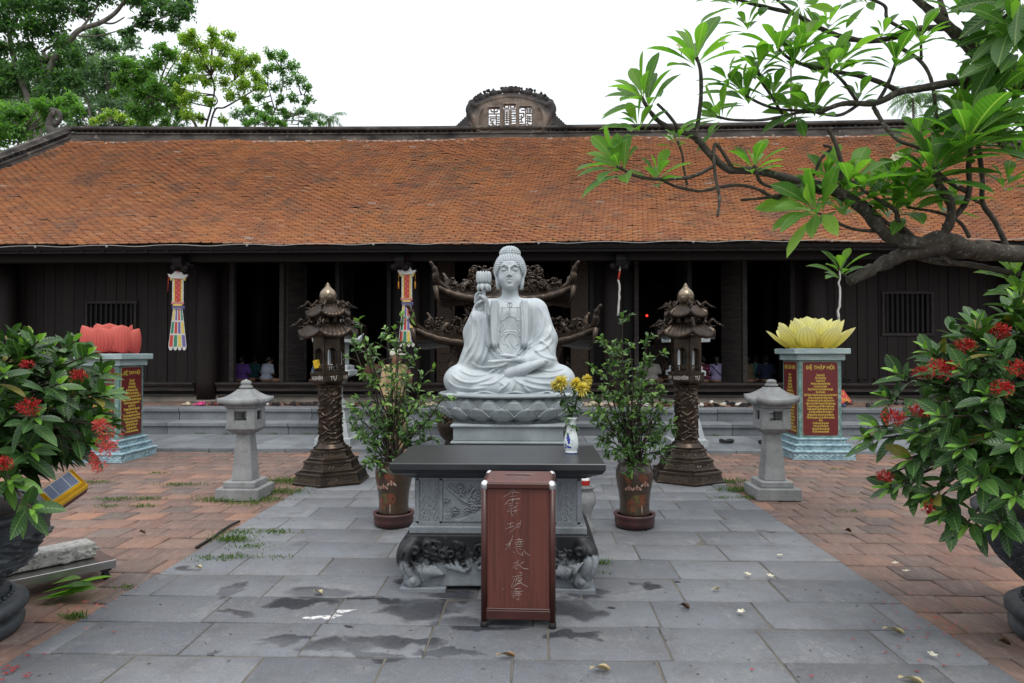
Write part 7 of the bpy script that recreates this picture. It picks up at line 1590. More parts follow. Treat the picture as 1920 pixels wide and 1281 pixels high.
for (u, v, Y, k, rz, mn, c, lab) in ppl:
    p = P(u, v, Y); q = thing('person', lab, 'person', (p.x, Y, .812), R(rz), 'people seated inside the hall'); q.scale = (.88, .88, .72)
    for nm, me, m in zip(('body', 'shirt', 'hair'), SEAT[k], (skin, cloth(mn, c), hairm)): link(nm, me.copy(), m, q)
    if mn == 'floral_shirt':
        for j in range(9): b = MB(); b.ball((RNG.uniform(-.14, .14), -.115, RNG.uniform(.2, .52)), (.028, .012, .025), 7, 5); b.build('printed_flower', cloth('pink_print', (.6, .12, .25)), q)
    if mn == 'lavender_shirt': b = MB(); b.tube([(-.16, -.08, .6), (-.02, -.14, .4), (.15, -.12, .2)], .012, 5); b.build('bag_strap', hairm, q)
for (u, v) in ((1213, 592), (1321, 594)):
    p = P(u, v, 17.6); t = NT('red_lamp'); t.set(col=(.5, .01, .01), emis=(1, .03, .02), estr=3.0); b = MB(); b.ball((0, 0, 0), .03, 8, 6)
    tag(b.build('altar_lamp', t.m, None, tuple(p)), 'small red lamp glowing in the dark hall, %s of the right bronze lantern roof' % ('left' if u < 1300 else 'right'), 'lamp')
# ================================================================== frangipani reaching in from the right
zf = lambda x, y: (x*.4479+1060, y*.4479)
FT = thing('frangipani_tree', 'frangipani tree with thick knobbly limbs and broad leaves reaching in from the right', 'tree', (5.35, 5.2, 0)); fo = Vector((5.35, 5.2, 0))
FY = 4.9
def fp(x, y, dy=0): u, v = zf(x, y); return P(u, v, FY+dy)-fo
def limb(name, pts, radz, dy0=0, dy1=0, knob=.12, n=9, ends=None):
    """pts in traced units, radz in the same units (1 unit = 1.7 mm at this distance)"""
    k = FY*.4479/F; m = len(pts); q = [(*fp(x, y, dy0+(dy1-dy0)*i/(m-1)), r*k) for i, ((x, y), r) in enumerate(zip(pts, radz))]
    if ends: q = ends+q
    sp = spline(q, 6); rr = [max(.003, s_[3]*(.8 if radz[0] < 20 else .92)*(1+RNG.normal(0, knob*.5))) for s_ in sp]
    b = MB(); b.tube([s_[:3] for s_ in sp], rr, n)
    for i in range(2, len(sp)-2, 3):
        if sp[i][3] > .03 and RNG.random() < .7: a = RNG.normal(size=3); a /= np.linalg.norm(a); c = np.array(sp[i][:3])+a*sp[i][3]*.8; b.ball(tuple(c), sp[i][3]*.4, 7, 5)
    return b.build(name, bark_f, FT)
lin = lambda a, b_, n: [a+(b_-a)*i/(n-1) for i in range(n)]
trunk_top = fp(2350, 980, .15)
b = MB(); sp = spline([(0, 0, 0, .26), (-.05, 0, .5, .19), (.05, .02, 1.1, .17), (*trunk_top, .14)], 8); b.tube([q[:3] for q in sp], [q[3]*(1+RNG.normal(0, .05)) for q in sp], 16); b.build('trunk', bark_f, FT)
limb('limb', [(2350, 980), (2150, 1060), (1920, 1065), (1700, 1045), (1560, 1030), (1440, 1055), (1350, 1095), (1270, 1135), (1185, 1178)], [75, 60, 46, 44, 42, 36, 32, 26, 22], .15, .1, .2, 14)
limb('limb', [(1700, 1050), (1570, 1000), (1480, 1020), (1350, 985), (1230, 860), (1100, 790), (960, 755), (800, 715), (690, 712), (610, 650), (545, 578), (480, 550), (400, 515), (350, 460), (318, 405)], [40, 36, 32, 30, 26, 22, 19, 17, 16, 15, 14, 12, 11, 9, 9], .12, -.15, .15, 12)
limb('limb', [(2350, 980), (2300, 700), (2150, 480), (1990, 380), (1890, 330), (1800, 290), (1700, 200), (1600, 110), (1520, 40), (1450, -20)], [70, 60, 50, 44, 38, 33, 28, 24, 18, 14], .15, .25, .1, 12)
for pts, r0, r1, d0, d1 in (
    ([(480, 545), (430, 480), (385, 435)], 9, 7, -.12, -.1), ([(545, 578), (560, 480), (568, 400), (566, 300), (550, 240)], 11, 9, -.1, -.15), ([(615, 700), (560, 728), (500, 745), (385, 750), (290, 735), (215, 695)], 10, 8, -.08, -.2),
    ([(700, 705), (660, 640), (628, 603), (622, 660), (630, 750), (645, 830), (637, 908)], 10, 7, -.05, -.12), ([(1085, 808), (980, 800), (860, 825), (735, 838)], 11, 7, .05, .0), ([(980, 795), (890, 830), (800, 790), (720, 775), (640, 785), (560, 800), (460, 780), (400, 750)], 10, 7, .05, -.05),
    ([(985, 780), (900, 788), (820, 765), (792, 690)], 9, 8, .0, -.1), ([(970, 760), (1030, 742), (1070, 665), (1112, 622), (1078, 608)], 10, 7, .05, .1), ([(1140, 800), (1157, 700), (1130, 600), (1098, 535)], 14, 10, .05, .0), ([(1320, 970), (1200, 958), (1100, 912), (1035, 880)], 9, 7, .1, -.1),
    ([(1490, 1020), (1400, 940), (1380, 880), (1290, 825), (1195, 760)], 14, 8, .1, -.05), ([(1480, 1010), (1340, 930), (1262, 852), (1230, 840)], 12, 9, .08, .15), ([(1570, 1000), (1610, 930), (1612, 850), (1565, 775), (1540, 705)], 24, 15, .1, -.1), ([(1610, 925), (1668, 862), (1692, 790), (1688, 700), (1697, 620), (1692, 570)], 16, 11, .05, -.15),
    ([(1690, 805), (1605, 762), (1548, 712)], 15, 9, .0, -.1), ([(1850, 1035), (1800, 930), (1747, 850), (1746, 750), (1730, 620), (1722, 560)], 13, 12, .15, .0), ([(1747, 855), (1685, 825)], 8, 7, .1, .05), ([(1692, 995), (1650, 930), (1560, 890), (1430, 868)], 10, 7, .15, .1),
    ([(1600, 110), (1580, 40), (1560, -30)], 18, 13, .25, .3), ([(1770, 300), (1720, 330), (1600, 350), (1480, 372), (1400, 385), (1300, 432), (1200, 432), (1140, 440), (1060, 470), (1035, 448)], 22, 8, .2, .0), ([(1225, 440), (1150, 482), (1060, 475)], 9, 8, .1, .05),
    ([(1400, 385), (1330, 350), (1240, 320), (1130, 300), (1000, 272), (930, 240), (885, 195)], 14, 7, .15, .0), ([(1300, 440), (1350, 352), (1390, 245)], 12, 8, .12, .0), ([(1225, 432), (1170, 350), (1108, 288)], 9, 7, .1, .0), ([(1290, 448), (1340, 530), (1400, 590), (1480, 622), (1540, 700)], 12, 8, .12, -.1),
    ([(1080, 470), (990, 470), (920, 485), (820, 503), (700, 502), (635, 488)], 8, 7, .08, -.05), ([(1120, 448), (1000, 462), (900, 458), (820, 435), (745, 395)], 8, 7, .1, .0), ([(910, 480), (860, 400), (820, 340), (808, 290)], 7, 6, .08, .0), ([(1610, 118), (1480, 120), (1400, 150), (1280, 172), (1160, 155), (1050, 110), (960, 60), (860, 35), (760, 10), (700, -10)], 18, 8, .25, .1),
    ([(1430, 130), (1350, 82), (1340, 30), (1300, 5), (1250, -10)], 9, 7, .2, .1), ([(1390, 195), (1480, 250), (1530, 330), (1552, 470), (1550, 560)], 10, 9, .2, .1), ([(1490, 250), (1488, 150)], 8, 6, .18, .1), ([(1740, 250), (1720, 300), (1650, 400)], 14, 8, .2, .15), ([(2150, 600), (1980, 560), (1850, 490)], 16, 7, .15, .1),
    ([(2100, 300), (1960, 280), (1800, 262)], 16, 8, .25, .2), ([(2150, 660), (1980, 662), (1870, 645), (1808, 590)], 16, 8, .2, .0), ([(1440, 1050), (1520, 1090), (1700, 1110), (1860, 1140), (2000, 1160)], 18, 14, .2, .25), ([(1190, 1178), (1152, 1128)], 6, 5, .1, .05), ([(960, 60), (900, 10), (860, -20)], 8, 6, .15, .1), ([(2000, 1160), (2050, 1100), (2200, 1060)], 14, 30, .25, .2),
    ([(510, 775), (495, 700), (490, 650), (470, 590)], 7, 5, -.05, -.1), ([(1050, 300), (960, 250)], 6, 5, .1, .0), ([(1700, 200), (1780, 120), (1850, 60), (1900, 0)], 12, 8, .2, -.1), ([(1560, 1030), (1600, 1090), (1700, 1110)], 14, 12, .15, .2)):
    n = len(pts); limb('branch', pts, lin(r0, r1, n), d0, d1, .12, 8)
lp, ld, ln_, ll, lw, lr = [], [], [], [], [], []
fr = random.Random(5)
def rosF(x, y, dy, n, size, ax=(0, 0, 1), q0=.45, flat=.9):
    """leaf rosette: size in traced units"""
    p = fp(x, y, dy); k = FY*.4479/F; d = Vector(ax).normalized(); _, s1, s2 = frame_from(d)
    for j in range(n):
        a = j*2.4+fr.uniform(-.25, .25); tilt = (.35+.95*((j+.5)/n)**.8)*flat; v = d*math.cos(tilt)+(s1*math.cos(a)+s2*math.sin(a))*math.sin(tilt)*1.15
        L = size*k*fr.uniform(.72, 1.12)*(.6 if j < 1 else 1); lp.append(tuple(p+v*.02-d*.008*j)); ld.append(tuple(v)); ln_.append(tuple(d*1.1+Vector((fr.gauss(0, .12), fr.gauss(0, .12)-.25, .5)))); ll.append(L); lw.append(L*fr.uniform(.26, .33)); lr.append(min(1, max(0, fr.gauss(q0, .18)+(.25 if j < 2 else 0))))
    b = MB()
    for j in range(6): a = fr.uniform(0, 6.28); b.tube([tuple(p), tuple(p+d*.03+(s1*math.cos(a)+s2*math.sin(a))*.02)], [.006, .003], 4)
    b.ball(tuple(p), .014, 7, 5); return p
for (x, y, dy, n, sz, ax, q) in (
    (550, 235, -.15, 10, 215, (0, -.3, 1), .6), (318, 400, -.15, 13, 205, (-.5, -.4, .7), .6), (212, 692, -.2, 12, 185, (-.6, -.4, .5), .55), (385, 735, -.1, 9, 150, (.1, -.4, .9), .6), (885, 192, 0, 12, 175, (-.2, -.3, 1), .5), (1108, 285, 0, 12, 185, (-.1, -.5, .9), .5), (742, 390, 0, 12, 180, (-.5, -.3, .8), .6),
    (635, 485, -.05, 9, 150, (-.7, -.3, .4), .6), (808, 285, 0, 10, 150, (0, -.3, 1), .55), (1035, 448, 0, 11, 175, (-.4, -.4, .8), .6), (790, 685, -.1, 9, 150, (0, -.3, 1), .6), (1033, 875, -.1, 13, 215, (-.6, -.4, .2), .65), (1195, 755, -.05, 9, 190, (.1, -.3, 1), .5), (1265, 795, .05, 11, 190, (.1, -.4, 1), .5),
    (1388, 240, 0, 10, 150, (0, -.4, 1), .4), (1485, 148, .1, 9, 150, (0, -.3, 1), .4), (1540, 700, -.15, 14, 245, (0, -.5, .9), .35), (1693, 570, -.2, 14, 270, (0, -.5, .9), .3), (1722, 560, 0, 11, 230, (.3, -.3, 1), .35), (1430, 868, .1, 9, 170, (-.2, -.4, .5), .6), (1152, 1122, .05, 10, 125, (-.1, -.3, 1), .65), (1808, 590, 0, 9, 170, (-.2, -.3, .9), .4),
    (1850, 488, .1, 9, 150, (-.3, -.3, .8), .35), (700, -10, .1, 11, 160, (-.3, -.3, .4), .55), (860, -15, .1, 10, 150, (0, -.3, .2), .55), (1000, 30, .15, 7, 130, (.2, -.3, -.3), .5), (1250, -10, .1, 10, 130, (-.2, -.2, .1), .5), (1650, 400, .15, 9, 150, (-.4, -.3, .5), .4), (1800, 262, .2, 12, 190, (-.6, -.4, .5), .2),
    (1900, 0, -.15, 10, 215, (-.5, -.5, -.1), .25), (1860, 120, -.2, 9, 205, (-.6, -.5, .0), .25), (1900, 220, -.2, 9, 205, (-.5, -.5, .2), .28), (1760, 30, .1, 10, 170, (-.3, -.3, .5), .3), (1880, 380, .1, 11, 180, (-.4, -.3, .7), .35), (1905, 640, .1, 8, 130, (.2, -.3, .6), .5), (1880, 1150, .25, 9, 150, (-.2, -.3, .6), .55),
    (1370, 880, .1, 8, 160, (.2, -.2, .7), .5), (1180, 870, .1, 8, 140, (.2, -.3, .7), .55), (1090, 740, .1, 9, 160, (-.1, -.3, .8), .5), (960, 470, .1, 8, 140, (-.3, -.4, .2), .6), (1160, 250, .12, 9, 160, (.2, -.3, .8), .45), (960, 245, .0, 10, 160, (0, -.3, .9), .5), (680, 330, .05, 8, 130, (-.3, -.3, .7), .6), (470, 585, -.1, 7, 90, (0, -.3, 1), .6),
    (1490, 800, .1, 10, 170, (.1, -.3, .7), .5), (1350, 760, .1, 10, 190, (0, -.3, .9), .5), (1600, 860, .15, 8, 150, (.3, -.3, .6), .4), (1640, 470, .2, 9, 170, (-.2, -.3, .8), .4), (1780, 480, .15, 10, 180, (.1, -.3, .9), .35), (1920, 520, .2, 10, 160, (0, -.3, .8), .4), (1330, 140, .2, 7, 110, (0, -.3, 1), .4), (1100, 100, .2, 7, 120, (0, -.3, 1), .5), (300, 520, -.15, 9, 150, (-.3, -.3, .5), .6), (1000, 180, .1, 9, 150, (.1, -.3, .9), .5), (760, 100, .15, 7, 120, (-.2, -.3, .9), .55), (870, 380, .1, 9, 150, (0, -.3, .8), .5), (1230, 400, .15, 8, 120, (0, -.3, .9), .5), (1150, 840, .1, 9, 150, (-.3, -.3, .4), .6), (1480, 560, .1, 9, 160, (-.2, -.3, .8), .4), (1420, 780, .05, 11, 190, (-.1, -.3, .8), .5), (1600, 640, .0, 10, 190, (.1, -.4, .8), .35), (1730, 180, .1, 9, 170, (0, -.3, .5), .25), (1820, 380, .1, 10, 180, (.2, -.3, .6), .3), (1660, 20, .15, 9, 150, (0, -.3, .5), .35), (1580, 540, .15, 8, 150, (0, -.3, 1), .4), (1850, 760, .2, 8, 130, (.2, -.2, .8), .5), (1900, 1230, .2, 8, 130, (-.3, -.3, .8), .6)): rosF(x, y, dy, n+2, sz*1.08, ax, q-.08)
link('foliage', leaf_mesh('ff', lp, ld, ln_, np.array(ll), np.array(lw), np.array(lr), TP_FR, droop=.26, fold=1.0), lf_fr, FT)
creamf = leaf_mat('frangipani_petal', [(0, (.75, .68, .5)), (1, (.82, .8, .72))], trans=.3, vein=(.8, .7, .3), tcol=(1, 1, .9))
def plumeria(parent, p, sz, ax, name='flower'):
    d = Vector(ax).normalized(); _, s1, s2 = frame_from(d); V = []; D_ = []; N_ = []
    for k in range(5): a = k*1.2566; v = (s1*math.cos(a)+s2*math.sin(a))+d*.45; V.append(tuple(p)); D_.append(tuple(v)); N_.append(tuple(d))
    return leaf_mesh('pf', V, D_, N_, sz, sz*.62, RNG.random(5), TP_ELL)
for (x, y) in ((1395, 655), (655, 175), (478, 195), (335, 335), (435, 580), (1640, 770), (1375, 665)):
    p = fp(x, y, -.1); link('flower', plumeria(FT, p, .035, (0, -1, .4)), creamf, FT)
    b = MB(); b.tube([tuple(p), tuple(p+Vector((.02, .02, -.05)))], .003, 4); b.build('flower_stalk', bark_d, FT)

# ================================================================== trees beyond the hall
def far_tree(name, label, Y, trunks, clusters, lmat, lsz, dens=1.0, bark=bark_g, group='trees behind the hall', depth=.8, base=None, tpl=TP_X, hang=0):
    """trunks: [(points px, r0, r1)], clusters: [(u, v, radius px)]"""
    b0 = P(*trunks[0][0][0], Y) if trunks else P(base, 240, Y); L = thing(name, label, 'tree', (b0.x, Y, 0), 0, group); lo = Vector((b0.x, Y, 0)); k = Y/F
    b = MB(); allp = []
    for i, (pts, r0, r1) in enumerate(trunks):
        q = [tuple(P(u, v, Y+(j*.12 if i else 0))-lo) for j, (u, v) in enumerate(pts)]
        if i == 0 or pts[0][1] > 215: q = [(q[0][0], q[0][1], 0.0), (q[0][0], q[0][1], q[0][2]*.5), (q[0][0], q[0][1], q[0][2]-1.0)]+q
        sp = spline(q, 4); n = len(sp); b.tube(sp, [k*(r0+(r1-r0)*j/(n-1)) for j in range(n)], 8); allp += sp
    allp = [Vector(q) for q in allp] or [Vector((0, 0, 0)), Vector((0, 0, 3))]
    pos, dr, nm, sz, rn = [], [], [], [], []
    for (u, v, r) in clusters:
        c = P(u, v, Y+RNG.uniform(-1, 1)*r*k*depth)-lo; R_ = r*k
        near = min(allp, key=lambda q: (q-c).length); m = near.lerp(c, .5)+Vector((RNG.normal(0, .1), RNG.normal(0, .1), RNG.normal(0, .12)))*R_
        b.tube(spline([tuple(near), tuple(m), tuple(c)], 4), [k*2.4*(1-.09*j)*min(1, R_/k/20) for j in range(9)], 5)
        for _ in range(4):
            e = c+Vector(rdir(1)[0])*R_*.75; b.tube([tuple(c), tuple(c.lerp(e, .5)+Vector((0, 0, .08*R_))), tuple(e)], [k*1.1, k*.8, k*.35], 4)
        nsub = max(7, int(r*1.05)); sub = np.array(c)[None]+rdir(nsub)*R_*RNG.uniform(.15, 1.0, (nsub, 1))*np.array([[1, .9, .8]])
        lsz_ = lsz*.86; npl = int(dens*min(220, 84*(R_/(lsz*3.2))**2/nsub*4)+10)
        for s_ in sub:
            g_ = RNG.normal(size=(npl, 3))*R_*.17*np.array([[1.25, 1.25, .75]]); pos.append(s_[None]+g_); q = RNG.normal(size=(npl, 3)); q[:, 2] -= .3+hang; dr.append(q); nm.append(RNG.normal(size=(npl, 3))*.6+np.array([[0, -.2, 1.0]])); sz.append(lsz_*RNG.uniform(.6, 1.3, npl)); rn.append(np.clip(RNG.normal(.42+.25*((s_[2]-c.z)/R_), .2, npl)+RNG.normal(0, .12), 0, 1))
    b.build('trunk', bark, L); pos = np.concatenate(pos); S_ = np.concatenate(sz)
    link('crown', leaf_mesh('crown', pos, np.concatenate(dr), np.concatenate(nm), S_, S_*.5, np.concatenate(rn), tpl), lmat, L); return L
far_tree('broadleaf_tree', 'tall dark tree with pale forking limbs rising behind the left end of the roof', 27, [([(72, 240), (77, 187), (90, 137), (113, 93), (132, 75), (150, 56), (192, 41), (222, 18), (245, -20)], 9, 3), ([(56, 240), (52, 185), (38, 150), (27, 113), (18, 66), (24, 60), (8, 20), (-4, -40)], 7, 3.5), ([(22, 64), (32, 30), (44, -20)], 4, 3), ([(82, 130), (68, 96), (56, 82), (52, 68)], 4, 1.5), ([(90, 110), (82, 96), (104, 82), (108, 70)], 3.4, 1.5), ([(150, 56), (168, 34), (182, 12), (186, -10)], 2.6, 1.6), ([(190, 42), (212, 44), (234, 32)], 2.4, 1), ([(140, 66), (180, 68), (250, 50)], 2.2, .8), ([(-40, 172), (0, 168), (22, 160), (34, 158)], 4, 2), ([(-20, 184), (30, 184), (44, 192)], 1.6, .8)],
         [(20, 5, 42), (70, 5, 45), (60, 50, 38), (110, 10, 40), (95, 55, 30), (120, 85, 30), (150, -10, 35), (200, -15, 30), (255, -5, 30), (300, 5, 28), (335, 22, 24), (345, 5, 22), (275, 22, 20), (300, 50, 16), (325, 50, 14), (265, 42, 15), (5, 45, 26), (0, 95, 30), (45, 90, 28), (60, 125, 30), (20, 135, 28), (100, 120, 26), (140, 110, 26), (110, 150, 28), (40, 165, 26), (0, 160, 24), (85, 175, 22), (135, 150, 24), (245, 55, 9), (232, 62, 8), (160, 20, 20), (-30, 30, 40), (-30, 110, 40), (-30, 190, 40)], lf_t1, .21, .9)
fill = [(u+RNG.uniform(-8, 8), v+RNG.uniform(-8, 8), 24) for u in range(-20, 350, 32) for v in range(90, 245, 30) if v > 90+max(0, (u-120))*.35]
far_tree('broadleaf_tree', 'pale blurred treetops filling the gaps behind the left trees', 52, [([(60, 240), (60, 190)], 2, 1), ([(250, 240), (245, 200)], 1.6, 1)], fill, lf_t2, .34, .62)
far_tree('broadleaf_tree', 'hazy grey-green tree standing just right of the tall forked tree', 44, [([(170, 235), (165, 190), (150, 160)], 3, 1.5), ([(160, 230), (140, 190)], 2, 1), ([(178, 232), (190, 200), (205, 170)], 2, 1)], [(150, 95, 26), (185, 80, 28), (215, 85, 24), (245, 78, 20), (165, 130, 26), (200, 120, 28), (235, 115, 24), (150, 165, 22), (190, 160, 26), (225, 155, 24), (140, 195, 16), (200, 195, 20), (180, 60, 18), (235, 190, 14)], lf_t2, .3, .8)
far_tree('broadleaf_tree', 'bright green tree left of the yellow-green one above the roof ridge', 31, [([(368, 238), (350, 215), (318, 195), (296, 170)], 3.5, 2), ([(318, 195), (280, 180), (262, 160)], 2.4, 1.2)], [(240, 125, 22), (265, 140, 26), (290, 120, 24), (320, 105, 22), (260, 175, 26), (295, 165, 26), (330, 150, 24), (250, 205, 22), (290, 205, 24), (325, 195, 20), (345, 130, 20), (235, 160, 18), (300, 90, 16), (350, 80, 14), (270, 225, 16), (310, 228, 14), (215, 175, 10), (225, 145, 14), (340, 180, 16), (340, 215, 14)], lf_t4, .2, 1.1)
far_tree('broadleaf_tree', 'yellow-green airy tree with thin dark limbs at the centre left above the ridge', 30, [([(386, 240), (394, 210), (402, 170), (396, 140)], 2.6, 1.4), ([(394, 238), (404, 205), (420, 202), (450, 185), (475, 170)], 2.4, 1.2), ([(400, 200), (408, 190), (402, 178)], 1.4, .8), ([(450, 185), (440, 150)], 1.2, .7)], [(352, 72, 18), (375, 90, 22), (400, 80, 20), (425, 90, 20), (445, 105, 20), (380, 120, 22), (410, 120, 22), (440, 130, 22), (465, 120, 18), (355, 150, 18), (385, 152, 20), (420, 155, 16), (455, 158, 20), (480, 140, 16), (490, 165, 13), (350, 110, 16), (430, 68, 14), (360, 60, 12), (480, 110, 12), (395, 60, 12), (335, 165, 12), (365, 180, 16), (390, 190, 14), (345, 190, 15), (430, 180, 14), (460, 185, 13), (350, 215, 14), (375, 222, 12), (420, 225, 10)], lf_t3, .17, 1.0, bark_d)
far_tree('broadleaf_tree', 'slender sparse tree leaning right, nearest the open sky', 32, [([(500, 238), (512, 215), (522, 190), (530, 160), (528, 130)], 2.0, .9), ([(522, 190), (545, 180), (570, 178)], 1.2, .6), ([(515, 205), (505, 170), (500, 140)], 1.2, .6)], [(505, 100, 14), (530, 105, 16), (548, 125, 15), (520, 130, 15), (500, 130, 13), (560, 150, 15), (540, 155, 13), (578, 165, 11), (515, 165, 12), (525, 185, 12), (550, 185, 12), (570, 190, 9), (505, 200, 10), (530, 208, 10), (490, 155, 12), (485, 185, 12), (580, 185, 9), (470, 205, 10)], lf_t4, .16, .8, bark_d)
far_tree('shrubby_tree', 'fresh green treetop just above the ridge below the sparse tree', 26, [([(497, 245), (497, 232)], 1.5, 1)], [(480, 228, 12), (497, 222, 13), (515, 226, 13), (530, 234, 9), (465, 234, 9)], lf_t4, .15, .8)
far_tree('shrubby_tree', 'low yellowish treetops behind the left end of the ridge', 25, [([(205, 245), (205, 225)], 1.5, 1)], [(190, 222, 11), (210, 214, 13), (228, 222, 11), (175, 230, 9), (245, 230, 8)], lf_t3, .14, .7)
far_tree('shrubby_tree', 'bushy green treetops behind the left verge at the picture edge', 23, [([(30, 290), (40, 250)], 3, 2)], [(10, 215, 26), (45, 215, 26), (75, 200, 22), (30, 245, 24), (0, 260, 24), (60, 235, 20), (110, 195, 20), (120, 215, 14), (-20, 235, 26), (-25, 285, 26), (90, 222, 14), (135, 185, 16), (5, 290, 12), (145, 205, 14)], lf_t4, .17, .85)
far_tree('broadleaf_tree', 'faint blue-green trees far off beyond the ridge near the small palm', 85, [([(560, 240), (560, 215)], 1, .6)], [(445, 215, 12), (462, 205, 13), (485, 212, 12), (505, 205, 10), (540, 218, 12), (562, 208, 13), (585, 218, 12), (460, 228, 10), (600, 230, 8), (575, 230, 10), (530, 232, 9)], lf_t2, .5, .8)
def palm(name, label, Y, cx, cy, n, L_px, lmat, trunk_to=260, fan=False, up=.35):
    c = P(cx, cy, Y); T_ = thing(name, label, 'palm tree', (c.x, Y, 0), 0, 'palms behind the hall'); k = Y/F; z = c.z
    b = MB(); b.tube([(0, 0, 0), (.1, 0, z*.5), (0, 0, z)], [k*3, k*2.4, k*2], 8); b.build('trunk', bark_g, T_)
    pos, dr, nm, sz = [], [], [], []
    for i in range(n):
        a = 2*math.pi*i/n+RNG.uniform(-.2, .2); el = RNG.uniform(-.1, 1.1); Ln = L_px*k*RNG.uniform(.8, 1.1); p = np.array([0, 0, z]); d = np.array([math.cos(a)*math.cos(el), math.sin(a)*math.cos(el), math.sin(el)]); m = 14
        for j in range(m):
            p = p+d*Ln/m; d = d-np.array([0, 0, (.10 if not fan else .04)]); d /= np.linalg.norm(d); side = np.cross(d, [0, 0, 1]); side /= np.linalg.norm(side)+1e-6
            for s_ in (-1, 1):
                for _ in range(2): q = side*s_*(.9)+d*.7+np.array([0, 0, -.35+RNG.normal(0, .15)]); pos.append(p+d*RNG.uniform(0, Ln/m)); dr.append(q); nm.append([0, 0, 1]); sz.append(Ln*.30*(1-.55*abs(j/m-.4)))
    S_ = np.array(sz); link('fronds', leaf_mesh('fr', pos, dr, nm, S_, S_*.11, RNG.uniform(.2, .8, len(pos)), TP_S, droop=.3), lmat, T_)
palm('palm_tree', 'small dark palm poking above the ridge left of the crest', 33, 617, 222, 13, 32, lf_t1); palm('palm_tree', 'pale hazy palm above the ridge behind the frangipani branches', 60, 1712, 185, 17, 52, lf_t2); palm('palm_tree', 'distant areca palm top seen through the frangipani leaves', 48, 1482, 72, 9, 24, lf_t1)
palm('palm_tree', 'small distant palm low between the frangipani branches', 62, 1490, 158, 9, 13, lf_t2)

# ================================================================== hanging banners and faded ropes
fb = {n: simple('banner_'+n, c, tuple(q*.6 for q in c), sc=60, rough=.5, bump=.3, bsc=60) for n, c in (('red', (.55, .05, .03)), ('white', (.66, .64, .6)), ('yellow', (.68, .52, .1)), ('green', (.04, .24, .13)), ('purple', (.16, .14, .34)), ('pink', (.55, .22, .2)), ('orange', (.65, .26, .03)))}
def banner(label, u, v0, Y, tw=0, tass=True):
    p = P(u, v0, Y); T_ = thing('hanging_banner', label, 'banner', (p.x, Y, p.z), R(tw), 'embroidered banners under the eave'); k = Y/F
    def pc(name, m, poly, y0=-.006, y1=.006, par=T_): b = MB(); b.prism([(x*k, -z*k) for x, z in poly][::-1], y0, y1); return b.build(name, m, par)
    b = MB(); b.tube([(0, 0, .14), (0, 0, -.0)], .004, 5); b.build('cord', fb['red'], T_)
    pc('finial', fb['white'], [(0, -2), (4, 2), (2, 5), (7, 8), (8, 12), (-8, 12), (-7, 8), (-2, 5), (-4, 2)], -.008, .008); pc('finial_centre', fb['red'], [(0, 0), (2, 3), (1.2, 9), (-1.2, 9), (-2, 3)], -.012, -.0085)
    pc('canopy', fb['white'], [(-8, 11), (8, 11), (11, 14), (18, 13), (16, 17), (12, 21), (-12, 21), (-16, 17), (-18, 12), (-11, 14)], -.03, .03)
    for g_ in (-1, 1):
        pc('canopy_wing', fb['yellow'], [(g_*11, 17), (g_*15, 17), (g_*13, 25), (g_*10, 24)][::g_], -.02, .02)
        if tass: b = MB(); b.tube([(g_*16*k, 0, -17*k), (g_*16*k, 0, -34*k)], .004, 5); b.tube([(g_*16*k, 0, -34*k), (g_*16*k, 0, -48*k)], [.012, .018], 7); b.build('tassel', fb['orange'], T_)
        elif g_ < 0: b = MB(); b.tube([(g_*17*k, 0, -17*k), (g_*18*k, 0, -46*k)], .006, 5); b.build('tassel', fb['red'], T_)
    o = pc('panel', fb['white'], [(-10, 20), (10, 20), (10, 67), (-10, 67)], -.006, .006); pc('panel_border', fb['yellow'], [(-7.6, 21), (7.6, 21), (7.6, 66), (-7.6, 66)], -.009, -.0065, o); pc('panel_field', fb['red'], [(-5, 22), (5, 22), (5, 65), (-5, 65)], -.012, -.0095, o)
    b = MB()
    for j in range(9):
        z = 25+j*4.6; b.prism([((x+(2.2 if j % 2 else -2.2))*k, -(z+y)*k) for x, y in ((-2, 0), (0, 1.8), (2, 0), (0, -1.8))], -.0145, -.0125)
    b.build('panel_ornament', fb['pink'], o)
    pc('waist', fb['pink'], [(-11, 64), (-6, 67), (0, 65), (6, 67), (11, 64), (11, 70), (-11, 70)], -.02, .02); pc('waist_band', fb['yellow'], [(-8, 70), (8, 70), (8, 73), (-8, 73)], -.022, .022)
    b = MB()
    for j in range(9): x = -10+j*2.5; b.prism([(x*k, -73*k), ((x+1.2)*k, -81*k), ((x+2.4)*k, -73*k)], -.016, .016)
    b.build('fringe', fb['purple'], T_)
    cs_ = (('yellow', 'green', 'red'), ('purple', 'red', 'green'), ('red', 'purple', 'yellow'), ('green', 'yellow', 'purple'))
    for j in range(4):
        x0a, x0b = -8+j*4, -4+j*4; x1a, x1b = -16+j*8, -8+j*8; yy = .004*(j % 2)
        o = pc('tail', fb['white'], [(x0a, 76), (x0b, 76), (x1b, 150), (x1b-1.5, 156), ((x1a+x1b)/2, 158), (x1a+1.5, 156), (x1a, 150)], -.004+yy, .004+yy)
        for s_ in range(3):
            t0, t1 = s_/3+.02, (s_+1)/3-.02; f = lambda t_, a, c_: a+(c_-a)*t_; z0, z1 = 77+75*t0, 77+75*t1
            pc('tail_patch', fb[cs_[j][s_]], [(f(t0, x0a, x1a)+.8, z0), (f(t0, x0b, x1b)-.8, z0), (f(t1, x0b, x1b)-1.0, z1), (f(t1, x0a, x1a)+1.0, z1)], -.0065+yy, -.0045+yy, o)
banner('long embroidered banner hanging against the left plank wall', 334, 502, 13.2, 12, False); banner('long embroidered banner hanging beside the statue above the left kumquat', 763, 494, 13.2, -4, True)
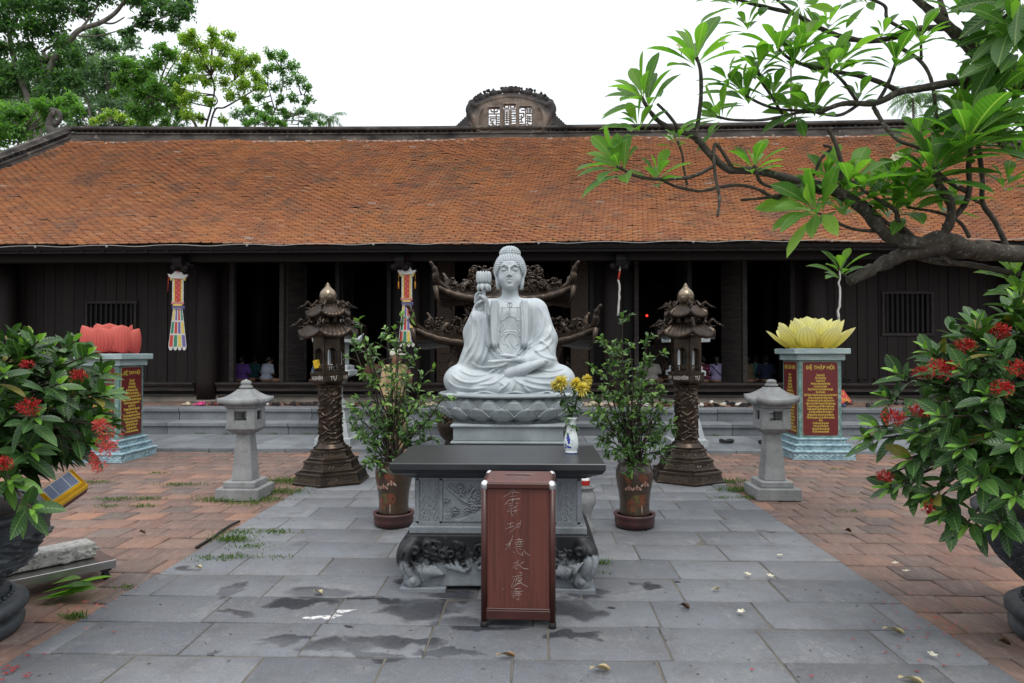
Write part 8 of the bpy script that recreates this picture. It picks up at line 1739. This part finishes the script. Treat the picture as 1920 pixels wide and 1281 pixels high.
for (u, v0, v1, n, lab) in ((1163, 475, 592, 14, 'frayed red and white rope hanging above the right kumquat'), (1575, 505, 600, 11, 'pale frayed rope hanging down to the yellow lotus')):
    p = P(u, v0, 13.15); e = P(u-3, v1, 13.15); b = MB(); q = [(0, 0, 0)]+[((e.x-p.x)*j/n+RNG.normal(0, .008), RNG.normal(0, .006), (e.z-p.z)*j/n) for j in range(1, n+1)]; b.tube(q, [.012+.006*abs(math.sin(j*1.7))+.008*j/n for j in range(n+1)], 6)
    tg = thing('frayed_rope', lab, 'rope', tuple(p)); b.build('rope', fb['white'], tg); b = MB(); b.tube([(0, 0, .06), q[1], q[2], q[3]], .012, 5); b.build('red_cord', fb['red'], tg)
    if u < 1200: b = MB(); b.tube([q[4], q[5], q[6]], .02, 6); b.build('red_cloth', fb['red'], tg)

# ================================================================== red sign, shoes, and the small things on the ground
sg = P(1590, 752, 13.6); redsign = simple('red_board', (.55, .035, .03), (.45, .03, .025), sc=4, rough=.5); SG = thing('red_sign', 'red board with yellow lettering leaning on the plinth right of the yellow lotus pillar', 'sign', (sg.x-.12, 13.75, .482)); SG.rotation_euler = (R(-24), 0, 0)
b = MB(); b.prism([(-.34, 0), (.29, 0), (.16, .30), (-.34, .30)], -.008, .008); b.build('board', redsign, SG)
ysn = simple('yellow_sign_paint', (.75, .5, .06), rough=.5); text('DÉP ANH', .13, ysn, SG, (-.09, -.012, .215), maxw=.46); text('CHÙNG PHÁI', .13, ysn, SG, (-.05, -.012, .085), maxw=.56)
def shoe_meshes():
    out = []
    s = SDF((-.06, -.14, -.01), (.06, .14, .11), .006); s.cap((0, -.085, .014), (0, .085, .014), .036, .028, .03, flat=(1, 1, .45)); s.ell((0, 0, .012), (.03, .1, .012), .01)
    s.path([(-.036, -.05, .015), (-.02, -.06, .045), (.02, -.06, .045), (.036, -.05, .015)], .008, .004); s.path([(-.034, -.02, .015), (-.018, -.03, .055), (.018, -.03, .055), (.034, -.02, .015)], .008, .004); s.path([(-.03, .06, .015), (-.026, .1, .05), (0, .118, .06), (.026, .1, .05), (.03, .06, .015)], .006, .004); out.append(s.mesh('sandal'))
    s = SDF((-.06, -.15, -.01), (.06, .15, .11), .006); s.cap((0, -.09, .022), (0, .09, .024), .038, .033, .02, flat=(1, 1, .7)); s.ell((0, -.06, .035), (.036, .07, .028), .015); s.ell((0, .075, .045), (.033, .045, .034), .015); s.ell((0, .045, .075), (.026, .07, .04), .006, 's'); out.append(s.mesh('slip'))
    s = SDF((-.06, -.15, -.01), (.06, .15, .1), .006); s.cap((0, -.09, .018), (0, .09, .018), .04, .034, .01, flat=(1, 1, .5)); s.ell((0, -.055, .035), (.041, .062, .036), .012); s.ell((0, -.0, .045), (.028, .05, .028), .004, 's'); out.append(s.mesh('clog')); return out
SHM = shoe_meshes(); scol = {'black': (.015, .015, .016), 'brown': (.09, .045, .025), 'pink': (.62, .07, .25), 'white': (.62, .6, .56), 'cream': (.5, .42, .3), 'navy': (.03, .04, .08), 'maroon': (.12, .02, .02)}
smat = {k: simple('shoe_'+k, c, tuple(q*.8 for q in c), sc=30, rough=.6) for k, c in scol.items()}; kinds = ('strappy sandal', 'slip-on shoe', 'clog')
SH = []
def shoes(u0, u1, n, cl, where, seed, v=762):
    r = random.Random(seed)
    for i in range(n):
        u = u0+(u1-u0)*(i+.5)/n+r.uniform(-2, 2); SH.append((u, v+r.uniform(-5, 3), r.choice((0, 0, 1, 2)), r.choice(cl), r.uniform(-180, 180) if r.random() < .4 else r.uniform(-30, 30), where))
SH += [(371, 764, 2, 'pink', 172, 'left one of the pink pair at the foot of the left column'), (379, 764, 2, 'pink', 186, 'right one of the pink pair at the foot of the left column'), (349, 762, 2, 'cream', 60, 'by the pink pair on the terrace'), (400, 762, 2, 'maroon', 80, 'right of the pink pair'), (408, 763, 1, 'black', 95, 'right of the pink pair'), (419, 762, 0, 'black', 30, 'just left of the left stone lantern'), (430, 763, 2, 'cream', 10, 'behind the left stone lantern'), (494, 764, 1, 'white', 70, 'right of the left stone lantern'), (512, 762, 0, 'black', 175, 'upright pair right of the left stone lantern'), (521, 762, 0, 'black', 185, 'upright pair right of the left stone lantern')]
shoes(540, 595, 7, ['black', 'black', 'brown'], 'in the row left of the left bronze lantern', 1); shoes(656, 720, 8, ['white', 'black', 'brown', 'navy'], 'in the heap behind the left kumquat', 2); shoes(790, 835, 5, ['white', 'cream', 'maroon'], 'left of the statue pedestal', 3)
shoes(1085, 1150, 7, ['cream', 'white', 'brown'], 'between the vase flowers and right kumquat', 4); shoes(1165, 1260, 9, ['brown', 'white', 'maroon', 'cream'], 'behind the right kumquat', 5); shoes(1305, 1408, 15, ['black', 'black', 'white', 'cream', 'brown'], 'in the long row right of the right bronze lantern', 6); shoes(1560, 1592, 5, ['navy', 'brown', 'black'], 'in front of the red sign', 7); shoes(1622, 1700, 6, ['black', 'black', 'brown'], 'right of the red sign near the planter bush', 8)
SH += [(1437, 834, 1, 'black', 80, 'on the apron behind the right stone lantern'), (1362, 831, 1, 'black', 100, 'on the apron at the foot of the lower step')]
from collections import Counter
cnt = Counter((k, c, wh) for (_, _, k, c, _, wh) in SH); seen = Counter(); ORD = ['leftmost', 'second', 'third', 'fourth', 'fifth', 'sixth', 'seventh', 'eighth']
SH.sort(key=lambda q: q[0])
for (u, v, k, c, a, wh) in SH:
    if v > 800: p = G(u, v, .055)
    else: p = G(u, v, .482); p.y = min(max(p.y, 13.02), 14.05); p.x = P(u, v, p.y).x
    m = smat[c]; o = bpy.data.objects.new('shoe', SHM[k]); COL.objects.link(o)
    if not SHM[k].materials: SHM[k].materials.append(m)
    o.material_slots[0].link = 'OBJECT'; o.material_slots[0].material = m
    o.location = (p.x, p.y, (.056 if v > 800 else .484)+.006); o.rotation_euler = (0, 0, R(a)); key_ = (k, c, wh); pre = (ORD[seen[key_]]+(' ' if seen[key_] == 0 else ' from left ')) if cnt[key_] > 1 else ''; seen[key_] += 1; tag(o, '%s%s %s %s' % (pre, c, kinds[k], wh), 'shoe', 'shoes left on the terrace')

def litter(name, label, cat, group, pts, mk, z=.012):
    for (u, v, *r) in pts:
        p = G(u, v, z); me, m = mk(*r); tag(link(name, me, m, None, (p.x, p.y, z+.003), (0, 0, RNG.uniform(0, 6.28))), label, cat, group)
drym = leaf_mat('dry_leaf', [(0, (.22, .13, .06)), (.5, (.38, .28, .13)), (1, (.52, .45, .25))], trans=.1, vein=(.5, .42, .28), veins=8, tcol=(1, 1, 1)); brownm = leaf_mat('brown_dry_leaf', [(0, (.08, .045, .025)), (1, (.16, .09, .05))], trans=.05, tcol=(1, 1, 1))
def dryleaf(L=.12, w=.45, q=.6, m=drym, up=.0): 
    me = leaf_mesh('dl', [(0, 0, .012)], [(1, 0, .05)], [(0, 0, 1)], L, L*w, np.array([q]), TP_FR, droop=.08, fold=1.8)
    for i, v in enumerate(me.vertices): v.co.z += .012*math.sin(i*1.9)*(L/.12)+.004; v.co.z = max(v.co.z, .001)
    return me, m
for (u, v, lab, args) in ((1655, 1182, 'dry yellowish leaf lying on the path near the right planter', (.14, .42, .8)), (1684, 1275, 'dry yellow leaf at the bottom edge right of centre', (.14, .42, .9)), (1106, 1258, 'green and brown leaf at the bottom edge right of the box', (.13, .5, .7)), (930, 1233, 'curled brown leaf in front of the offertory box', (.13, .4, .1)), (1334, 1110, 'small pale leaf on the path right of the table', (.09, .4, .9)), (588, 1112, 'pale crumpled leaf on the wet patch left of the table', (.1, .6, .9)), (1410, 884, 'tiny pale leaf by the right stone lantern', (.06, .6, .8)), (362, 1068, 'cream heart-shaped petal leaf by the leaf pile', (.08, .8, 1.0))):
    p = G(u, v, .012); me, m = dryleaf(*args); tag(link('fallen_leaf', me, m, None, (p.x, p.y, .014), (0, 0, RNG.uniform(-.6, .6)), .72), lab, 'leaf', 'fallen leaves')
for (u, v, lab) in ((1580, 1000, 'curled dark brown leaf on the bricks beside the right bush'), (260, 1003, 'small dark curled leaf on the bricks at the left'), (1866, 1210, 'dark withered leaf beside the right planter foot'), (1272, 1142, 'dark leaf crumb on the slab right of the box')):
    p = G(u, v, .0); me, m = dryleaf(.11, .5, .2, brownm); 
    for i, w_ in enumerate(me.vertices): w_.co.z += .035*abs(w_.co.y)/.03*.6
    tag(link('fallen_leaf', me, m, None, (p.x, p.y, .012), (0, 0, RNG.uniform(-1, 1)), .62), lab, 'leaf', 'fallen leaves')
def star(sz=.0125, m=redf): 
    return leaf_mesh('st', [(0, 0, .004)]*4+[(0, 0, .003)], [(1, 0, .1), (0, 1, .1), (-1, 0, .1), (0, -1, .1), (.7, -.7, .05)], [(0, 0, 1)]*5, np.array([sz]*4+[sz*1.8]), np.array([sz*.5]*4+[.003]), RNG.random(5), TP_X, fold=.3), m
rs = random.Random(9); cl1 = [(1740+rs.gauss(0, 45), 1170+rs.gauss(0, 40)) for _ in range(26)]+[(1800, 1135), (1850, 1137), (1848, 1155), (1902, 1130), (1522, 1270), (1600, 1200), (1640, 1290), (1410, 1258), (1720, 1262), (1660, 1225), (1776, 1170), (1815, 1180)]
cl2 = [(170+rs.gauss(0, 25), 1135+rs.gauss(0, 14)) for _ in range(13)]+[(255, 1105), (150, 1100), (215, 1125)]; cl3 = [(25+rs.gauss(0, 18), 1262+rs.gauss(0, 9)) for _ in range(14)]+[(52, 1232), (84, 1228), (214, 1187)]
litter('fallen_ixora_flower', 'tiny red ixora flower fallen on the paving near the right planter', 'flower', 'red flowers scattered at the right', cl1, star); litter('fallen_ixora_flower', 'tiny red ixora flower fallen beside the green leaf pile at the left', 'flower', 'red flowers by the leaf pile', cl2, lambda: star(.0115, pinkf)); litter('fallen_ixora_flower', 'tiny red ixora flower fallen in the bottom left corner', 'flower', 'red flowers in the bottom left corner', cl3, lambda: star(.0125, redf))
def plum(sz=.028): 
    me = plumeria(None, Vector((0, 0, .01)), sz, (0, -.2, 1)); return me, creamf
litter('fallen_frangipani_flower', 'white and yellow frangipani flower fallen on the paving right of the altar table', 'flower', 'fallen frangipani flowers', [(1402, 1082), (1444, 1085), (1463, 1046), (1679, 1061), (1699, 1076), (1390, 1153), (1748, 1235)], plum)
# pile of torn green leaves beside the trolley
GP = thing('leaf_pile', 'pile of torn green frangipani leaves on the bricks in front of the trolley', 'leaf pile', tuple(G(118, 1124, .004)))
for k in range(9): me = leaf_mesh('pl', [(0, 0, 0)], [(1, .1*math.sin(k), .08)], [(0, .2*math.sin(k*2), 1)], .22+.06*math.sin(k*3), .085, np.array([.55+.3*math.sin(k)]), TP_FR, droop=.05); link('leaf', me, lf_fr, GP, (-.13+.03*(k % 4), -.03+.018*k-.04, .015+.006*k), (0, R(-4), R(-10+13*math.sin(k*1.9)+25)))
# grass tufts in the joints
gp, gd, gn, gl, gr = [], [], [], [], []
def tuft(u, v, w, n, h=.05, z=.0):
    c = G(u, v, z); 
    for _ in range(int(n*1.1)): x = c.x+RNG.normal(0, w*.8); y = c.y+RNG.normal(0, w*.35); gp.append((x, y, z)); gd.append((RNG.normal(0, .6), RNG.normal(0, .6), 1)); gn.append((RNG.normal(), RNG.normal(), 0)); gl.append(h*RNG.uniform(.6, 1.6)); gr.append(RNG.uniform(.1, .9))
for (u, v, w, n, h) in ((180, 905, .12, 120, .035), (215, 938, .12, 150, .04), (275, 936, .1, 120, .035), (340, 910, .16, 160, .035), (270, 950, .09, 90, .03), (205, 950, .07, 60, .03), (295, 888, .08, 60, .03), (545, 905, .25, 420, .07), (525, 925, .2, 300, .07), (500, 938, .12, 160, .05), (410, 940, .14, 180, .06), (470, 945, .16, 160, .05), (435, 1015, .10, 220, .06), (450, 1000, .14, 130, .035), (470, 1028, .12, 90, .035), (520, 1000, .1, 90, .04), (440, 1047, .12, 120, .035), (395, 1050, .08, 60, .03), (520, 1048, .1, 60, .03), (140, 1160, .05, 90, .045), (235, 1103, .05, 30, .03),
                        (1385, 922, .14, 260, .07), (1365, 905, .16, 220, .06), (1405, 935, .08, 90, .05), (1470, 938, .12, 70, .035), (1480, 920, .06, 40, .05), (1355, 935, .08, 60, .03), (1470, 888, .1, 50, .03), (1570, 880, .08, 50, .03), (1590, 960, .1, 40, .03), (1125, 1060, .05, 60, .05), (1130, 1078, .05, 30, .03), (640, 905, .1, 80, .04)): tuft(u, v, w, n, h)
for u in range(240, 1720, 26):
    if not 560 < u < 1330 or RNG.random() < .3: tuft(u+RNG.uniform(-9, 9), 846+(-6 if u > 1300 else 0), .12, int(RNG.uniform(6, 46)), .03)
for u in (350, 405, 497, 560, 1620, 1500, 1350, 660): c = G(u, 822, .05); [gp.append((c.x+RNG.normal(0, .06), 11.98, .05)) or gd.append((RNG.normal(0, .5), -.4, 1)) or gn.append((0, 1, 0)) or gl.append(.07) or gr.append(.6) for _ in range(22)]
gl = np.array(gl); tag(link('grass', leaf_mesh('grass', gp, gd, gn, gl, .007, np.array(gr), TP_X, droop=.2), lf_gr), 'short green grass tufts growing in the joints of the paving', 'grass', kind='stuff')
# crumbs of litter and grit
b = MB()
for _ in range(300):
    u = RNG.uniform(60, 1880); v = 860+420*RNG.random()**1.2; p = G(u, v, .012); r_ = RNG.uniform(.002, .007); b.ball((p.x, p.y, .012), (r_*RNG.uniform(.6, 1.6), r_*.6, r_*.3), 5, 4)
tag(b.build('grit', simple('dark_grit', (.04, .03, .022), (.12, .09, .06), sc=6)), 'dark crumbs of leaf litter and grit scattered over the paving', 'litter', kind='stuff')
b = MB(); q = [G(452, 978, .012), G(432, 988, .012), G(400, 1010, .012), G(372, 1027, .012)]; b.tube(spline([(a.x-.015, a.y, .014) for a in q], 5), .011, 8); tag(b.build('black_hose', cable_k), 'black hose lying along the left edge of the path', 'hose')
